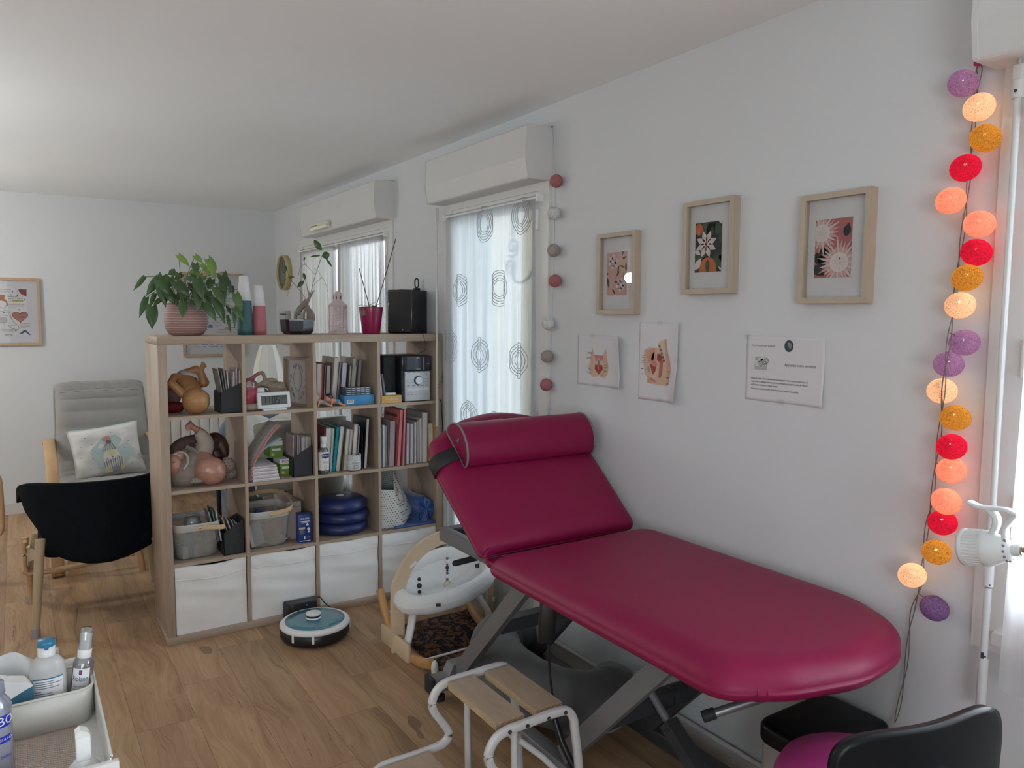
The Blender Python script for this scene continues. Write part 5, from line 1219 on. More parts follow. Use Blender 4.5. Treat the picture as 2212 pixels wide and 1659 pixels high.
d4 = thing('baby_doll', (-1.19,.22,F2), 'dark brown doll curled up behind the pink bald doll, second row', 'doll')
b = MB(mat('dark_brown_vinyl',(0.060,0.026,0.018),.4,var=.15))
b.tube(smooth_path([(-1.227,0.22,0.82),(-1.216,0.22,0.89),(-1.193,0.22,0.931),(-1.166,0.22,0.921),(-1.154,0.2,0.883),(-1.159,0.19,0.854)],5), [.05]*8+[.048,.046,.044,.042,.04,.038,.037,.036,.035,.034,.033,.032,.031,.03,.029,.028,.027,.026], 16)
b.ball((-1.195,0.24,0.873),.055); capsule(b,(-1.159,0.19,0.854),(-1.181,0.18,0.864),.026,.022); b.tube([(-1.202,0.18,0.883),(-1.188,0.17,0.848)],.03,12)
blob('doll_body', b, d4, vox=.004, sm=2)
sk = thing('soft_toy', (-1.13,.18,F2), 'small dotted cream soft toy squashed behind the pink doll head', 'soft toy')
b = MB(checks('dotted_cream',(0.36,0.31,0.26),(0.10,0.07,0.06),.014,.16)); b.ball((-1.149,0.15,0.812),.042); b.ball((-1.13,0.17,0.771),.036); b.ball((-1.309,0.06,0.769),.022,sx=1.5,sz=.7); b.tube([(-1.285,0.08,0.762),(-1.152,0.16,0.763)],.012,8); blob('toy_body', b, sk, vox=.004)

# ------------------------------------------------ second row: magazines, boxes, leaflets
mg = thing('magazine_stack', (-1.0,.1,F2), 'thick stack of pale magazines, the top ones curling up, second row', 'magazines', None, 'stuff')
b = MB(mat('magazine_edges',(0.62,0.60,0.62),.7,var=.2,scale=90))
for k in range(13):
    w_ = .004*math.sin(k*2.1); z = F2+.0005+k*.0058; b.M = Matrix.Rotation(0,4,'Z')
    b.box(-1.058+w_, -.925+w_*.6-.0012*k, .012+abs(w_), .25, z, z+.0050, [MATS['magazine_edges'], M_paper, mat('magazine_pinkish',(0.52,0.42,0.44),.6,var=.3,scale=40)][k % 3])
part('stacked_magazines', b, mg)
def curl(x0, w, pts, y0, y1, m, name, label):
    """magazine bent upward: profile in XZ"""
    r = thing('magazine', (x0,y0,F2+.08), label, 'magazine'); b = MB(m); P = smooth_path([(p[0],0,p[1]) for p in pts], 6)
    b.grid(lambda u, v: (P[min(len(P)-1,int(u*(len(P)-1)))][0], y0+(y1-y0)*v, P[min(len(P)-1,int(u*(len(P)-1)))][2]), len(P), 4)
    part('magazine_cover', b, r, solid=w); return r
def printed(name, base, ink, band):
    m, t, p = base_mat(name); o = t.obj(); n1 = t.noise(t.scaled(o,(1,14,60)), 2.2, 2)
    c = t.mix(t.math('GREATER_THAN', n1, .62), base, ink); sp = t.new('SeparateXYZ'); t.link(o, sp.inputs[0])
    c = t.mix(t.math('LESS_THAN', sp.outputs[1], .03), c, band); t.link(c, p.inputs['Base Color']); p.inputs['Roughness'].default_value = .5; return m
curl(-1.06,.005,[(-1.066,F2+.004),(-1.060,F2+.05),(-1.035,F2+.115),(-.998,F2+.175),(-.955,F2+.235),(-.915,F2+.275)],.015,.22,printed('magazine_print',(0.60,0.58,0.58),(0.40,0.30,0.32),(0.50,0.22,0.20)),'magazine','pale printed magazine curling steeply up on the magazine stack')
curl(-1.05,.003,[(-1.058,F2+.01),(-1.05,F2+.07),(-1.02,F2+.13),(-.98,F2+.165),(-.93,F2+.19),(-.905,F2+.205)],.03,.20,mat('pale_teal_cover',(0.38,0.50,0.52),.5,var=.1),'magazine','pale teal magazine curling up under the printed one')
def picot(x0, x1, y0, y1, z, label, word):
    r = thing('carton', ((x0+x1)/2,(y0+y1)/2,z), label, 'box', 'green and white cartons in the second row')
    b = MB(mat('lime_green',(0.16,0.30,0.03),.5,var=.04)); b.rbox(x0,x1,y0,y1,z,z+.060,.001); b.box(x0-.0004,x1+.0004,y0-.0004,y1,z+.060,z+.085,M_paper)
    b.box(x0+.010,x1-.010,y0-.0008,y0,z+.034,z+.046,M_paper); b.box(x0+.008,x0+.022,y0-.0008,y0,z+.008,z+.022,mat('pale_green',(0.45,0.55,0.25),.6))
    if word: b.text('Picot', .022, Matrix.Translation(((x0+x1)/2,y0-.0012,z+.073)) @ Matrix.Rotation(PI/2,4,'X'), M_ink)
    part('carton_body', b, r); return r
picot(-.898,-.835,.095,.22,F2,'lime green carton marked Picot standing on the second-row board',True)
picot(-.93,-.865,.16,.28,F2+.087,'lime green carton behind and above the one marked Picot',False)
file_box(-.853,-.752,.02,.20,F2,.100,.158,'dark grey slanted file box packed with white leaflets in the second row')
leaflets([(-.845+.0075*k,.05,.18,F2+.06,.152-.004*(k%3),.03,.0045,pm[[4,0,3,1][k%4]]) for k in range(5)]+[(-.800+.0062*k,.035,.17,F2+.05,.150+.003*(k%2),.02,.0045,pm[[1,1,0][k%3]]) for k in range(7)],'leaflets in the second-row file box','leaflet')

# ------------------------------------------------ second row: books, bottle, candle
G2 = 'books in the third column of the second row'
rows = [(-0.6780,-0.6670,0.2499,-0.7000),(-0.6660,-0.6350,0.2379,-0.6760),(-0.6340,-0.6170,0.2359,-0.6530),(-0.6110,-0.5890,0.2409,-0.6400),(-0.5880,-0.5620,0.2449,-0.6200),(-0.5630,-0.5540,0.1919,-0.5880),(-0.5520,-0.5320,0.2269,-0.5770),(-0.5310,-0.5160,0.2219,-0.5540),(-0.5100,-0.4860,0.2489,-0.5320),(-0.4860,-0.4740,0.2339,-0.5050),(-0.4710,-0.4620,0.2059,-0.4710),(-0.4410,-0.4210,0.2739,-0.4600)]
books(rows, .05, .20, F2, [(('wine',(0.17,0.02,0.03),.35),'wine red book behind the spray bottle, first in its row','front',0),(('lilac_white',(0.55,0.52,0.55)),'thick lilac-white book right of the wine red one','back',0),(('dark_green',(0.02,0.10,0.08)),'dark green hardback in the middle row of books','back',0),
 (('teal',(0.01,0.22,0.27),.3),'bright teal hardback right of the dark green one','front',0),(('cream_thick',(0.10,0.12,0.12)),'thick cream-paged book with dark covers right of the teal one','back',0),(('ochre',(0.25,0.19,0.08)),'short ochre booklet leaning on the thick cream-paged book','front',0),
 (('pearl',(0.47,0.45,0.48)),'pearl grey paperback behind the candle','back',0),(('sand',(0.43,0.38,0.32)),'sand-coloured paperback behind the candle, right of the pearl grey one','back',0),(('stone',(0.33,0.30,0.29)),'tall stone grey book with a torn top corner, second row','back',0),
 (('ash',(0.24,0.23,0.24)),'ash grey book right of the torn stone grey one','front',0),(('leaflet_black',(0.02,0.02,0.022)),'narrow black curved booklet above the candle','front',0),(('night',(0.016,0.022,0.026),.4),'large near-black hardback leaning on the right divider, second row','back',0)], G2)
bt = thing('spray_bottle', (-.690,.03,F2), 'clear spray bottle with a white label beside the teal books', 'spray bottle')
b = MB(glass('clear_plastic',(0.93,0.95,0.96),.14,.12,(0.8,0.8,0.8))); b.lathe([(0,.0),(.024,.0),(.027,.004),(.027,.120),(.022,.132),(.013,.140),(.012,.146)], (-.690,.03,F2), 28); part('bottle_body', b, bt)
b = MB(M_white); b.lathe([(.0275,.022),(.0275,.118)], (-.690,.03,F2), 28, caps=False)
b.rbox(-.716,-.668,.0,.0016+.0,F2+.080,F2+.081,.0003); 
b.prism([(-.706,.0015,F2+.088),(-.672,.0015,F2+.088),(-.668,.0015,F2+.100),(-.672,.0015,F2+.110),(-.706,.0015,F2+.110),(-.710,.0015,F2+.100)],(0,-.0004,0),mat('label_navy',(0.02,0.03,0.18),.5))
b.text('Milton', .014, Matrix.Translation((-.689,.0005,F2+.099)) @ Matrix.Rotation(PI/2,4,'X'), M_white)
b.add([(-.694,.001,F2+.087),(-.684,.001,F2+.087),(-.689,.001,F2+.079)],[(0,1,2)],mat('label_pink',(0.75,0.25,0.35),.5))
for k in range(3): b.box(-.704,-.674,.0013,.0020,F2+.068-.006*k,F2+.070-.006*k,mat('label_grey',(0.35,0.35,0.45),.6))
for k in range(2): b.box(-.696,-.690,.0013,.0020,F2+.044-.009*k,F2+.048-.009*k,M_ink); b.box(-.686,-.680,.0013,.0020,F2+.044-.009*k,F2+.048-.009*k,M_ink)
b.tube([(-.688+.0045*math.cos(a),.0018,F2+.026+.0045*math.sin(a)) for a in [i*PI/8 for i in range(16)]],.0008,4,closed=True,m=M_ink)
part('label_wrap', b, bt)
b = MB(mat('pump_white',(0.72,0.74,0.74),.25,var=.02)); b.lathe([(.0145,.140),(.0145,.160),(.012,.162)], (-.690,.03,F2), 24); b.rbox(-.703,-.675,.012,.046,F2+.160,F2+.198,.006); part('spray_head', b, bt)
cn = thing('candle_jar', (-.520,.04,F2), 'frosted silver candle jar with handwritten lettering', 'candle')
def frosted():
    m, t, p = base_mat('frosted_silver'); o = t.obj(); sp = t.new('SeparateXYZ'); t.link(o, sp.inputs[0]); f = t.noise(o, 260, 2)
    k = t.math('MULTIPLY', t.math('GREATER_THAN', f, .52), t.math('GREATER_THAN', sp.outputs[2], .052)); t.link(t.mix(k, (0.66,0.68,0.66), (0.36,0.38,0.38)), p.inputs['Base Color']); p.inputs['Roughness'].default_value = .3; return m
b = MB(frosted()); b.lathe([(0,.002),(.034,.002),(.038,.006),(.0385,.086),(.036,.086),(.0355,.055),(0,.054)], (-.520,.04,F2), 36); jb = part('jar', b, cn)
b = MB(M_ink)
for k_, (w_, dz) in enumerate((('Happy',.045),('little',.031),('Soul',.018))): b.text(w_, .016, Matrix.Translation((-.523,.0008,F2+dz)) @ Matrix.Rotation(PI/2,4,'X') @ Matrix.Shear('XZ',4,(0,0)), M_ink)
part('lettering', b, jb)
b = MB(M_black); b.lathe([(.0335,.0),(.0345,.0),(.0345,.003)], (-.520,.04,F2), 32); part('jar_foot', b, cn)

G4 = 'books and folders in the right column of the second row'
rows = [(-0.3580,-0.3420,0.2319,-0.3590),(-0.3400,-0.3200,0.2269,-0.3480),(-0.3180,-0.2830,0.2529,-0.3270),(-0.2630,-0.2410,0.3129,-0.2840),(-0.2400,-0.2240,0.3129,-0.2520),(-0.2110,-0.1930,0.2319,-0.2170),(-0.1900,-0.1690,0.2289,-0.1930),(-0.1680,-0.1510,0.2349,-0.1700),(-0.1500,-0.1370,0.2439,-0.1490),(-0.1360,-0.1210,0.2539,-0.1340),(-0.1180,-0.0820,0.2869,-0.1220),(-0.0810,-0.0490,0.2219,-0.0770)]
books(rows, .03, .21, F2, [(('pale_blue',(0.42,0.58,0.66)),'pale blue and white slim book, leftmost in the right column','front',0),(('salmon_beige',(0.46,0.30,0.24)),'salmon-beige slim book behind the patterned magazine','front',.01),(('mauve_print',(0.33,0.26,0.30)),'mauve patterned magazine in front of the coral box file','front',-.01),
 (('coral',(0.62,0.17,0.17)),'tall coral pink box file lettered Grossesse','front',-.02),(('coral2',(0.64,0.20,0.22)),'tall coral pink folder just right of the lettered box file','front',-.02),(('lilac',(0.50,0.49,0.60)),'lilac-white book right of the coral folders','back',0),(('plum_beige',(0.40,0.33,0.35)),'beige booklet with plum cover right of the lilac-white book','back',0),
 (('ice',(0.56,0.57,0.63)),'ice-white book in the middle of the right column','front',0),(('mauve_dark',(0.28,0.16,0.20)),'slim dark mauve book in the right column','back',0),(('off_white',(0.56,0.52,0.52)),'slim off-white book just left of the thick grey one','back',0),(('grey_thick',(0.30,0.27,0.27)),'thickest book, grey cover and pale pages, right column','back',0),(('yellow',(0.66,0.38,0.03)),'yellow book standing nearest the pink backrest','back',0)], G4)
gb = [o for o in bpy.data.objects if o.get('label','').endswith('lettered Grossesse')][0]
b = MB(mat('coral_lettering',(0.78,0.50,0.45),.6)); b.text('Grossesse', .052, Matrix.Translation((-.0006,.125,.245)) @ Matrix(((0,0,-1,0),(-1,0,0,0),(0,1,0,0),(0,0,0,1))), None)
b.box(-.0006,-.0003,.03,.19,.268,.285,mat('coral_dark',(0.20,0.05,0.05),.6)); part('cover_lettering', b, [c for c in bpy.data.objects if c.parent == gb][0], world=False)

# ------------------------------------------------ third row: baskets etc.
M_band = mat('basket_white',(0.55,0.53,0.50),.4,var=.02); M_strap = wood('birch_strap',(0.70,0.50,0.30),(0.60,0.41,0.23),'X',.4,8,10)
def basket(x0, x1, y0, y1, z, h, label, hand_tilt):
    r = thing('wire_basket', ((x0+x1)/2,(y0+y1)/2,z), label, 'basket', 'white mesh baskets in the third row')
    cx_, cy_ = (x0+x1)/2, (y0+y1)/2
    def ring(k, z_):
        w, d = (x1-x0)/2*k, (y1-y0)/2*k; out = []
        for i in range(48):
            a = 2*PI*i/48; c, s = math.cos(a), math.sin(a); e = .42; out.append((cx_+w*math.copysign(abs(c)**e, c), cy_+d*math.copysign(abs(s)**e, s), z_))
        return out
    mm = mesh_metal('basket_mesh', (0.40,0.385,0.36), .0052, .30, cylindrical=True, axes=(0,2))
    lv = [ring(.80,z+.002), ring(.86,z+.008), ring(.90,z+.03), ring(1.0,z+h-.035)]
    b = MB(mm); v = sum(lv, [])
    b.add(v, [(j*48+i, j*48+(i+1) % 48, (j+1)*48+(i+1) % 48, (j+1)*48+i) for j in range(3) for i in range(48)], None, True); b.add(lv[0], [tuple(range(48))]); part('mesh_wall', b, r)
    b = MB(M_band); lv = [ring(1.0,z+h-.036), ring(1.008,z+h-.034), ring(1.018,z+h-.002), ring(1.013,z+h), ring(.997,z+h-.003), ring(.987,z+h-.036)]; v = sum(lv, [])
    b.add(v, [(j*48+i, j*48+(i+1) % 48, (j+1)*48+(i+1) % 48, (j+1)*48+i) for j in range(5) for i in range(48)], None, True); part('rim_band', b, r)
    return r
bk1 = basket(-1.425,-1.205,.03,.29,F1,.175,'white mesh basket of baby bottles, leftmost in the third row',0)
b = MB(M_strap); hy = .024
b.tube(smooth_path([(-1.305,hy,F1+.155),(-1.25,hy-.002,F1+.150),(-1.205,hy-.004,F1+.146),(-1.190,hy+.02,F1+.146),(-1.188,hy+.10,F1+.150),(-1.19,hy+.24,F1+.154),(-1.215,hy+.275,F1+.156),(-1.30,hy+.276,F1+.157)],6), .012, 10, flat=(.0115,.0022,(0,0,1))); b.cyl((-1.308,hy-.002,F1+.155),(-1.308,hy+.003,F1+.155),.0125,n=20)
ho = part('wooden_handle', b, bk1)
b = MB(M_steel); b.ball((-1.308,hy-.003,F1+.155),.0065,sy=.5); part('rivet', b, ho)
bk2 = basket(-1.082,-.862,.03,.29,F1,.190,'white mesh basket of leaflets and soft things, second in the third row',1)
b = MB(M_strap)
b.tube(smooth_path([(-.965,hy,F1+.172),(-.92,hy-.002,F1+.180),(-.875,hy-.004,F1+.190),(-.852,hy+.03,F1+.204),(-.850,hy+.10,F1+.226),(-.86,hy+.19,F1+.237),(-.93,hy+.25,F1+.240),(-1.04,hy+.25,F1+.225)],6), .012, 10, flat=(.0115,.0022,(0,0,1))); b.cyl((-.967,hy-.002,F1+.171),(-.967,hy+.003,F1+.171),.0125,n=20)
ho = part('wooden_handle', b, bk2)
b = MB(M_steel); b.ball((-.967,hy-.003,F1+.171),.0065,sy=.5); part('rivet', b, ho)
def bottle_thing(name, c, label, cat, parts_, group=None):
    r = thing(name, c, label, cat, group)
    for nm, prof, m in parts_:
        b = MB(m); b.lathe(prof, c, 24); part(nm, b, r)
    return r
M_bp = glass('bottle_plastic',(0.85,0.9,0.92),.12,.30,(0.6,0.65,0.68)); M_bcream = mat('bottle_cream',(0.50,0.47,0.40),.5,var=.03)
bottle_thing('baby_bottle', (-1.325,.12,F1+.09), 'clear baby bottle teat cap rising above the left basket', 'baby bottle', [('dome',[(.038,.0),(.040,.03),(.040,.075),(.034,.098),(.020,.106),(0,.107)],M_bp)])
bottle_thing('baby_bottle', (-1.36,.10,F1+.004), 'teal-filled bottle lying behind the mesh of the left basket', 'baby bottle', [('bottle_body',[(0,0),(.040,.0),(.044,.02),(.042,.09),(.02,.105)],mat('teal_liquid',(0.06,0.30,0.32),.4))])
for k_, (x, lb) in enumerate(((-1.372,'cream carton in the left mesh basket, farther left'),(-1.320,'cream carton in the left mesh basket, in the middle'))):
    b = MB(M_bcream); b.rbox(x-.012,x+.013,.050,.075,F1+.004,F1+.065,.003); single('small_carton', b, (x,.06,F1+.004), lb, 'box')
bottle_thing('baby_bottle', (-1.255,.10,F1+.004), 'clear baby bottle in the right half of the left mesh basket', 'baby bottle', [('bottle_body',[(0,0),(.03,.0),(.032,.05),(.034,.10),(.02,.11)],M_bp)])
b = MB(printed('leaflet_print',(0.56,0.56,0.60),(0.20,0.20,0.30),(0.50,0.50,0.55))); b.M = Matrix.Translation((-1.06,.052,F1+.008)) @ Matrix.Rotation(math.radians(-14),4,'Y'); b.rbox(0,.07,0,.006,0,.115,.001); single('folded_leaflet', b, (-1.03,.05,F1), 'white folded leaflet leaning inside the second basket', 'leaflet')
b = MB(mat('pink_cloth',(0.55,0.18,0.18),.9,var=.2,scale=30)); b.ball((-.925,.13,F1+.075),.038,sz=1.2); b.ball((-.955,.15,F1+.06),.04); single('pink_soft_ball', b, (-.93,.13,F1+.03), 'pink soft ball inside the second basket', 'ball')
b = MB(mat('white_cloth_b',(0.50,0.47,0.43),.9,var=.1)); b.grid(lambda u, v: (-1.05+.17*u, .055+.14*v, F1+.01+.018*(1+math.sin(u*7+v*4))*.6+.006*math.sin(v*20+u*9)), 30, 16); single('crumpled_cloth', b, (-.97,.12,F1+.01), 'crumpled white cloth at the bottom of the second basket', 'cloth', solid=.004)
b = MB(mat('dark_blue_card',(0.03,0.03,0.12),.6)); b.M = Matrix.Translation((-1.045,.08,F1+.150)) @ Matrix.Rotation(math.radians(25),4,'Y'); b.rbox(0,.035,0,.03,0,.05,.002); single('navy_card', b, (-1.03,.09,F1+.15), 'navy card poking out of the second basket', 'card')
file_box(-1.202,-1.104,.02,.16,F1,.110,.170,'dark grey slanted file box with worn envelopes in the third row')
leaflets([(-1.235+.012*k,.04,.14,F1+.07,.155+.012*(k%2),-.20+.03*k,.005,pm[(k*2)%3]) for k in range(3)]+[(-1.165+.014*k,.035,.12,F1+.07,.125-.014*k,-.34+.05*k,.004,pm[[0,1,0,1][k]]) for k in range(4)],'envelopes in the third-row file box','worn envelope')
cb2 = thing('cardboard_box', (-.82,.2,F1), 'tall pinkish white carton behind the small blue box, third row', 'box')
b = MB(mat('carton_pinkwhite',(0.42,0.36,0.35),.6,var=.04)); b.rbox(-.862,-.785,.12,.36,F1,F1+.200,.0015); part('carton', b, cb2)
b = MB(mat('carton_red',(0.45,0.08,0.05),.6)); b.text('medela', .017, Matrix.Translation((-.83,.1193,F1+.172)) @ Matrix.Rotation(PI/2,4,'X'), mat('carton_grey',(0.12,0.10,0.12),.6)); b.cyl((-.797,.1195,F1+.172),(-.797,.119,F1+.172),.003,n=10); b.box(-.862,-.845,.1190,.1195,F1+.001,F1+.012); part('carton_print', b, cb2)
bb = thing('blue_box', (-.792,.06,F1), 'small navy blue product box with white print at the right of the third row', 'box')
b = MB(mat('product_navy',(0.015,0.045,0.21),.4,var=.05)); b.M = Matrix.Translation((-.793,.055,F1)) @ Matrix.Rotation(math.radians(-6),4,'Z'); b.rbox(-.035,.035,-.03,.03,0,.150,.001); BM = b.M.copy(); part('box_body', b, bb)
b = MB(M_paper); b.M = BM
b.text('dodie', .020, Matrix.Translation((0,-.0306,.128)) @ Matrix.Rotation(PI/2,4,'X')); b.box(-.024,.026,-.0306,-.0302,.110,.114); b.box(-.018,.020,-.0306,-.0302,.104,.106)
b.prism([(.004,-.0304,.090),(.020,-.0304,.090),(.014,-.0304,.102),(.009,-.0304,.102)],(0,-.0004,0)); b.cyl((.018,-.0302,.072),(.018,-.0308,.072),.007,n=14); b.add([(.012,-.0307,.052),(.026,-.0307,.052),(.019,-.0307,.066)],[(0,1,2)])
b.rbox(-.006,.000,-.0308,-.0302,.018,.034,.0003); b.box(.006,.026,-.0307,-.0302,.026,.028); b.box(-.025,.026,-.0307,-.0302,.008,.011)
b.rbox(-.031,.0,-.0310,-.0302,.072,.082,.0003,m=mat('lid_cream',(0.55,0.48,0.38),.5)); b.rbox(-.027,-.004,-.0309,-.0302,.045,.073,.0003,m=mat('jar_grey',(0.13,0.14,0.17),.4))
part('box_print', b, bb)

# balance cushions
for k, (dx, rr_, lb) in enumerate(((0,.146,'bottom'),(.006,.150,'middle'),(-.002,.144,'top'))):
    c = (-.553+dx,.160+.002*k,F1+.0010+k*.0585); r = thing('balance_cushion', c, 'navy blue inflated balance cushion, %s of the stack of three' % lb, 'cushion', 'stack of navy balance cushions')
    b = MB(mat('navy_rubber',(0.018,0.030,0.125),.38,var=.05)); b.lathe([(0,.004),(.06,.002),(.115,.0),(rr_-.012,.004),(rr_-.002,.016),(rr_,.029),(rr_-.003,.043),(rr_-.016,.056),(.112,.0605),(.06,.0585),(0,.0575)] if k < 2 else [(0,.004),(.06,.002),(.115,.0),(rr_-.012,.004),(rr_-.002,.016),(rr_,.032),(rr_-.003,.048),(rr_-.020,.064),(.10,.072),(.06,.074),(0,.074)], c, 56); part('cushion_body', b, r)
    if k == 2:
        b = MB(M_white); b.lathe([(.0,.0735),(.022,.0735),(.018,.0765),(.006,.0775),(.005,.080),(0,.080)], c, 24); part('valve', b, r, 'white valve disc')
# dotted bag, blue satin
M_dots = checks('dotted_canvas',(0.66,0.65,0.61),(0.045,0.045,0.05),.0135,.19,axes=(0,2))
bg = thing('dotted_bag', (-.27,.12,F1), 'white fabric basket bag with small black dots and leather handles, third row right', 'bag')
def dotted2():
    m, t, p = base_mat('dotted_canvas_side'); o = t.obj(); sp = t.new('SeparateXYZ'); t.link(o, sp.inputs[0])
    a = t.math('DIVIDE', t.math('SUBTRACT', t.math('MULTIPLY', sp.outputs[0], .75), t.math('MULTIPLY', sp.outputs[1], .9)), .0125); b_ = t.math('DIVIDE', sp.outputs[2], .0125)
    a = t.math('ADD', a, t.math('MULTIPLY', t.math('FLOOR', b_), .5)); da = t.math('SUBTRACT', t.math('FRACT', a), .5); db = t.math('SUBTRACT', t.math('FRACT', b_), .5)
    d = t.math('SQRT', t.math('ADD', t.math('MULTIPLY', da, da), t.math('MULTIPLY', db, db))); t.link(t.mix(t.math('LESS_THAN', d, .19), (0.66,0.65,0.61), (0.045,0.045,0.05)), p.inputs['Base Color']); p.inputs['Roughness'].default_value = .85; return m
M_dots2 = dotted2()
b = MB(M_dots2)
# corner posts: bottom and top rings of the leaning bag
bot = [(-.372,.035,F1+.002),(-.245,.020,F1+.004),(-.130,.13,F1+.055),(-.20,.27,F1+.01),(-.368,.25,F1+.003)]
top = [(-.372,.045,F1+.225),(-.290,.035,F1+.215),(-.245,.15,F1+.306),(-.30,.27,F1+.310),(-.372,.25,F1+.300)]
def lerp3(a, c, t): return tuple(a[i]+(c[i]-a[i])*t for i in range(3))
def bagpt(u, v):
    n = 5; s = u*n; i = int(s) % n; f = s-int(s); A = lerp3(bot[i], bot[(i+1) % n], f); C = lerp3(top[i], top[(i+1) % n], f); p = Vector(lerp3(A, C, v))
    cen = Vector((-.28,.14,F1+.12)); o = (p-cen); o.z = 0; bulge = .010*math.sin(PI*v)*math.sin(PI*f); return p+o.normalized()*bulge
b.grid(bagpt, 60, 14, closed_u=True); part('bag_body', b, bg, solid=.003)
b = MB(mat('tan_leather',(0.50,0.25,0.12),.5,var=.1)); 
hp = [bagpt((1+f)/5, v) for f, v in ((.20,.88),(.30,.93),(.42,.74),(.62,.56),(.60,.46),(.40,.50),(.22,.60))]
b.poly([tuple(Vector(p)+Vector((-.0012,-.0032,.0012))) for p in hp]); b.tube([tuple(Vector(p)+Vector((-.0012,-.0034,.0012))) for p in hp], .0012, 5, closed=True); part('leather_handle', b, bg, 'tan leather handle slit')
bs = thing('blue_satin_cloth', (-.13,.12,F1), 'shiny royal blue folded satin cloth beside the dotted bag', 'cloth')
M_satin = mat('royal_satin',(0.012,0.075,0.30),.28,var=.1,sheen=.4,coat=.2)
b = MB(M_satin); b.grid(lambda u, v: (-.30+.245*u+.005*math.sin(v*9), .008+.30*v, F1+.006+.030*v+.006*math.sin(u*9+v*5)), 30, 20); b.grid(lambda u, v: (-.30+.25*u, .004-.004*math.sin(PI*v), F1+.001+.013*v), 20, 6)
part('folded_sheet', b, bs, solid=.003)
b = MB(M_satin)
def roll(u, v):
    a = 2*PI*u; R_ = .052*(1+.18*math.sin(3*a+1)+.10*math.sin(5*a+v*3)); x = -.098+R_*.92*math.cos(a)-.012*math.sin(PI*v); z = F1+.085+R_*1.40*math.sin(a); return (x, .03+.30*v+.012*math.sin(2*a), max(F1+.010, z))
b.grid(roll, 44, 12, closed_u=True); 
for k in range(5):
    a0 = k*1.25+.4; b.tube(smooth_path([(-.098,.030,F1+.085),(-.098+.022*math.cos(a0+.5),.024,F1+.085+.034*math.sin(a0+.5)),(-.098+.045*math.cos(a0),.030,F1+.085+.068*math.sin(a0))],5), .007, 8)
b.grid(lambda u, v: (-.098+.050*v*math.cos(2*PI*u)*(1+.18*math.sin(6*PI*u+1)), .030+.010*math.sin(10*PI*u)*v, F1+.085+.070*v*math.sin(2*PI*u)*(1+.18*math.sin(6*PI*u+1))), 40, 6, closed_u=True)
part('rolled_end', b, bs)
# ================================================================== ON THE LONG WALL
def WM(y, z, x=0.0): return Matrix(((0,0,-1,x),(-1,0,0,y),(0,1,0,z),(0,0,0,1)))
def clip(pts, r):
    x0, x1, y0, y1 = r
    for ax, lim, sg in ((0,x0,1),(0,x1,-1),(1,y0,1),(1,y1,-1)):
        out = []
        for i in range(len(pts)):
            a, c = pts[i-1], pts[i]; ia, ic = sg*(a[ax]-lim) >= 0, sg*(c[ax]-lim) >= 0
            if ia != ic: t = (lim-a[ax])/(c[ax]-a[ax]); out.append((a[0]+(c[0]-a[0])*t, a[1]+(c[1]-a[1])*t))
            if ic: out.append(c)
        pts = out
        if len(pts) < 3: return []
    return pts
def flat(b, pts, n, r=None, m=None, fn=None):
    p = clip(pts, r) if r else pts
    if len(p) >= 3: b.add([(q[0], q[1], n+(fn(*q) if fn else 0)) for q in p], [tuple(range(len(p)))], m)
def ell(cx, cy, rx, ry, rot=0, n=20): return [(cx+rx*math.cos(a)*math.cos(rot)-ry*math.sin(a)*math.sin(rot), cy+rx*math.cos(a)*math.sin(rot)+ry*math.sin(a)*math.cos(rot)) for a in [2*PI*i/n for i in range(n)]]
def petal(cx, cy, L, w, a, n=8):
    out = []
    for i in range(n+1): t = i/n; out.append((L*t, w*math.sin(PI*t**.8)*.5))
    for i in range(n-1, 0, -1): t = i/n; out.append((L*t, -w*math.sin(PI*t**.8)*.5))
    return [(cx+x*math.cos(a)-y*math.sin(a), cy+x*math.sin(a)+y*math.cos(a)) for x, y in out]
A = {k: mat('art_'+k, c, .7, var=.04) for k, c in dict(blush=(0.56,0.33,0.29), pale=(0.62,0.52,0.50), mauve=(0.45,0.36,0.37), deep=(0.03,0.055,0.035), green=(0.045,0.075,0.035), white=(0.66,0.58,0.58), orange=(0.50,0.14,0.04), wine=(0.30,0.03,0.06), rose=(0.40,0.13,0.12), rosepale=(0.60,0.36,0.33), cream=(0.68,0.62,0.56), dark=(0.02,0.025,0.025)).items()}
def box_frame(y, z, label, art):
    r = thing('picture_frame', (0, y-.112, z), label, 'picture frame', 'box frames on the long wall')
    M = WM(y, z); W_, H_, D_, BW = .225, .318, .033, .017
    b = MB(M_frame); b.M = M
    b.box(0,BW,0,H_,0,D_); b.box(W_-BW,W_,0,H_,0,D_); b.box(BW,W_-BW,0,BW,0,D_); b.box(BW,W_-BW,H_-BW,H_,0,D_); part('frame', b, r)
    b = MB(mat('mount_card',(0.66,0.655,0.66),.85)); b.M = M; b.box(BW,W_-BW,BW,H_-BW,.004,.012); mo = part('mount_board', b, r)
    b = MB(A['blush']); b.M = M; art(b, (.041,.160,.075,.244)); part('flower_print', b, r)
    b = MB(glass('picture_glass',(1,1,1),.04,0,k=.35)); b.M = M; b.poly([(BW,BW,.024),(W_-BW,BW,.024),(W_-BW,H_-BW,.024),(BW,H_-BW,.024)]); part('glass_pane', b, r)
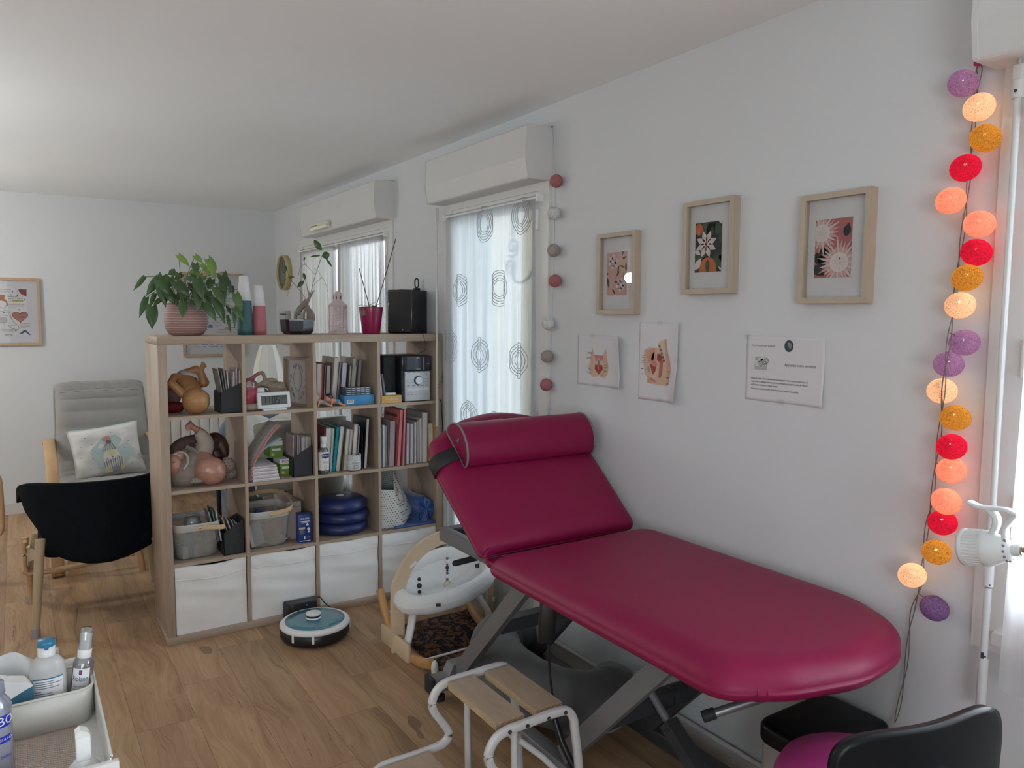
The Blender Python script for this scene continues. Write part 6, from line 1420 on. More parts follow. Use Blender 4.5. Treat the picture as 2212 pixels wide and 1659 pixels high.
def art1(b, R_):
    x0,x1,y0,y1 = R_; flat(b, [(x0,y0),(x1,y0),(x1,y1),(x0,y1)], .0125, None, A['blush']); L = lambda k: .0127+.0002*k
    for (cx, cy, s) in ((.078,.205,.032),(.125,.115,.030)):
        for k in range(6): flat(b, petal(cx,cy,s,s*.75,k*1.05+.3), L(1), R_, A['pale'])
        for k in range(4): flat(b, petal(cx,cy,s*.6,s*.45,k*1.5+.9), L(2), R_, A['mauve'])
        flat(b, ell(cx,cy,.007,.005), L(3), R_, A['white'])
    for (cx, cy, l, a) in ((.13,.23,.035,1.0),(.13,.215,.03,.3),(.12,.19,.03,-.3),(.115,.17,.028,-2.2),(.155,.165,.04,1.6),(.105,.165,.03,1.2),(.045,.145,.045,-1.35),(.05,.165,.03,-2.5),(.075,.10,.03,-.9),(.085,.13,.025,-.2),(.15,.135,.03,1.9)):
        flat(b, petal(cx,cy,l,l*.30,a), L(4), R_, A['green'])
def art2(b, R_):
    x0,x1,y0,y1 = R_; flat(b, [(x0,y0),(x1,y0),(x1,y1),(x0,y1)], .0125, None, A['dark']); L = lambda k: .0127+.0002*k
    for (cx, cy, l, a) in ((.05,.20,.08,.5),(.10,.19,.07,1.2),(.15,.17,.07,.9),(.045,.14,.08,-.4),(.15,.13,.06,-.8),(.10,.13,.08,-2.0),(.12,.12,.09,-.3),(.06,.11,.06,-2.4),(.16,.20,.06,2.4)): flat(b, petal(cx,cy,l,l*.55,a), L(1), R_, A['green'])
    flat(b, ell(.057,.222,.017,.020), L(2), R_, A['orange']); flat(b, ell(.100,.085,.040,.040), L(2), R_, A['orange'])
    for q in ((.041,.150,.03,-.5),(.041,.085,.05,.9),(.165,.235,.03,2.5),(.15,.10,.03,-1.0)): flat(b, petal(q[0],q[1],q[2],q[2]*.5,q[3]), L(3), R_, A['white'])
    for (cx, cy, l, a) in ((.045,.135,.055,.5),(.13,.125,.055,2.3),(.10,.118,.05,1.57)): flat(b, petal(cx,cy,l,l*.4,a+PI), L(4), R_, A['green'])
    for k in range(8): a = k*PI/4+.35; flat(b, petal(.092+.004*math.cos(a),.170+.004*math.sin(a),.044,.021,a), L(5), R_, A['white'])
    flat(b, ell(.092,.171,.006,.005), L(6), R_, A['wine'])
def art3(b, R_):
    x0,x1,y0,y1 = R_; flat(b, [(x0,y0),(x1,y0),(x1,y1),(x0,y1)], .0125, None, A['rose']); L = lambda k: .0127+.0002*k
    for q in ((.055,.145,.035,.4),(.05,.135,.045,-.5),(.045,.15,.05,-1.1),(.14,.19,.04,1.35),(.035,.11,.05,-.6),(.07,.15,.04,.1)): flat(b, petal(q[0],q[1],q[2],q[2]*.6,q[3]), L(1), R_, A['dark'])
    for (cx, cy, s, n_) in ((.062,.205,.055,26),(.122,.118,.060,30)):
        for k in range(n_): flat(b, petal(cx,cy,s*(1+.12*(k%3)),s*.15,k*2*PI/n_), L(2)+(k%2)*.0001, R_, A['rosepale' if k % 2 else 'pale'])
        flat(b, ell(cx,cy,s*.50,s*.48), L(4), R_, A['cream'])
        for k in range(9): flat(b, petal(cx,cy,s*.42,s*.05,k*.7), L(5), R_, A['pale'])
    flat(b, petal(.122,.125,.009,.004,1.0), L(6), R_, A['dark'])
box_frame(-1.386, 1.577, 'smallest-looking oak frame, pale pink flowers, nearest the glazed door', art1)
box_frame(-1.858, 1.647, 'middle oak frame with a white flower over an orange pot', art2)
box_frame(-2.336, 1.610, 'oak frame with two spiky pink protea flowers, nearest the string of lights', art3)

def sheet(name, y, z, W_, H_, fn, label, draw, tapes):
    r = thing(name, (0, y-W_/2, z), label, 'sheet of paper')
    b = MB(mat('printer_paper',(0.68,0.67,0.69),.8,var=.01)); b.M = WM(y, z)
    b.grid(lambda u, v: (u*W_, v*H_, fn(u*W_, v*H_)), 30, 22); part('paper', b, r, solid=.0003)
    b = MB(M_ink); b.M = WM(y, z); draw(b, lambda px, py: fn(px, py)+.0008); part('print', b, r)
    b = MB(glass('clear_tape',(0.97,0.97,0.96),.04,.05,(0.7,0.7,0.68),.3,k=.15)); b.M = WM(y, z)
    for (tx, ty, a) in tapes: flat(b, [(tx-.014,ty-.009),(tx+.014,ty-.009),(tx+.014,ty+.009),(tx-.014,ty+.009)], max(.0012, fn(min(max(tx,0),W_),min(max(ty,0),H_))+.0008)); 
    part('tape', b, r)
D = {k: mat('dia_'+k, c, .7, var=.05) for k, c in dict(skin=(0.56,0.34,0.24), skin2=(0.60,0.42,0.31), red=(0.34,0.05,0.035), red2=(0.42,0.13,0.11), pink=(0.50,0.22,0.20), bone=(0.58,0.50,0.40), brown=(0.20,0.12,0.09), blue=(0.26,0.33,0.36), line=(0.22,0.13,0.12), peach=(0.60,0.33,0.20)).items()}
def dia1(b, fn):
    f = lambda p, k, m: flat(b, p, .0002*k, None, D[m], fn)
    def line(y, xa, xb): flat(b, [(xa,y-.0007),(xb,y-.0007),(xb,y+.0007),(xa,y+.0007)], .0014, None, M_ink, fn)
    body = [(.098,.158),(.115,.128),(.124,.122),(.152,.122),(.168,.128),(.185,.158),(.196,.115),(.205,.078),(.198,.050),(.178,.036),(.155,.040),(.143,.050),(.130,.040),(.105,.037),(.085,.050),(.074,.078),(.088,.095),(.090,.12)]
    b.add([(*p, .0002+fn(*p)) for p in body+[(.143,.08)]], [(i,(i+1) % len(body),len(body)) for i in range(len(body))], D['skin2'])
    f([(.115,.128),(.152+.02,.128),(.162,.098),(.143,.112),(.124,.098)],2,'pink'); f([(.143,.118),(.122,.092),(.165,.092)],3,'bone'); f([(.143,.115),(.126,.092),(.160,.092)],4,'bone'); f([(.120,.088),(.166,.088),(.169,.070),(.143,.048),(.117,.070)],4,'red')
    f(petal(.143,.086,.026,.012,1.57),6,'red2'); f(ell(.143,.076,.0035,.008),6,'pink'); f([(.124,.110),(.130,.108),(.118,.085),(.115,.088)],5,'bone'); f([(.162,.110),(.156,.108),(.168,.085),(.171,.088)],5,'bone')
    for (yy, xa, xb) in ((.137,.066,.098),(.132,.078,.098),(.116,.062,.094),(.112,.064,.094),(.116,.176,.192),(.104,.178,.184),(.093,.180,.198),(.088,.180,.203),(.081,.178,.200),(.077,.178,.192),(.068,.074,.094),(.063,.084,.094),(.052,.070,.098),(.047,.076,.098),(.066,.176,.196),(.061,.176,.188),(.055,.174,.180),(.048,.158,.170)): line(yy, xa, xb)
def dia2(b, fn):
    f = lambda p, k, m: flat(b, p, .0002*k, None, D[m], fn)
    f([(.05,.065),(.155,.062),(.165,.075),(.175,.115),(.170,.15),(.150,.20),(.146,.235),(.130,.232),(.120,.20),(.055,.20),(.030,.19),(.026,.15),(.035,.10),(.050,.085)],1,'skin2'); f([(.150,.20),(.170,.15),(.175,.115),(.165,.075),(.155,.062),(.125,.064),(.148,.10),(.150,.15),(.136,.23),(.146,.235)],2,'skin')
    f([(.05,.065),(.135,.062),(.120,.072),(.085,.066),(.062,.082),(.05,.095)],2,'skin'); f([(.135,.232),(.146,.15),(.140,.10),(.118,.078),(.128,.10),(.132,.15),(.115,.195),(.10,.215),(.118,.228)],3,'bone')
    for k in range(5): f(ell(.112+.006*k,.206-.013*k,.006,.0055,-.9),4,'brown')
    f([(.040,.185),(.052,.145),(.075,.13),(.095,.16),(.085,.20)],3,'peach'); f(petal(.062,.14,.05,.02,1.1),4,'skin'); f(petal(.075,.135,.055,.02,1.4),4,'peach')
    f(ell(.112,.165,.012,.014),5,'red'); f([(.100,.178),(.122,.175),(.132,.15),(.130,.115),(.122,.09),(.110,.088),(.112,.12),(.114,.145),(.100,.155)],4,'red2'); f(ell(.085,.142,.018,.011,-.4),5,'pink'); f([(.062,.138),(.098,.132),(.092,.112),(.078,.098),(.070,.118)],4,'red'); f(petal(.052,.132,.032,.012,-1.2),5,'blue')
    f([(.075,.090),(.090,.100),(.100,.118),(.106,.118),(.098,.095),(.085,.082)],6,'bone'); f([(.062,.090),(.084,.082),(.100,.074),(.090,.068),(.068,.078)],5,'pink')
    for (yy, xa, xb) in ((.170,.020,.030),(.162,.020,.030),(.150,.018,.030),(.142,.018,.028),(.118,.018,.028),(.098,.016,.028),(.115,.160,.172),(.092,.155,.170),(.070,.158,.166)): flat(b, [(xa-.002,yy-.0012),(xb,yy-.0012),(xb,yy+.0012),(xa-.002,yy+.0012)], .0016, None, M_ink, fn)
    for (yy, xa, xb) in ((.170,.030,.075),(.162,.030,.085),(.150,.030,.08),(.142,.030,.06),(.118,.030,.055),(.098,.030,.05),(.115,.135,.160),(.092,.130,.155)): flat(b, [(xa,yy-.0002),(xb,yy-.0002),(xb,yy+.0003),(xa,yy+.0003)], .0016, None, D['line'], fn)
sheet('paper_sheet', -1.229, 1.281, .290, .210, lambda u, v: .0015+.030*max(0,(u-.19)/.10)**2*(.5+.6*abs(v/.21-.25)), 'taped white sheet with a cat-head-shaped muscle diagram, its right edge curling', dia1, [(.10,.208,0),(.12,.002,0)])
sheet('paper_sheet', -1.612, 1.252, .212, .296, lambda u, v: .0015+.028*max(0,(u-.14)/.07)**2*(.3+max(0,.5-v/.296)*1.4), 'taped white sheet with a sideways pelvis cross-section diagram', dia2, [(.11,.292,0),(.21,.16,0),(.12,.006,0)])
def notice(b, fn):
    T = lambda x, y: Matrix.Translation((x, y, fn(x, y)))
    gi = mat('grey_ink',(0.10,0.10,0.11),.8)
    b.text('Faites un geste pour la planète', .0085, T(.067,.178), gi, fit=.090); b.text('Apportez votre serviette', .0135, T(.205,.121), gi, fit=.112)
    for k, (s_, w_) in enumerate((("Dans le cadre d'une démarche écologique, nous vous proposons de",.214),("rapporter à chaque séance une serviette ou un paréo, afin de limiter",.214),("l'utilisation de papier à usage unique.",.106),("Vous pouvez aussi prévoir un foulard pour couvrir vos jambes.",.182))):
        b.text(s_, .0088, T(.022+w_/2, .072-.0105*k-(.002 if k == 3 else 0)), M_ink, fit=w_)
    flat(b, ell(.163,.180,.0165,.0185,n=32), .0003, None, mat('globe_blue',(0.015,0.05,0.10),.5,var=.3,scale=60), fn); flat(b, [(.158,.192),(.171,.190),(.174,.178),(.168,.170),(.163,.176),(.158,.182)], .0006, None, mat('globe_land',(0.30,0.22,0.17),.6), fn)
    flat(b, [(.035,.100),(.083,.100),(.083,.142),(.035,.142)], .0002, None, mat('towel_shade',(0.42,0.42,0.42),.8), fn)
    tw = mat('towel_white',(0.62,0.62,0.61),.8); dk = mat('towel_dark',(0.20,0.20,0.20),.8)
    for (cx, cy) in ((.060,.117),(.073,.124),(.081,.130)):
        flat(b, [(cx-.025,cy+.014),(cx,cy+.010),(cx+.002,cy-.010),(cx-.023,cy-.004)], .0005, None, tw, fn)
        for k, q in enumerate((.010,.0082,.0062,.0044,.0024)): flat(b, ell(cx,cy,q,q*1.1), .0007+.0001*k, None, tw if k % 2 == 0 else dk, fn)
sheet('paper_notice', -2.128, 1.300, .290, .210, lambda u, v: .0015+.008*max(0,(u-.20)/.09)**2*max(0,1-v/.12), 'taped notice with a small globe, rolled towels and French text', notice, [(.0,.205,0),(.14,.003,0)])

# ------------------------------------------------ lit string of cotton balls
def cotton(name, col, clear=.10, sc=70):
    m, t, p = base_mat(name); t.n.remove(p); out = t.n['Material Output']; o = t.obj()
    n1 = t.noise(t.scaled(o,(1,1,3.2)), sc*2.2, 3, .7); n2 = t.noise(t.scaled(o,(3.4,3.0,.8)), sc*2.2, 3, .7); f = t.math('MAXIMUM', n1, n2)
    c = t.ramp(f, [(.42, tuple(min(1,x*.55) for x in col)), (.62, tuple(min(1, x*1.15) for x in col))])
    tl = t.new('BsdfTranslucent'); df = t.new('BsdfDiffuse'); tr = t.new('BsdfTransparent'); t.link(c, tl.inputs[0]); t.link(c, df.inputs[0])
    a = t.new('MixShader'); a.inputs[0].default_value = .45; t.link(tl.outputs[0], a.inputs[1]); t.link(df.outputs[0], a.inputs[2])
    b_ = t.new('MixShader'); t.link(t.math('MULTIPLY', t.math('LESS_THAN', f, .47), clear*4), b_.inputs[0]); t.link(a.outputs[0], b_.inputs[1]); t.link(tr.outputs[0], b_.inputs[2])
    t.link(b_.outputs[0], out.inputs[0]); return m
CB = {'lilac': cotton('ball_lilac',(0.42,0.25,0.50)), 'cream': cotton('ball_cream',(0.80,0.58,0.44)), 'gold': cotton('ball_gold',(0.50,0.27,0.05)), 'red': cotton('ball_red',(0.52,0.015,0.06)), 'peach': cotton('ball_peach',(0.80,0.34,0.27))}
sl = thing('string_lights', (-.04,-2.80,1.5), 'string of twenty coloured cotton ball lights hanging beside the right window', 'string lights')
BL = [(2080,180,'lilac'),(2115,232,'cream'),(2128,299,'gold'),(2085,363,'red'),(2054,433,'peach'),(2115,484,'peach'),(2109,545,'red'),(2089,600,'gold'),(2074,660,'cream'),(2083,740,'lilac'),(2049,787,'lilac'),(2035,845,'cream'),(2064,903,'gold'),(2055,965,'red'),(2054,1016,'peach'),(2043,1083,'peach'),(2036,1129,'red'),(2023,1193,'gold'),(1970,1243,'cream'),(2018,1314,'lilac')]
BP_ = [(-0.042,-2.794,2.141),(-0.042,-2.835,2.075),(-0.042,-2.853,1.999),(-0.042,-2.811,1.936),(-0.042,-2.78,1.861),(-0.046,-2.853,1.796),(-0.042,-2.848,1.729),(-0.048,-2.833,1.668),(-0.042,-2.817,1.601),(-0.042,-2.832,1.509),(-0.055,-2.804,1.454),(-0.045,-2.786,1.385),(-0.045,-2.823,1.32),(-0.05,-2.82,1.247),(-0.038,-2.816,1.185),(-0.05,-2.814,1.106),(-0.036,-2.801,1.046),(-0.045,-2.795,0.968),(-0.05,-2.738,0.891),(-0.04,-2.795,0.818)]
GLOW = dict(lilac=(1.0,.62,.55), cream=(1.0,.66,.36), gold=(1.0,.60,.22), red=(1.0,.45,.35), peach=(1.0,.58,.40))
M_bulb = mat('warm_bulb',(1,.8,.5),.4,emit=(1,.72,.40),es=14)
for i, (q, c) in enumerate(zip(BP_, [x[2] for x in BL])):
    rnd = random.Random(i); b = MB(CB[c]); R_ = Matrix.Rotation(rnd.uniform(-.6,.6),3,'X') @ Matrix.Rotation(rnd.uniform(-.5,.5),3,'Y')
    b.ball(q, .0345, n=28, sx=.98, sy=1.03, sz=.93, rot=R_); bo2 = part('cotton_ball', b, sl, {'lilac':'lilac cotton ball','cream':'cream cotton ball','gold':'golden cotton ball','red':'raspberry red cotton ball','peach':'peach cotton ball'}[c])
    if i < 19:
        b = MB(M_bulb); b.ball((q[0]-.004,q[1],q[2]+.008), .0035, n=8); part('bulb', b, bo2)
        d = bpy.data.lights.new('bulb_light','POINT'); d.energy = .09*(.35 if c in ('lilac',) and i in (0,9,10) else 1)*(1.0 if c != 'gold' else .8); d.shadow_soft_size = .006; d.color = (1.0,.72,.48)
        lo = bpy.data.objects.new('bulb_light', d); COL.objects.link(lo); lo.location = (q[0]+.004, q[1], q[2]+.006)
M_wire = mat('taupe_wire',(0.17,0.14,0.12),.6)
CORD = [(-0.006,-2.806,2.177),(-0.008,-2.809,2.116),(-0.008,-2.808,2.046),(-0.008,-2.806,1.977),(-0.008,-2.803,1.899),(-0.008,-2.799,1.809),(-0.008,-2.791,1.717),(-0.008,-2.786,1.613),(-0.08,-2.816,1.532),(-0.095,-2.818,1.453),(-0.09,-2.813,1.372),(-0.01,-2.769,1.279),(-0.012,-2.764,1.193),(-0.012,-2.759,1.093),(-0.012,-2.751,1.029),(-0.012,-2.745,0.94),(-0.012,-2.742,0.861),(-0.012,-2.726,0.794),(-0.012,-2.718,0.727),(-0.012,-2.714,0.621),(-0.012,-2.703,0.524),(-0.012,-2.691,0.449)]
pa = smooth_path(CORD, 5)
b = MB(M_wire)
b.tube([p+Vector((0,.0045*math.sin(i*.42),0)) for i, p in enumerate(pa)], .0013, 6); b.tube([p+Vector((-.001,-.0045*math.sin(i*.42),0)) for i, p in enumerate(pa)], .0013, 6)
b.tube(smooth_path([CORD[0],(-.008,-2.811,2.192),(-.008,-2.820,2.17),CORD[1]],5), .0013, 6)
cp_ = part('twisted_cord', b, sl)
for i, q in enumerate(BP_):
    j = min(pa, key=lambda p: (p-Vector(q)).length if True else 0); b = MB(M_wire); b.tube(smooth_path([j, (j+Vector(q))*.5+Vector((0,0,.006)), Vector(q)+Vector((.0,0,.02))],3), .0013, 5); part('cord_branch', b, cp_)
b = MB(mat('pink_pin',(0.45,0.02,0.10),.3)); b.cyl((0,-2.811,2.19),(-.008,-2.811,2.19),.0035,n=12); b.cyl((-.008,-2.811,2.19),(-.016,-2.811,2.19),.008,.0085,n=16); single('push_pin', b, (0,-2.811,2.19), 'pink push pin holding the top of the lit string', 'push pin')

g1 = thing('string_of_balls', (-.03,-1.03,1.7), 'unlit string of seven pink, white and grey balls beside the glazed door', 'string lights')
for q, c in zip(((-0.03,-1.101,2.147),(-0.03,-1.087,2.012),(-0.03,-1.086,1.853),(-0.03,-1.099,1.721),(-0.03,-1.05,1.535),(-0.03,-1.045,1.389),(-0.03,-1.04,1.262)), ('rose','chalk','greige','rose','chalk','greige','rose')):
    m = mat('ball_'+c+'_matte', dict(rose=(0.36,0.13,0.14), chalk=(0.60,0.60,0.60), greige=(0.33,0.28,0.26))[c], .9, var=.2, scale=120, bump=.4, bscale=260)
    b = MB(m); b.ball(q, .0285, n=24); part('cotton_ball', b, g1, {'rose':'dusty rose ball','chalk':'white ball','greige':'grey-beige ball'}[c])
b = MB(mat('thin_white_wire',(0.50,0.49,0.47),.6)); b.tube(smooth_path([(-.004,-1.030,2.39),(-0.01,-1.062,2.255),(-0.006,-1.06,2.038),(-0.006,-1.055,1.737),(-0.006,-1.043,1.45),(-0.006,-1.037,1.127),(-.006,-.99,.9)],5), .0010, 5)
b.tube(smooth_path([(-0.006,-1.017,2.144),(-0.006,-1.019,1.84),(-0.006,-1.02,1.533),(-0.006,-1.007,1.198)],4), .0010, 5); part('thin_cord', b, g1)
b = MB(M_ink); b.ball((-.004,-1.030,2.392), .004, n=8); single('small_nail', b, (0,-1.030,2.392), 'small dark nail at the shutter box corner holding the ball string', 'nail')

# ------------------------------------------------ crank rods, examination lamp
def crank(y, x, z0, z1, r_, label, joints):
    r = thing('shutter_crank_rod', (x,y,z0), label, 'crank rod')
    b = MB(M_whitem if r_ > .006 else M_white2); b.cyl((x,y,joints[0]),(x,y,z1),r_,n=16); part('rod', b, r)
    return r
rd = thing('shutter_crank_rod', (-.05,-2.925,.609), 'long white crank rod hanging vertically in front of the right window', 'crank rod')
b = MB(mat('rod_white',(0.70,0.72,0.73),.3,.1)); b.cyl((-.05,-2.925,1.02),(-.05,-2.923,2.085),.0075,n=18); b.cyl((-.05,-2.925,.92),(-.05,-2.925,1.10),.0115,n=18); b.cyl((-.05,-2.925,.735),(-.05,-2.925,.915),.0085,n=18); b.cyl((-.05,-2.925,.609),(-.05,-2.925,.735),.0115,n=18); part('rod_tube', b, rd)
b = MB(M_white2); b.cyl((-.05,-2.923,2.075),(-.05,-2.923,2.115),.013,n=14); b.rbox(-.062,-.038,-2.935,-2.913,2.115,2.150,.003); b.cyl((-.05,-2.923,2.15),(-.05,-2.923,2.165),.006,n=10,m=M_steel); b.cyl((-.063,-2.923,2.09),(-.058,-2.923,2.09),.004,n=10,m=M_ink); part('universal_joint', b, rd)
b = MB(M_ink)
for z in (.738,.918): b.rbox(-.0590,-.0565,-2.929,-2.922,z,z+.016,.0008); b.cyl((-.059,-2.932,z+.007),(-.0575,-2.932,z+.007),.0022,n=8)
part('joint_slots', b, rd)
rd2 = thing('shutter_crank_rod', (-.055,-.030,1.0), 'thin white crank rod hanging left of the glazed door curtain', 'crank rod')
b = MB(M_white2); b.cyl((-.055,-.030,1.10),(-.055,-.030,2.09),.006,n=12); b.cyl((-.055,-.030,.95),(-.055,-.030,1.10),.009,n=12); b.rbox(-.066,-.044,-.040,-.020,2.08,2.15,.003); b.cyl((-.055,-.030,2.03),(-.055,-.030,2.08),.009,n=12); part('rod_tube', b, rd2)

ex = thing('examination_lamp', (-.30,-3.04,1.10), 'white ribbed examination lamp head with a lever handle at the right edge', 'lamp')
ax = Vector((0.02,-.98,.18)).normalized(); c0 = Vector((-.30,-2.985,1.074))
b = MB(mat('lamp_white',(0.70,0.72,0.72),.35,var=.01)); b.lathe([(.030,-.002),(.0395,.0),(.0405,.006),(.0385,.010),(.0375,.042),(.0385,.044),(.0385,.050),(.033,.066),(.022,.090),(.018,.096),(0,.097)], c0, 44, axis=ax); hb = part('lamp_head', b, ex)
b = MB(MATS['lamp_white']); R_ = Vector((0,0,1)).rotation_difference(ax).to_matrix()
for k in range(36):
    a = 2*PI*k/36; p0 = c0+R_ @ Vector((.0385*math.cos(a),.0385*math.sin(a),.011)); p1 = c0+R_ @ Vector((.0378*math.cos(a),.0378*math.sin(a),.042)); b.cyl(p0, p1, .0014, n=5)
part('cooling_ribs', b, hb)
b = MB(mat('vent_grey',(0.22,0.22,0.24),.6)) 
for k in range(12):
    a = 2*PI*k/12; p = c0+R_ @ Vector((.0235*math.cos(a),.0235*math.sin(a),.0885)); b.ball(p, .0032, n=8)
part('vent_holes', b, hb)
b = MB(MATS['lamp_white']); b.cyl(c0+ax*.094, c0+ax*.112, .0125, n=24); b.cyl(c0+ax*.112, c0+ax*.116, .010, n=24, m=M_steel); part('swivel_collar', b, ex)
b = MB(MATS['lamp_white']); hp_ = [c0+ax*.055+Vector((0,0,.030)), c0+ax*.062+Vector((0,0,.052)), c0+ax*.060+Vector((0,0,.070)), c0+ax*.045+Vector((0,0,.085))]
b.tube(smooth_path(hp_,4), .01, 10, flat=(.012,.006,(1,0,0))); b.tube(smooth_path([c0+ax*.082+Vector((0,0,.020)), c0+ax*.080+Vector((0,0,.045)), c0+ax*.090+Vector((0,0,.062)), c0+ax*.100+Vector((0,0,.076))],4), .008, 10, flat=(.011,.005,(1,0,0)))
b.tube(smooth_path([c0+ax*.005+Vector((0,0,.100)), c0+ax*.025+Vector((0,0,.090)), c0+ax*.05+Vector((0,0,.087)), c0+ax*.08+Vector((0,0,.084)), c0+ax*.102+Vector((0,0,.074))],5), .01, 10, flat=(.012,.0045,(1,0,0))); part('lever_handle', b, ex)
b = MB(mat('brass',(0.42,0.30,0.12),.3,.9)); b.tube([c0+ax*.114, c0+ax*.135+Vector((0,0,.012))], .0055, 10); b.tube([c0+ax*.135+Vector((0,0,.012)), c0+ax*.16+Vector((-.01,0,.04))], .007, 10, m=M_black); b.tube(smooth_path([c0+ax*.16+Vector((-.01,0,.04)), c0+ax*.30+Vector((-.03,0,.02)), (-.35,-3.45,.80), (-.38,-3.55,.40), (-.38,-3.58,.03)],6), .007, 10, m=M_black); b.cyl((-.38,-3.58,0),(-.38,-3.58,.03),.12,n=32,m=M_black); part('flexible_neck', b, ex)
# ================================================================== FAR END OF THE ROOM
def WF(x, z, y=3.246): return Matrix(((1,0,0,x),(0,0,-1,y),(0,1,0,z),(0,0,0,1)))   # u right, v up, n toward the camera
ck2 = thing('wall_clock', (0,2.90,1.93), 'round clock with grey face and wide yellow rim near the far corner', 'clock')
b = MB(mat('clock_yellow',(0.52,0.42,0.20),.5,var=.04)); b.lathe([(.142,.0),(.150,.0),(.150,.050),(.146,.052),(.140,.050),(.140,.030)], (0,2.90,1.93), 48, axis=(-1,0,0), caps=False); part('rim', b, ck2)
b = MB(mat('clock_face',(0.17,0.18,0.175),.6)); b.lathe([(.141,.0),(.141,.034),(0,.034)], (0,2.90,1.93), 48, axis=(-1,0,0)); part('face', b, ck2)
b = MB(mat('clock_marks',(0.05,0.05,0.05),.6)); 
b.box(-.0365,-.0345,2.895,2.905,1.93,2.02); b.box(-.0365,-.0345,2.84,2.90,1.925,1.935); part('hands', b, ck2)
for (ya, yb, lb) in ((3.08,2.80,'clear wall leaflet holder with a dark strip behind the bonsai pot, nearer the corner'),(2.66,2.42,'clear wall leaflet holder behind the bonsai, nearer the far window')):
    r = thing('leaflet_holder', (0,(ya+yb)/2,1.30), lb, 'leaflet holder')
    b = MB(glass('acrylic',(0.97,0.98,0.98),.07,.12,(0.7,0.72,0.72))); b.box(-.03,-.002,yb,ya,1.30,1.60); part('holder_body', b, r)
    b = MB(M_ink); b.box(-.0315,-.0305,yb+.05,ya-.05,1.565,1.575); b.box(-.0315,-.0305,yb+.03,yb+.05,1.42,1.46); b.box(-.0315,-.0305,yb+.07,yb+.10,1.42,1.46); b.box(-.0315,-.0305,yb+.13,yb+.16,1.42,1.46); part('dark_print', b, r)
M_ffr = wood('beech_frame', (0.52,0.36,0.23), (0.42,0.28,0.17), 'Z', .5, 12, 14)
def wall_frame(x0, x1, z0, z1, label, deco):
    r = thing('framed_poster', ((x0+x1)/2,3.246,z0), label, 'framed poster')
    M = WF(x0, z0); W_, H_ = x1-x0, z1-z0; t_ = .020
    b = MB(M_ffr); b.M = M; b.box(0,t_,0,H_,0,.025); b.box(W_-t_,W_,0,H_,0,.025); b.box(t_,W_-t_,0,t_,0,.025); b.box(t_,W_-t_,H_-t_,H_,0,.025); part('frame', b, r)
    b = MB(mat('poster_paper',(0.62,0.62,0.66),.7,var=.01)); b.M = M; b.box(t_,W_-t_,t_,H_-t_,.002,.006); q = part('poster', b, r)
    b = MB(M_ink); b.M = M; deco(b, W_, H_); part('poster_print', b, q)
    b = MB(glass('picture_glass')); b.M = M; b.poly([(t_,t_,.016),(W_-t_,t_,.016),(W_-t_,H_-t_,.016),(t_,H_-t_,.016)]); part('glass_pane', b, r)
def poster_a(b, W_, H_):
    rnd = random.Random(12); g = mat('poster_grey_ink',(0.30,0.32,0.38),.8); bl = mat('poster_blue_ink',(0.12,0.20,0.42),.8); og = mat('poster_orange_ink',(0.60,0.30,0.15),.8)
    b.box(.16,.30,.615,.640,.0062,.0068,bl)
    for k in range(26):
        z = .08+.021*k; x = .05+rnd.random()*.04; 
        while x < W_-.06:
            w_ = rnd.uniform(.03,.09); 
            if rnd.random() < .7: b.box(x, min(x+w_, W_-.045), z, z+.007, .0062, .0066, g if rnd.random() < .8 else bl)
            x += w_+.02
    for k in range(5): b.cyl((rnd.uniform(.08,.42),rnd.uniform(.2,.5),.0062),(0,0,0),.0001) if False else flat(b, ell(rnd.uniform(.08,.42),rnd.uniform(.15,.55),.018,.014), .007, None, og if k % 2 else bl)
wall_frame(-.807,-.297,1.200,1.925,'tall beech-framed information poster on the far wall behind the plant',poster_a)
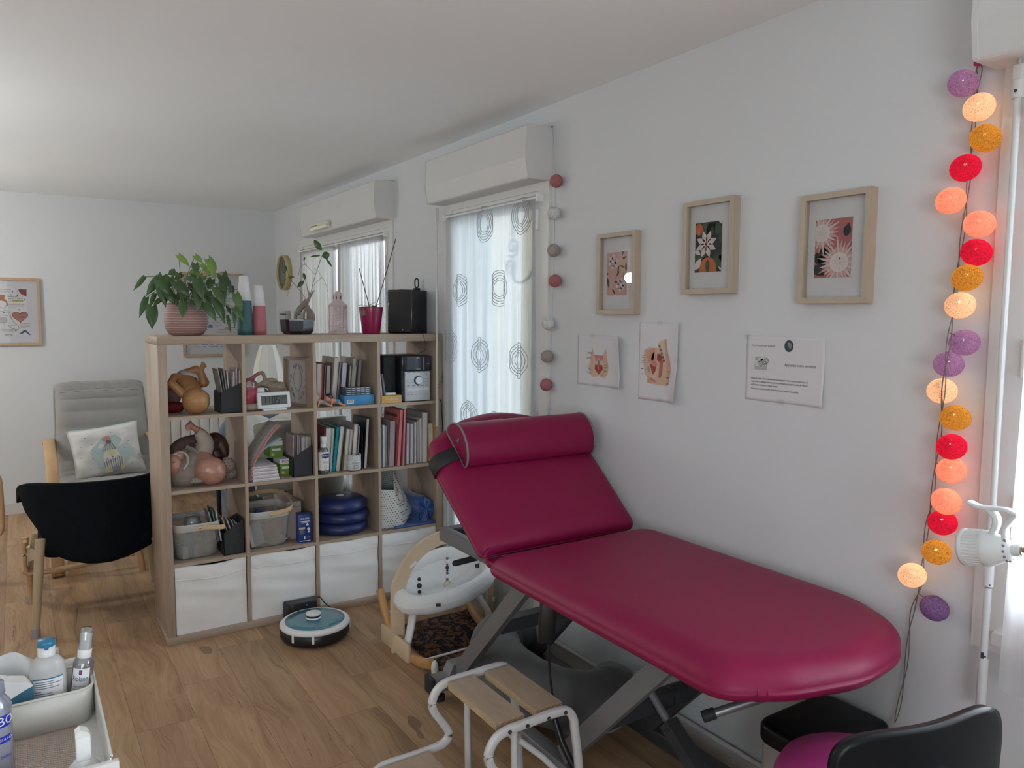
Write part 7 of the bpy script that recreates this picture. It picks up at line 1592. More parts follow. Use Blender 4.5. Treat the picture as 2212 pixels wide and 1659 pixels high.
def poster_b(b, W_, H_):
    pp = mat('drawing_sheet',(0.66,0.65,0.66),.8); flat(b, [(.0,.078),(W_-.082,.078),(W_-.095,.452),(.0,.452)], .0064, None, pp)
    L = lambda pts, r_=.0011, m=None: b.tube([(x, y, .0078) for x, y in pts], r_, 4, m)
    ox = W_-.275   # sheet x for photo x = 0
    P = lambda zx, zy: (ox+zx*.000309-.0, .517-(zy-105)*.000366)
    hair = mat('ginger_ink',(0.36,0.11,0.03),.8); flat(b, [P(*q) for q in ((20,480),(70,450),(150,460),(160,495),(130,525),(190,590),(210,660),(190,700),(175,640),(150,600),(90,580),(30,585),(-60,640),(-50,560),(40,520))], .0068, None, hair)
    heart = [P(445+150*math.sin(a)**3*1.1, 905-(13*math.cos(a)-5*math.cos(2*a)-2*math.cos(3*a)-math.cos(4*a))*8.2) for a in [2*PI*k/28 for k in range(28)]]
    flat(b, heart, .0068, None, mat('heart_ink',(0.45,0.21,0.17),.8)); b.tube([(x,y,.0080) for x,y in heart], .0014, 4, closed=True, m=mat('brown_ink',(0.16,0.06,0.05),.8))
    for k in range(5): L([P(310+12*k,840+30*k), P(570-14*k,850+28*k)], .0011, MATS['brown_ink'])
    ang = [math.radians(q) for q in range(180,275,8)]; flat(b, [P(610,335)]+[P(610+170*math.cos(a), 335-140*math.sin(a)) for a in ang], .0068, None, mat('sun_ink',(0.22,0.07,0.08),.8))
    for a in ang[::2]: L([P(610+190*math.cos(a),335-160*math.sin(a)), P(610+235*math.cos(a),335-200*math.sin(a))], .0011)
    flat(b, [P(*q) for q in ((360,1310),(450,1240),(540,1180),(600,1240),(655,1310),(600,1290),(540,1235),(470,1275),(420,1270))], .0068, None, mat('mountain_ink',(0.08,0.09,0.22),.8))
    for k in range(4): b.tube([(P(95,985)[0]+.006*(k+1)*math.cos(a), P(95,985)[1]+.006*(k+1)*math.sin(a), .0078) for a in [i*PI/8 for i in range(16)]], .0010, 4, closed=True, m=MATS['brown_ink'] if k < 3 else M_ink)
    L([P(*q) for q in ((10,600),(10,680),(50,720),(100,735),(150,710),(175,660))]); L([P(*q) for q in ((110,740),(120,780),(200,790),(240,850),(250,920),(280,1000),(400,1110),(410,1160),(370,1185),(260,1160),(180,1090))]); L([P(*q) for q in ((20,880),(60,890),(85,865))]); L([P(*q) for q in ((100,860),(130,895),(190,890),(205,850))]); L([P(-20,800),P(100,800),P(205,830)]); L([P(110,1070),P(115,1150)]); L([P(40,1175),P(300,1180)])
    f_ = lambda s_, zx, zy, w_, h_=.011, m=None: b.text(s_, h_, Matrix.Translation((*P(zx, zy), .0074)), m, fit=w_*.000309)
    flat(b, [P(300,560),P(525,560),P(525,600),P(300,600)], .0068, None, mat('marker_yellow',(0.62,0.55,0.15),.8))
    f_('mon corps est', 160, 345, 230); f_('FORT, pense-y !', 150, 395, 250); f_('Grand pas', 315, 490, 230, .017); f_('dedans, c\'est de', 365, 532, 300, .013); f_('la PUISSANCE', 385, 578, 285, .013); f_('je trace ma propre route,', 385, 655, 330, .009); f_('doucement, sereinement', 375, 685, 320, .009); f_('avec mes mots', 265, 727, 190, .009); f_('je rassemble', 535, 1052, 200, .009); f_('douceur, et je', 510, 1080, 190, .009); f_('suis mon rythme', 545, 1108, 210, .009); f_('à suivre', 515, 1135, 120, .009); f_('à mon bébé', 290, 1090, 130, .010); f_('je suis ici et maintenant', 185, 1200, 250, .009); f_('bien entourée', 185, 1222, 220, .009); f_('Bzing', 190, 1290, 150, .02)
    for (zx, zy) in ((310,393),(560,557),(437,765),(110,825),(343,1210),(280,455),(412,462)): flat(b, [P(zx+18*math.sin(a)**3*1.0, zy-(13*math.cos(a)-5*math.cos(2*a)-2*math.cos(3*a)-math.cos(4*a))*.95) for a in [2*PI*k/14 for k in range(14)]], .0074, None, M_ink)
wall_frame(-2.33,-1.838,1.319,1.838,'beech-framed hand-lettered drawing with a heart, cut off by the left edge',poster_b)

rad = thing('radiator', (-.63,3.17,.14), 'white panelled radiator on the far wall seen through the shelf', 'radiator')
b = MB(mat('radiator_cream',(0.66,0.655,0.62),.4,var=.01)); b.box(-1.02,-.24,3.155,3.20,.15,.66)
for k in range(10): b.rbox(-1.02+.078*k+.002,-1.02+.078*(k+1)-.002,3.135,3.157,.14,.672,.006)
part('panels', b, rad)
b = MB(M_white2); b.cyl((-1.0,3.17,.0),(-1.0,3.17,.15),.008); b.box(-.95,-.90,3.20,3.246,.3,.6); b.box(-.36,-.31,3.20,3.246,.3,.6); part('pipes', b, rad)
fl = thing('floor_lamp', (-.345,2.30,0), 'tall white paper column lamp seen behind the anatomical model', 'floor lamp')
m, t, p_ = base_mat('lamp_paper'); p_.inputs['Base Color'].default_value = (0.78,0.77,0.72,1); p_.inputs['Roughness'].default_value = .9; t.link(t.bump(t.noise(t.obj(),60,3),.3,.002), p_.inputs['Normal'])
b = MB(m); b.lathe([(.085,.02),(.118,.3),(.140,.62),(.148,.85),(.135,1.02),(.105,1.18),(.075,1.28),(.058,1.322)], (-.345,2.30,0), 10, smooth=False); part('paper_shade', b, fl)
b = MB(M_white); 
for k in range(10): 
    a = 2*PI*k/10; b.tube([(-.345+r_*math.cos(a),2.30+r_*math.sin(a),z) for r_, z in ((.086,.02),(.119,.3),(.141,.62),(.149,.85),(.136,1.02),(.106,1.18),(.076,1.28),(.059,1.322))], .0018, 5)
b.lathe([(.06,1.318),(.06,1.326)], (-.345,2.30,0), 24); part('shade_ribs', b, fl)
b = MB(M_white); b.cyl((-.345,2.30,0),(-.345,2.30,.02),.11,n=32); b.cyl((-.345,2.30,.02),(-.345,2.30,1.2),.008); part('lamp_base', b, fl)

# blue-grey armchair with cushions, seen through the shelf
ba = thing('blue_armchair', (-.62,1.45,0), 'dusty blue upholstered armchair half seen through the shelf openings', 'armchair')
M_bluec = mat('dusty_blue_cloth',(0.12,0.17,0.24),.9,var=.08,sheen=.2)
b = MB(M_bluec); pad(b, rounded_outline([(-.30,0,.05),(.30,0,.05),(.30,.58,.25),(-.30,.58,.25)]), 0, .11, .05, .01, fn=lambda x, y, z: (-.56+x, 1.62+z+y*.22, .30+y)); part('backrest', b, ba)
b = MB(M_bluec); b.rbox(-.86,-.26,1.12,1.66,.26,.42,.05,4); part('seat', b, ba)
for x in (-.90,-.28): b = MB(M_bluec); b.rbox(x,x+.07,1.15,1.68,.22,.58,.03,4); part('armrest', b, ba)
for x in (-.82,-.32):
    for y in (1.18,1.62): b = MB(M_blackm); b.cyl((x,y,0),(x,y,.26),.015,.02); part('leg', b, ba)
M_wc = mat('white_pillow',(0.72,0.70,0.66),.9,var=.04,bump=.3,bscale=30)
def pillow(name, M, w, h, d, m, label, cat='cushion', extra=None, group=None, wr=.008):
    r = thing(name, tuple(M.translation), label, cat, group); b = MB(m); b.M = M
    for s_ in (1, -1):
        def f(u, v):
            x, y = (u-.5)*2, (v-.5)*2; e = max(0,(1-x**4)*(1-y**4))**.5; pin = 1-.07*(1-abs(y)**2)*abs(x)**3; piny = 1-.07*(1-abs(x)**2)*abs(y)**3
            return (x*w/2*pin, y*h/2*piny, s_*d/2*e+wr*e*noise.noise((x*3.1+5,y*3.7,s_*2.0)))
        b.grid(f, 26, 22)
    part('cushion_cover', b, r, weld=True)
    if extra: extra(r, M, w, h, d)
    return r
pillow('cushion', Matrix.Translation((-.64,1.50,.74)) @ Matrix.Rotation(math.radians(12),4,'Z') @ Matrix.Rotation(math.radians(72),4,'X') @ Matrix.Rotation(math.radians(-28),4,'Z'), .34, .30, .12, M_wc, 'white patterned cushion tipped in the blue armchair behind the shelf')
stz = thing('soft_toy', (-.60,1.38,.60), 'orange and cream plush toy in the blue armchair', 'soft toy')
b = MB(mat('plush_orange',(0.55,0.24,0.06),.9)); b.ball((-.66,1.36,.72),.035,sz=.7,sx=1.4); b.ball((-.62,1.37,.68),.045,m=mat('plush_cream',(0.62,0.50,0.38),.9)); b.ball((-.66,1.37,.64),.05,m=MATS['plush_cream']); b.ball((-.63,1.37,.59),.06,m=MATS['plush_cream']); b.cyl((-.63,1.40,.42),(-.63,1.38,.60),.05,m=MATS['plush_cream']); part('plush_body', b, stz)
pillow('cushion', Matrix.Translation((-.47,1.48,.76)) @ Matrix.Rotation(math.radians(-15),4,'Z') @ Matrix.Rotation(math.radians(75),4,'X') @ Matrix.Rotation(math.radians(25),4,'Z'), .26, .26, .10, M_wc, 'white cushion standing against the rounded blue chair back')
# round grey tub chair by the far window
tb = thing('tub_chair', (-.50,1.02,0), 'grey-green round tub chair with pale piping behind the middle columns of the shelf', 'chair')
M_tub = mat('greige_cloth',(0.21,0.20,0.175),.9,var=.05,sheen=.2)
def tub(u, v):
    a = PI*1.02*u-PI*.01; x = .27*math.cos(a); y = -.26*math.sin(a); h = .93-.05*(1-math.sin(a))**2*4*.25
    q = (1-v)**.9; return (-.50+x*(.82+.18*v**.5), .98+y*(.75+.25*v**.5)+.04, .33+(h-.33)*v)
b = MB(M_tub); b.grid(tub, 40, 14); part('shell', b, tb, solid=.045)
b = MB(M_paper); b.tube([tub(i/39, 1.0) for i in range(40)], .006, 6); part('piping', b, tb)
b = MB(M_tub); pad(b, rounded_outline([(-.25,-.2,.15),(.25,-.2,.15),(.25,.25,.08),(-.25,.25,.08)]), .36, .47, .04, .01, fn=lambda x, y, z: (-.5+x, 1.06+y, z)); part('seat', b, tb)
for x in (-.68,-.32):
    for y in (.92,1.26): b = MB(M_blackm); b.cyl((x,y,0),(x,y,.37),.012,.018); part('leg', b, tb)
pillow('cushion', Matrix.Translation((-.30,1.42,.52)) @ Matrix.Rotation(math.radians(80),4,'X') @ Matrix.Rotation(math.radians(20),4,'Z'), .34, .32, .12, M_wc, 'white cushion with grey-green leaves behind the tub chair')
# folded navy play seat glimpsed in the third row
ps = thing('folding_bouncer', (-.92,.75,0), 'grey and navy folding baby seat standing behind the shelf baskets', 'baby seat')
b = MB(mat('slate_panel',(0.11,0.135,0.17),.8)); b.prism([(-1.10,.86,.70),(-.86,.82,.72),(-.80,.74,.38),(-.98,.78,.48)],(0,.03,0)); part('side_panel', b, ps)
b = MB(M_blackm); b.tube([(-1.06,.80,.70),(-1.05,.80,.05),(-1.03,.85,.0)], .013, 8); b.tube([(-.72,.70,.70),(-.70,.66,.30),(-.66,.66,.0)], .018, 8); part('frame_tube', b, ps)
b = MB(mat('navy_strip',(0.02,0.03,0.075),.8)); b.prism([(-.90,.62,.735),(-.66,.62,.745),(-.66,.63,.70),(-.90,.63,.655)],(0,.02,0)); b.prism([(-.90,.60,.655),(-.66,.60,.70),(-.62,.60,.55),(-.88,.60,.52)],(0,.05,0),mat('cream_quilt',(0.48,0.46,0.41),.9,var=.1,scale=20)); part('quilted_seat', b, ps)

# ================================================================== ARMCHAIR, CUSHION, DARK CHAIR
ac = thing('bentwood_armchair', (-1.55,1.75,0), 'bentwood armchair with a grey ribbed cushion against the far wall', 'armchair')
M_bent = wood('bentwood', (0.56,0.36,0.19), (0.46,0.28,0.14), 'Y', .4, 8, 8)
for s_, xo in ((-1,-1.862),(1,-1.255)):
    b = MB(M_bent); b.tube(smooth_path([(xo,2.12,.70),(xo,1.95,.745),(xo,1.78,.72),(xo,1.60,.66),(xo,1.47,.60),(xo,1.405,.52),(xo,1.38,.40),(xo,1.37,.20),(xo,1.36,.05),(xo,1.40,.012),(xo,1.60,.012),(xo,2.10,.012)],6), .03, 10, flat=(.034 if False else .012,.034,(0,-.3,1))); part('arm_frame', b, ac)
b = MB(M_bent); b.rbox(-1.85,-1.25,1.385,1.41,.40,.455,.008); b.rbox(-1.85,-1.25,1.38,1.40,.13,.19,.006); part('front_rail', b, ac)
b = MB(M_blackm); b.rbox(-1.285,-1.235,1.35,1.40,0,.02,.004); part('foot_pad', b, ac)
b = MB(M_bent); b.prism([(-1.80,1.37,.0),(-1.72,1.37,.0),(-1.71,1.37,.02),(-1.71,1.37,.20),(-1.81,1.37,.20),(-1.81,1.37,.02)],(0,.02,0)); part('front_leg', b, ac)
M_gcu = mat('grey_cotton',(0.31,0.30,0.285),.9,var=.06,bump=.3,bscale=40)
def cush(u, v):
    """backrest pad and seat pad in one profile"""
    prof = [(1.42,.475,.03),(1.405,.50,.045),(1.45,.520,.05),(1.60,.505,.05),(1.78,.485,.05),(1.86,.50,.05),(1.92,.60,.05),(1.985,.78,.05),(2.04,.95,.05),(2.085,1.055,.05),(2.10,1.085,.045),(2.125,1.080,.03)]
    s = v*(len(prof)-1); i = min(int(s), len(prof)-2); f = s-i; y = prof[i][0]*(1-f)+prof[i+1][0]*f; z = prof[i][1]*(1-f)+prof[i+1][1]*f
    x = (u-.5)*2; w_ = .245+.022*(1 if v < .55 else max(0, 1-(v-.55)*2.2)); e = max(0, 1-abs(x)**7)
    rib = .007*abs(math.sin(v*58)) if (.45 < v < .80) else .003*math.sin(x*19+v*7)*(1 if v > .8 else .5)
    nx, nz = (-.9, .4) if v > .45 else (-.1, 1.0)
    k = (.035*(e**.5)-.03)+rib*e; return (-1.545+x*w_, y+nx*k, z+nz*k)
b = MB(M_gcu); b.grid(cush, 40, 150); part('seat_pad', b, ac, solid=.05)
b = MB(mat('seam_grey',(0.16,0.155,0.15),.9)); b.tube([tuple(Vector(cush(i/30,.80))+Vector((0,-.026,.010))) for i in range(1,30)], .0025, 5); b.tube([tuple(Vector(cush(.003,i/40))+Vector((-.012,-.02,0))) for i in range(20,40)], .004, 5); b.tube([tuple(Vector(cush(.997,i/40))+Vector((.012,-.02,0))) for i in range(20,40)], .004, 5); part('piping', b, ac)
PM = Matrix.Translation((-1.545,1.745,.675)) @ Matrix.Rotation(math.radians(3),4,'Z') @ Matrix.Rotation(math.radians(76),4,'X') @ Matrix.Rotation(math.radians(6),4,'Z')
def bear(r, M, w, h, d):
    zf = lambda x, y: d/2*max(0,(1-(2*x/w)**4)*(1-(2*y/h)**4))**.5+.0075
    C_ = dict(mint=mat('print_mint',(0.50,0.60,0.58),.9), coral=mat('print_coral',(0.58,0.30,0.22),.9), yel=mat('print_yellow',(0.62,0.56,0.30),.9), grey=mat('print_grey',(0.16,0.16,0.18),.9), mid=mat('print_midgrey',(0.30,0.29,0.31),.9), pk=mat('print_pink',(0.60,0.32,0.33),.9), w=M_wc)
    b = MB(C_['mint']); b.M = M; n_ = [0]
    def P(pts, c): 
        n_[0] += 1; cen = (sum(q[0] for q in pts)/len(pts), sum(q[1] for q in pts)/len(pts)); k = .0004*n_[0]; v = [(q[0],q[1],zf(*q)+k) for q in pts]+[(cen[0],cen[1],zf(*cen)+k)]
        b.add(v, [(i,(i+1) % len(pts),len(pts)) for i in range(len(pts))], C_[c])
    P([(-.02,.09),(.06,.09),(.15,-.02),(.09,-.10),(-.075,-.10),(-.10,.02)],'mint'); P(ell(.0,.075,.026,.017),'coral')
    P([(-.015,.0),(.045,.0),(.06,-.05),(.05,-.085),(-.04,-.09),(-.035,-.02)],'w')
    P([(-.012,.0),(.040,.004),(.030,-.03),(.012,-.045),(-.002,-.02)],'yel'); P([(-.035,-.003),(-.012,.045),(.028,.045),(.045,.0),(.0,.006)],'mid'); P(ell(.008,.055,.016,.013),'grey')
    for k in range(5): P([(-.028+.014*k,.003),(-.024+.014*k,.003),(-.006+.007*k,.038),(-.009+.007*k,.038)],'w')
    P(ell(-.016,-.055,.007,.005),'pk'); P(ell(.046,-.048,.007,.005),'pk'); P(ell(.014,-.047,.005,.003),'grey')
    P([(-.045,-.065),(.02,-.065),(.075,-.045),(.080,-.10),(.04,-.118),(-.035,-.118)],'w')
    for k in range(9): P([(-.042+.013*k,-.066+.002*k),(-.036+.013*k,-.066+.002*k),(-.032+.012*k,-.112),(-.037+.012*k,-.112)],'grey' if k % 2 else 'mid')
    P([(-.04,-.115),(.0,-.115),(.0,-.14),(-.045,-.14)],'yel'); P([(.0,-.112),(.05,-.112),(.05,-.14),(.0,-.14)],'mid'); P([(.05,-.11),(.075,-.105),(.075,-.135),(.05,-.14)],'yel')
    for q in ((-.12,.10),(-.05,.105),(.03,.11),(.10,.09),(-.15,.05),(-.09,.055),(.13,.12),(.12,.04),(.16,.0),(-.08,.01),(-.16,-.02),(-.10,-.04),(.17,-.06),(.12,-.11),(-.12,-.10),(.09,.0)): P(ell(q[0],q[1],.0028,.0028,n=8),'grey')
    part('printed_bear', b, r)
    b = MB(mat('teal_back_cover',(0.42,0.56,0.55),.9)); b.M = M; b.tube([(x*w/2*.93, h/2*(.90+.06*x*x), -.004) for x in [i/12-1 for i in range(25)]], .009, 8); part('cover_edge', b, r)
pillow('cushion', PM, .42, .34, .13, M_wc, 'white cushion printed with a bear in a knitted hat on the grey armchair', extra=bear, wr=.016)
b = MB(mat('grey_print_cloth',(0.27,0.27,0.28),.9,var=.35,scale=40)); b.grid(lambda u, v: (-1.62+.17*u, 1.28+.12*v, .515+.045*math.sin(PI*u)*math.sin(PI*v)+.012*noise.noise((u*6,v*5,1))), 24, 16)
single('grey_muslin', b, (-1.54,1.34,.50), 'crumpled grey printed muslin on the armchair seat edge', 'cloth', solid=.006)
b = MB(M_bent); b.tube(smooth_path([(-2.14,1.50,.62),(-2.125,1.50,.58),(-2.125,1.50,.33),(-2.15,1.50,.27)],5), .03, 10, flat=(.03,.012,(0,1,0))); b.tube([(-2.30,1.5,.63),(-2.14,1.5,.62)], .03, 8, flat=(.03,.012,(0,1,0))); b.tube([(-2.30,1.5,.0),(-2.30,1.5,.63)], .03, 8, flat=(.03,.012,(0,1,0)))
single('bentwood_chair_arm', b, (-2.2,1.5,.0), 'light wooden chair arm cut off by the left edge of the photo', 'chair')
fs = thing('bentwood_footstool', (-1.99,1.0,0), 'low bentwood footstool frame behind the dark felt chair', 'footstool')
b = MB(M_bent); b.tube(smooth_path([(-2.02,.93,.36),(-2.025,.93,.30),(-2.02,.93,.20),(-1.99,.93,.185),(-1.90,.93,.178),(-1.70,.93,.19),(-1.50,.93,.21)],5), .02, 10, flat=(.010,.030,(0,0,1))); b.cyl((-2.005,.92,.285),(-1.985,1.0,.285),.035,n=24,m=mat('bent_pale',(0.68,0.54,0.37),.4)); part('bent_rail', b, fs)
b = MB(M_bent); b.tube(smooth_path([(-2.02,1.25,.30),(-2.02,1.25,.20),(-1.99,1.25,.0)],4), .02, 8); b.tube([(-1.45,1.25,.30),(-1.42,1.25,.0)], .018, 8); b.tube([(-2.02,.93,.19),(-2.02,1.25,.25)], .018, 8); b.tube([(-2.01,.95,.2),(-2.0,.98,0)], .016, 8); part('legs', b, fs)

dc = thing('felt_chair', (-1.74,.70,0), 'black felt shell chair with light wooden legs, seen from behind, left of the shelf', 'chair')
M_felt = mat('charcoal_felt',(0.007,0.009,0.012),1.0,var=.2,scale=60,spec=.1)
ztop = lambda x: .735+.010*math.cos((x+1.75)*5)-.02*max(0,(-1.93-x)/.09)**2
def zbot(x):
    pts = [(-2.03,.66),(-2.005,.585),(-1.955,.500),(-1.915,.42),(-1.88,.375),(-1.84,.352),(-1.75,.328),(-1.66,.322),(-1.55,.338),(-1.46,.352),(-1.38,.40),(-1.34,.5)]
    for (a, za), (c, zc) in zip(pts, pts[1:]):
        if a <= x <= c: return za+(zc-za)*(x-a)/(c-a)
    return pts[0][1] if x < pts[0][0] else pts[-1][1]
def shell(u, v):
    s = u*2-1; ang = s*1.45; x = -1.70+ .335*math.sin(ang)/math.sin(1.45)*1.0; dep = .34*(1-math.cos(ang))/(1-math.cos(1.45))
    xe = min(max(x, -2.03), -1.36); zt, zb = ztop(xe), zbot(xe); q = 1 if abs(s) < .97 else .9
    if s > 0: zb = min(.42, zb) if x > -1.40 else zb
    k = max(0, abs(s)-.75)/.25; zb = zb+(.20*k*k if s < 0 else .12*k*k); zt = zt-.045*k**3
    zb = min(zb, zt-.06); return (x, .405+dep*1.05+.045*(1-v)*(1-k), zb+(zt-zb)*v)
b = MB(M_felt); b.grid(shell, 60, 20); o = part('shell', b, dc, solid=.022)
b = MB(MATS['charcoal_felt']); b.tube([tuple(Vector(shell(.542,i/12*.96))+Vector((0,-.0125,0))) for i in range(13)], .0022, 5); part('seam', b, dc)
b = MB(M_felt); pad(b, rounded_outline([(-.26,-.20,.10),(.26,-.20,.10),(.26,.26,.08),(-.26,.26,.08)]), .36, .44, .03, .01, fn=lambda x, y, z: (-1.70+x, .70+y, z)); part('seat', b, dc)
M_clg = wood('chair_leg_ash', (0.50,0.385,0.24), (0.40,0.30,0.185), 'Z', .5, 14, 14); M_sock = mat('felt_sock',(0.30,0.27,0.27),.9,var=.1)
for (x0, y0, x1, y1) in ((-1.995,.453,-1.955,.50),(-2.012,1.004,-1.965,.93),(-1.40,.45,-1.44,.50),(-1.39,1.0,-1.44,.93)):
    b = MB(M_clg); b.tube([(x0,y0,.004),(x0+(x1-x0)*.5,y0+(y1-y0)*.5,.24),(x1,y1,.47 if x0 < -1.9 and y0 < .6 else .40)], [.0165,.021,.0225], 18); lg = part('leg', b, dc)
    b = MB(M_sock); b.cyl((x0,y0,0),(x0+.003,y0+.002,.040),.022,.020,n=18); part('leg_cap', b, lg)

# ================================================================== TROLLEY (bottom left)
tr = thing('utility_trolley', (-2.10,-2.0,0), 'white metal utility trolley with a mesh tray in the bottom left corner', 'trolley')
TZ = .70; tx0, tx1, ty0, ty1 = -2.32, -1.893, -2.215, -1.70
b = MB(M_whitem)
b.box(tx1-.003,tx1,ty0,ty1,TZ-.055,TZ+.020); b.box(tx0,tx0+.003,ty0,ty1,TZ-.055,TZ+.020); b.box(tx0,tx1,ty0,ty0+.003,TZ-.055,TZ+.0); b.box(tx0,tx1,ty1-.003,ty1,TZ-.055,TZ-.03)
b.tube([(tx1,ty0,TZ+.020),(tx1,ty1,TZ+.020)], .003, 6); part('tray_sides', b, tr)
b = MB(M_whitem); b.rbox(tx0,tx1,ty1-.010,ty1-.002,TZ-.004,TZ+.026,.003); part('back_rail', b, tr)
b = MB(M_whitem); b.rbox(tx0,tx1+.012,ty0-.012,ty0+.004,TZ-.045,TZ+.012,.002); part('front_rail', b, tr)
for (x0, x1, y0, y1) in ((tx1-.042,tx1-.003,ty0,ty1),(tx0,tx0+.042,ty0,ty1),(tx0+.042,tx1-.042,ty0,ty0+.035),(tx0+.042,tx1-.042,ty1-.04,ty1)):
    b = MB(M_whitem); b.box(x0,x1,y0,y1,TZ-.055,TZ-.052); part('tray_border', b, tr)
M_exp = mesh_metal('expanded_metal', (0.60,0.52,0.48), .0088, .335, axes=(0,1))
b = MB(M_exp); b.box(tx0+.042,tx1-.042,ty0+.035,ty1-.04,TZ-.0545,TZ-.0532); part('mesh_floor', b, tr)
for k, z in enumerate((.36,.10)):
    b = MB(M_whitem); b.box(tx0+.04,tx1-.04,ty0+.04,ty1-.04,z-.003,z-.0018,M_exp); b.box(tx0,tx0+.04,ty0,ty1,z-.003,z); b.box(tx1-.04,tx1,ty0,ty1,z-.003,z); b.box(tx0+.04,tx1-.04,ty0,ty0+.04,z-.003,z); b.box(tx0+.04,tx1-.04,ty1-.04,ty1,z-.003,z); b.box(tx1-.003,tx1,ty0,ty1,z,z+.07); b.box(tx0,tx0+.003,ty0,ty1,z,z+.07); b.box(tx0,tx1,ty0,ty0+.003,z,z+.07); b.box(tx0,tx1,ty1-.003,ty1,z,z+.07); part('lower_tray', b, tr)
for x in (tx0+.01, tx1-.01):
    for y in (ty0-.004, ty1-.01): b = MB(M_whitem); b.cyl((x,y,.06),(x,y,TZ),.009,n=12); part('post', b, tr); b = MB(M_blackm); b.cyl((x-.008,y,.03),(x+.008,y,.03),.03,n=20); part('castor', b, tr)
b = MB(M_whitem); b.cyl((-1.918,-1.93,TZ-.052),(-1.918,-1.93,TZ-.050),.006,n=16); part('tray_rivet', b, tr)
# narrow insert bin
ins = thing('organiser_bin', (-2.1,-1.84,TZ-.05), 'cream enamel organiser bin full of bottles, across the trolley tray', 'organiser bin')
ox0, ox1, oy0, oy1 = -2.31, -1.905, -1.905, -1.775
def rrect(x0, x1, y0, y1, r_, z, n=6):
    out = []
    for (cx_, cy_, a0) in ((x1-r_,y1-r_,0),(x0+r_,y1-r_,PI/2),(x0+r_,y0+r_,PI),(x1-r_,y0+r_,1.5*PI)):
        for k in range(n+1): a = a0+PI/2*k/n; out.append((cx_+r_*math.cos(a), cy_+r_*math.sin(a), z))
    return out
L0 = rrect(ox0,ox1,oy0,oy1,.03,TZ-.050); L1 = rrect(ox0-.006,ox1+.006,oy0-.006,oy1+.006,.034,TZ+.030); n = len(L0)
b = MB(mat('cream_enamel',(0.62,0.605,0.55),.35,var=.01)); b.add(L0+L1, [(i,(i+1) % n,n+(i+1) % n,n+i) for i in range(n)], None, True); b.add(L0, [tuple(range(n))]); part('bin_wall', b, ins, solid=.002)
b = MB(MATS['cream_enamel']); b.tube(L1, .003, 8, closed=True); part('rolled_rim', b, ins)
M_milky = mat('milky_plastic',(0.60,0.60,0.58),.35,var=.01,trans=.1)
wb = thing('lotion_bottle', (-1.985,-1.835,TZ-.049), 'white lotion bottle with a blue flip cap and small-print label, on the trolley', 'bottle')
def oval(b, c, prof, sy=.62, m=None, n=36): b.lathe(prof, c, n, m, sx=1, sy=sy)
c = (-1.985,-1.835,TZ-.049)
b = MB(M_milky); oval(b, c, [(.0,.0),(.034,.0),(.037,.005),(.037,.110),(.034,.128),(.024,.142),(.015,.147),(.015,.152)]); part('bottle_body', b, wb)
b = MB(M_white); b.lathe([(.0175,.147),(.0175,.170),(0,.171)], c, 28); cp = part('cap_collar', b, wb)
b = MB(mat('cap_blue',(0.03,0.20,0.36),.3)); b.lathe([(.0182,.169),(.0185,.178),(.016,.183),(0,.184)], c, 28); b.rbox(c[0]-.004,c[0]+.004,c[1]-.023,c[1]-.016,c[2]+.166,c[2]+.176,.001); part('flip_lid', b, cp)
b = MB(M_paper)
def lab(u, v, r_=.0376, sy=.62, a0=-2.45, a1=-.70, z0=.018, z1=.100): a = a0+(a1-a0)*u; return (c[0]+r_*math.cos(a), c[1]+r_*sy*math.sin(a), c[2]+z0+(z1-z0)*v)
b.grid(lab, 16, 2); b.grid(lambda u, v: lab(u, v, .0379, z0=.098, z1=.101), 16, 2, MATS['cap_blue'])
rnd = random.Random(8)
for k in range(14):
    u0 = .08; z = .092-.0048*k-(.003 if k > 3 else 0); w_ = rnd.uniform(.5,.88) if k != 4 else .2; b.grid(lambda u, v: lab(u0+w_*u, v, .0379, z0=z, z1=z+.0016), 12, 2, mat('small_print',(0.13,0.15,0.24),.8))
part('printed_label', b, wb)
sb = thing('oil_spray_bottle', (-1.926,-1.830,TZ-.049), 'clear almond oil spray bottle with a tall white cap, leaning in the organiser bin', 'spray bottle')
c = (-1.926,-1.832,TZ-.049); tilt = Matrix.Translation(c) @ Matrix.Rotation(math.radians(7),4,'Y')
b = MB(glass('clear_bottle_b',(0.86,0.88,0.90),.12,.25,(0.55,0.53,0.56))); b.M = tilt; b.lathe([(.0,.0),(.020,.0),(.022,.004),(.022,.112),(.018,.122),(.012,.127)], n=28); part('bottle_body', b, sb)
b = MB(M_white); b.M = tilt; b.lathe([(.0145,.124),(.0150,.143),(.0125,.146),(.0125,.178),(.0,.180)], n=24); b.lathe([(.0145,.140),(.0138,.186),(.011,.192),(0,.193)], n=24, caps=False, m=glass('clear_cap',(0.95,0.95,0.95),.12,.15,(0.8,0.8,0.8))); part('spray_cap', b, sb)
b = MB(M_paper); b.M = tilt
def lb2(u, v, r_=.0224, z0=.015, z1=.104): a = -2.75+1.75*u; return (r_*math.cos(a), r_*math.sin(a), z0+(z1-z0)*v)
b.grid(lb2, 14, 2); ln = mat('label_blue',(0.03,0.05,0.22),.6)
b.grid(lambda u, v: lb2(.42+.16*u, v, .0227, .090, .101), 6, 2, ln); b.grid(lambda u, v: lb2(.47+.06*u, v, .0229, .093, .098), 3, 2, mat('label_red_dot',(0.5,0.04,0.1),.6))
def wrap(b, body, size, zc, w_, m, R_=.0228, ac=-1.9):
    k = MB(m); k.text(body, size, Matrix.Identity(4), m, fit=w_); v = [(R_*math.cos(ac+x/R_), R_*math.sin(ac+x/R_), zc+y) for x, y, _ in k.v]; i0 = len(b.v); b.add(v, k.f, m)
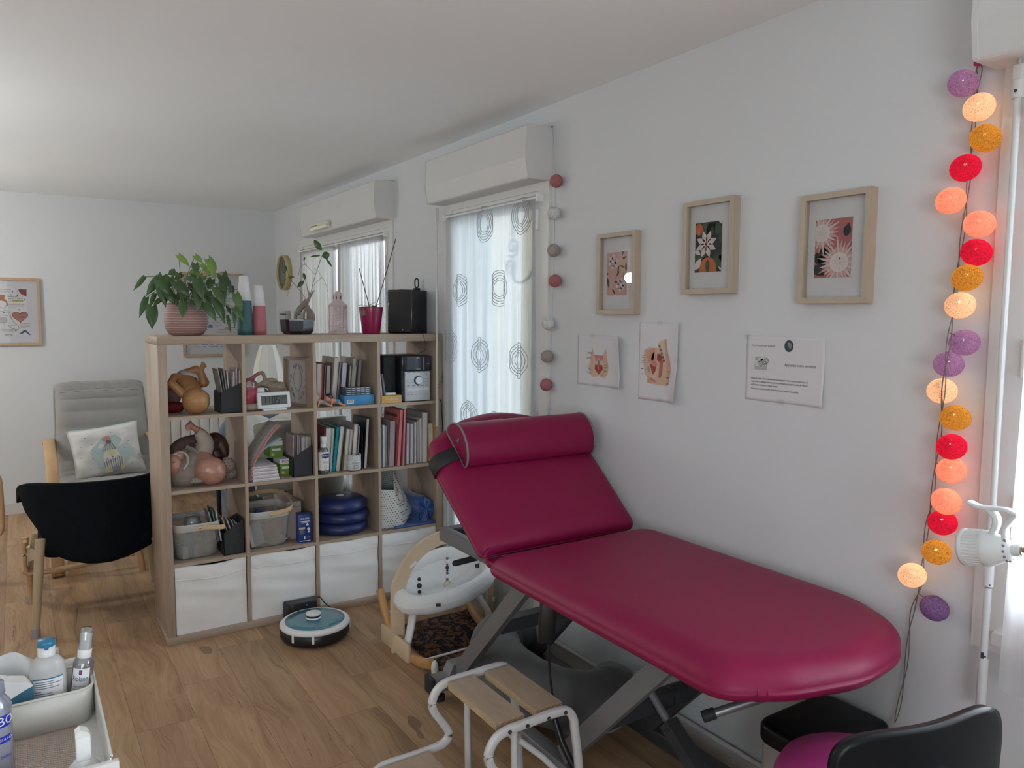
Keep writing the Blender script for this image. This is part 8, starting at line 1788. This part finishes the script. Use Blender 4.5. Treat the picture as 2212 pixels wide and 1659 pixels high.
wrap(b, 'Biolane', .017, .080, .034, ln); wrap(b, 'SPRAY D\'HUILE', .0055, .062, .028, ln); wrap(b, 'AMANDE DOUCE', .0055, .055, .032, ln); wrap(b, 'massage et bain', .0045, .048, .022, ln); wrap(b, '100% d\'origine', .004, .020, .024, ln)
b.tube([(.0228*math.cos(-1.85+.0065*math.cos(a)/.0228), .0228*math.sin(-1.85+.0065*math.cos(a)/.0228), .034+.0065*math.sin(a)) for a in [i*PI/9 for i in range(18)]], .0009, 4, closed=True, m=mat('label_green',(0.10,0.40,0.36),.6)); part('printed_label', b, sb)
gx = thing('glove_box', (-2.04,-1.86,TZ-.049), 'blue and white medical tissue box with a barcode, on the trolley', 'box')
GM = Matrix.Translation((-2.075,-1.872,TZ-.049)) @ Matrix.Rotation(math.radians(10),4,'Z')
b = MB(mat('petrol_blue',(0.035,0.135,0.20),.5,var=.03)); b.M = GM; b.prism([(-.06,-.014,0),(.060,-.014,0),(.060,-.014,.098),(.045,-.014,.094),(.0,-.014,.075),(-.06,-.014,.065)],(0,.045,0)); part('blue_carton', b, gx)
b = MB(M_paper); b.M = GM; b.prism([(-.06,-.0142,.065),(.0,-.0142,.075),(.045,-.0142,.094),(.060,-.0142,.098),(.052,-.0142,.108),(.02,-.0142,.118),(.0,-.0142,.128),(-.06,-.0142,.125)],(0,.046,0)); b.box(-.02,.018,-.0150,-.0143,.052,.078)
for k in range(13): b.box(-.017+.0025*k,-.0158+.0025*k+.0006*((k*5)%3),-.0155,-.0150,.058,.075,M_ink)
b.text('FRESH MEDICAL', .006, GM.inverted() @ GM @ Matrix.Translation((.015,-.0152,.040)) @ Matrix.Rotation(PI/2,4,'X')); b.text('Packaging', .005, Matrix.Translation((.0,-.0152,.033)) @ Matrix.Rotation(PI/2,4,'X')); b.text('Hubei Province, China', .005, Matrix.Translation((.015,-.0152,.027)) @ Matrix.Rotation(PI/2,4,'X')); part('white_top', b, gx)
b = MB(mat('tissue',(0.74,0.74,0.73),.9,bump=.2,bscale=50)); b.grid(lambda u, v: (-2.15+.19*u, -1.79-.02*math.sin(u*9+v*2)-.03*(1-v), TZ+.0+.105*v+.010*math.sin(u*14)*v-.03*u*u*v), 40, 14)
single('tissue_pack', b, (-2.06,-1.79,TZ), 'crumpled white tissues standing behind the lotion bottle', 'tissues', solid=.0012)
ug = thing('gel_bottle', (-2.075,-2.035,TZ-.0515), 'clear ultrasound gel bottle with blue bands at the left edge', 'bottle')
c = (-2.082,-2.03,TZ-.0515)
M_gel = glass('gel_plastic',(0.88,0.90,0.97),.12,.45,(0.50,0.53,0.66),.15)
b = MB(M_gel); b.lathe([(0,.0),(.027,.0),(.0305,.006),(.0305,.135),(.029,.150),(.020,.164),(.012,.170)], c, 40); part('bottle_body', b, ug)
b = MB(M_gel); b.lathe([(.020,.166),(.020,.190),(.018,.192),(0,.192)], c, 30); b.lathe([(.0215,.168),(.0215,.172)], c, 30); part('bottle_cap', b, ug)
bl = mat('gel_blue',(0.01,0.025,0.42),.4); b = MB(bl)
def band(u, v, z0, z1, a0=-2.2, a1=-.55, r_=.0309): a = a0+(a1-a0)*u; return (c[0]+r_*math.cos(a), c[1]+r_*math.sin(a), c[2]+z0+(z1-z0)*v)
b.grid(lambda u, v: band(u, v, .106, .130), 16, 2); b.grid(lambda u, v: band(u, v, .074, .088), 16, 2)
def wrap2(b, body, size, zc, w_, m, ac):
    k = MB(m); k.text(body, size, Matrix.Identity(4), m, fit=w_); b.add([(c[0]+.0313*math.cos(ac+x/.0313), c[1]+.0313*math.sin(ac+x/.0313), c[2]+zc+y) for x, y, _ in k.v], k.f, m)
wrap2(b, 'LABO', .026, .118, .060, M_white, -1.30); wrap2(b, 'ULTRASOUND', .008, .081, .048, M_white, -1.25); wrap2(b, '260ml', .009, .046, .022, bl, -.95); part('blue_print', b, ug)
sp2 = thing('white_spray_nozzle', (-1.94,-2.17,TZ-.05), 'white trigger spray bottle cut off by the bottom edge of the photo', 'spray bottle')
b = MB(M_white); b.M = Matrix.Translation((-1.937,-2.165,TZ-.0515)); b.rbox(-.013,.013,-.012,.012,.055,.105,.003); b.prism([(-.013,-.012,.105),(.012,-.012,.105),(.008,-.012,.112),(-.004,-.012,.118),(-.013,-.012,.113)],(0,.024,0)); b.lathe([(0,0),(.028,.0),(.030,.01),(.028,.04),(.014,.056)], n=26); part('nozzle_body', b, sp2)
b = MB(M_white); b.lathe([(0,0),(.017,.0),(.017,.05),(.012,.062),(0,.066)], (-2.045,-2.165,TZ-.0515), 24); single('white_cap_bottle', b, (-2.045,-2.165,TZ-.0515), 'small white rounded bottle top at the bottom left edge', 'bottle')

# ================================================================== OFFICE CHAIR, PEDAL BIN
oc = thing('office_chair', (-.52,-2.93,0), 'swivel chair with black plastic back and pink seat in the bottom right corner', 'chair')
b = MB(mat('black_shell',(0.005,0.006,0.008),.33,var=.1,bump=.06,bscale=500,spec=.25))
OM = Matrix.Translation((-.575,-3.080,.79)) @ Matrix.Rotation(math.radians(-17),4,'Z')
def oback(u, v):
    x = (u-.5)*2; y = (v-.5)*2; rx = .198; rz = .145
    k = (abs(x)**4+abs(y)**4)**.25; s = 1 if k < 1e-6 else max(abs(x),abs(y))/k
    X_, Z_ = x*s*rx, y*s*rz; return (X_*(1+.06*(Z_/rz)), -.035*(X_/rx)**2*-1+.012*(Z_/rz)**2-.0, Z_-.145+.018*(X_/rx)**2*(1 if Z_ > 0 else 0)+.012*(X_/rx))
b.M = OM; b.grid(oback, 36, 28); part('backrest_shell', b, oc, solid=.020, sub=0)
b = MB(M_black); b.M = OM; b.tube([(.035,-.022,-.10),(.035,-.035,-.14),(.035,-.03,-.30),(.02,.10,-.36)], .012, 10, flat=(.011,.020,(0,1,0))); b.rbox(.016,.054,-.040,-.010,-.105,-.085,.007,m=mat('grey_cap_plastic',(0.20,0.21,0.22),.35)); part('back_bracket', b, oc)
b = MB(vinyl('pink_seat_vinyl',(0.42,0.045,0.20))); b.lathe([(0,.385),(.16,.385),(.195,.395),(.205,.425),(.19,.452),(.12,.462),(0,.464)], (-.375,-2.83,.04), 56); part('seat', b, oc)
b = MB(M_blackm); b.cyl((-.42,-2.87,.10),(-.42,-2.87,.42),.025); b.tube([(-.585,-3.02,.44),(-.42,-2.87,.41)], .018, 8); part('column', b, oc)
for k in range(5):
    a = k*2*PI/5+.3; b = MB(M_blackm); b.tube([(-.42,-2.87,.12),(-.42+.26*math.cos(a),-2.87+.26*math.sin(a),.065)], .017, 8); part('base_arm', b, oc); b = MB(M_black); b.cyl((-.42+.26*math.cos(a)-.012,-2.87+.26*math.sin(a),.027),(-.42+.26*math.cos(a)+.012,-2.87+.26*math.sin(a),.027),.027,n=16); part('castor', b, oc)
pb = thing('pedal_bin', (-.17,-2.575,0), 'grey pedal bin with a rounded black lid under the foot of the pink couch', 'bin')
bo2 = rounded_outline([(-.325,-2.675,.03),(-.025,-2.675,.03),(-.025,-2.475,.05),(-.325,-2.475,.05)])
b = MB(mat('bin_grey',(0.30,0.29,0.285),.4,var=.02)); v = [(x,y,.012) for x, y in bo2]+[(x,y,.41) for x, y in bo2]; n = len(bo2); b.add(v, [(i,(i+1) % n,n+(i+1) % n,n+i) for i in range(n)], None, True); b.add(v, [tuple(range(n-1,-1,-1))]); part('bin_body', b, pb)
b = MB(MATS['black_shell']); pad(b, rounded_outline([(-.333,-2.69,.035),(-.017,-2.69,.035),(-.017,-2.468,.06),(-.333,-2.468,.06)]), .392, .452, .018, .006); ld = part('lid', b, pb)
b = MB(M_blackm); pad(b, bo2, 0, .014, .005); part('bin_base', b, pb)

# ================================================================== LAMPS OUTSIDE THE PHOTO (pendant reflected in the picture glass; uplight added to brighten the ceiling)
def globe_lamp(x, y, z, power, col, label, name):
    r = thing(name, (x,y,2.49), label, 'lamp')
    b = MB(M_white); b.cyl((x,y,2.47),(x,y,2.49),.05,n=24); b.cyl((x,y,z+.13),(x,y,2.47),.003,n=8); part('ceiling_rose', b, r)
    b = MB(mat('opal_globe',(0.9,0.88,0.84),.4,emit=(1,.93,.80),es=2.2)); b.lathe([(.03,.13),(.085,.10),(.12,.03),(.12,-.03),(.085,-.09),(.04,-.12)], (x,y,z), 32); part('open_shade', b, r)
    d = bpy.data.lights.new('lamp_bulb','POINT'); d.energy = power; d.shadow_soft_size = .05; d.color = col
    o = bpy.data.objects.new('lamp_bulb', d); COL.objects.link(o); o.location = (x, y, z-.17)
    return r
LAMP_A = 41
FILL_UPLIGHT_A = 40

globe_lamp(-3.2, 2.0, 2.12, LAMP_A, (1.0,.98,.94), 'lit opal pendant lamp in the far left part of the room', 'pendant_lamp')
def fill_uplight(x, y, power, col, label):
    r = thing('added_fill_uplight', (x,y,0), label, 'floor lamp')
    b = MB(M_white); b.cyl((x,y,0),(x,y,.025),.14,n=32); b.cyl((x,y,.02),(x,y,1.72),.012,n=12); part('stand', b, r)
    b = MB(M_white); b.lathe([(.03,0),(.10,.03),(.17,.10),(.172,.10),(.10,.022),(.03,-.01)], (x,y,1.72), 40); part('bowl_shade', b, r)
    d = bpy.data.lights.new('added_fill_bulb','POINT'); d.energy = power; d.shadow_soft_size = .04; d.color = col
    o = bpy.data.objects.new('added_fill_bulb', d); COL.objects.link(o); o.location = (x, y, 1.79)
fill_uplight(-3.1, .2, FILL_UPLIGHT_A, (.95,.98,1.0), 'added white uplight that brightens the ceiling from the unseen left side of the room')  # invented lamp out of view, there only to lift the ceiling
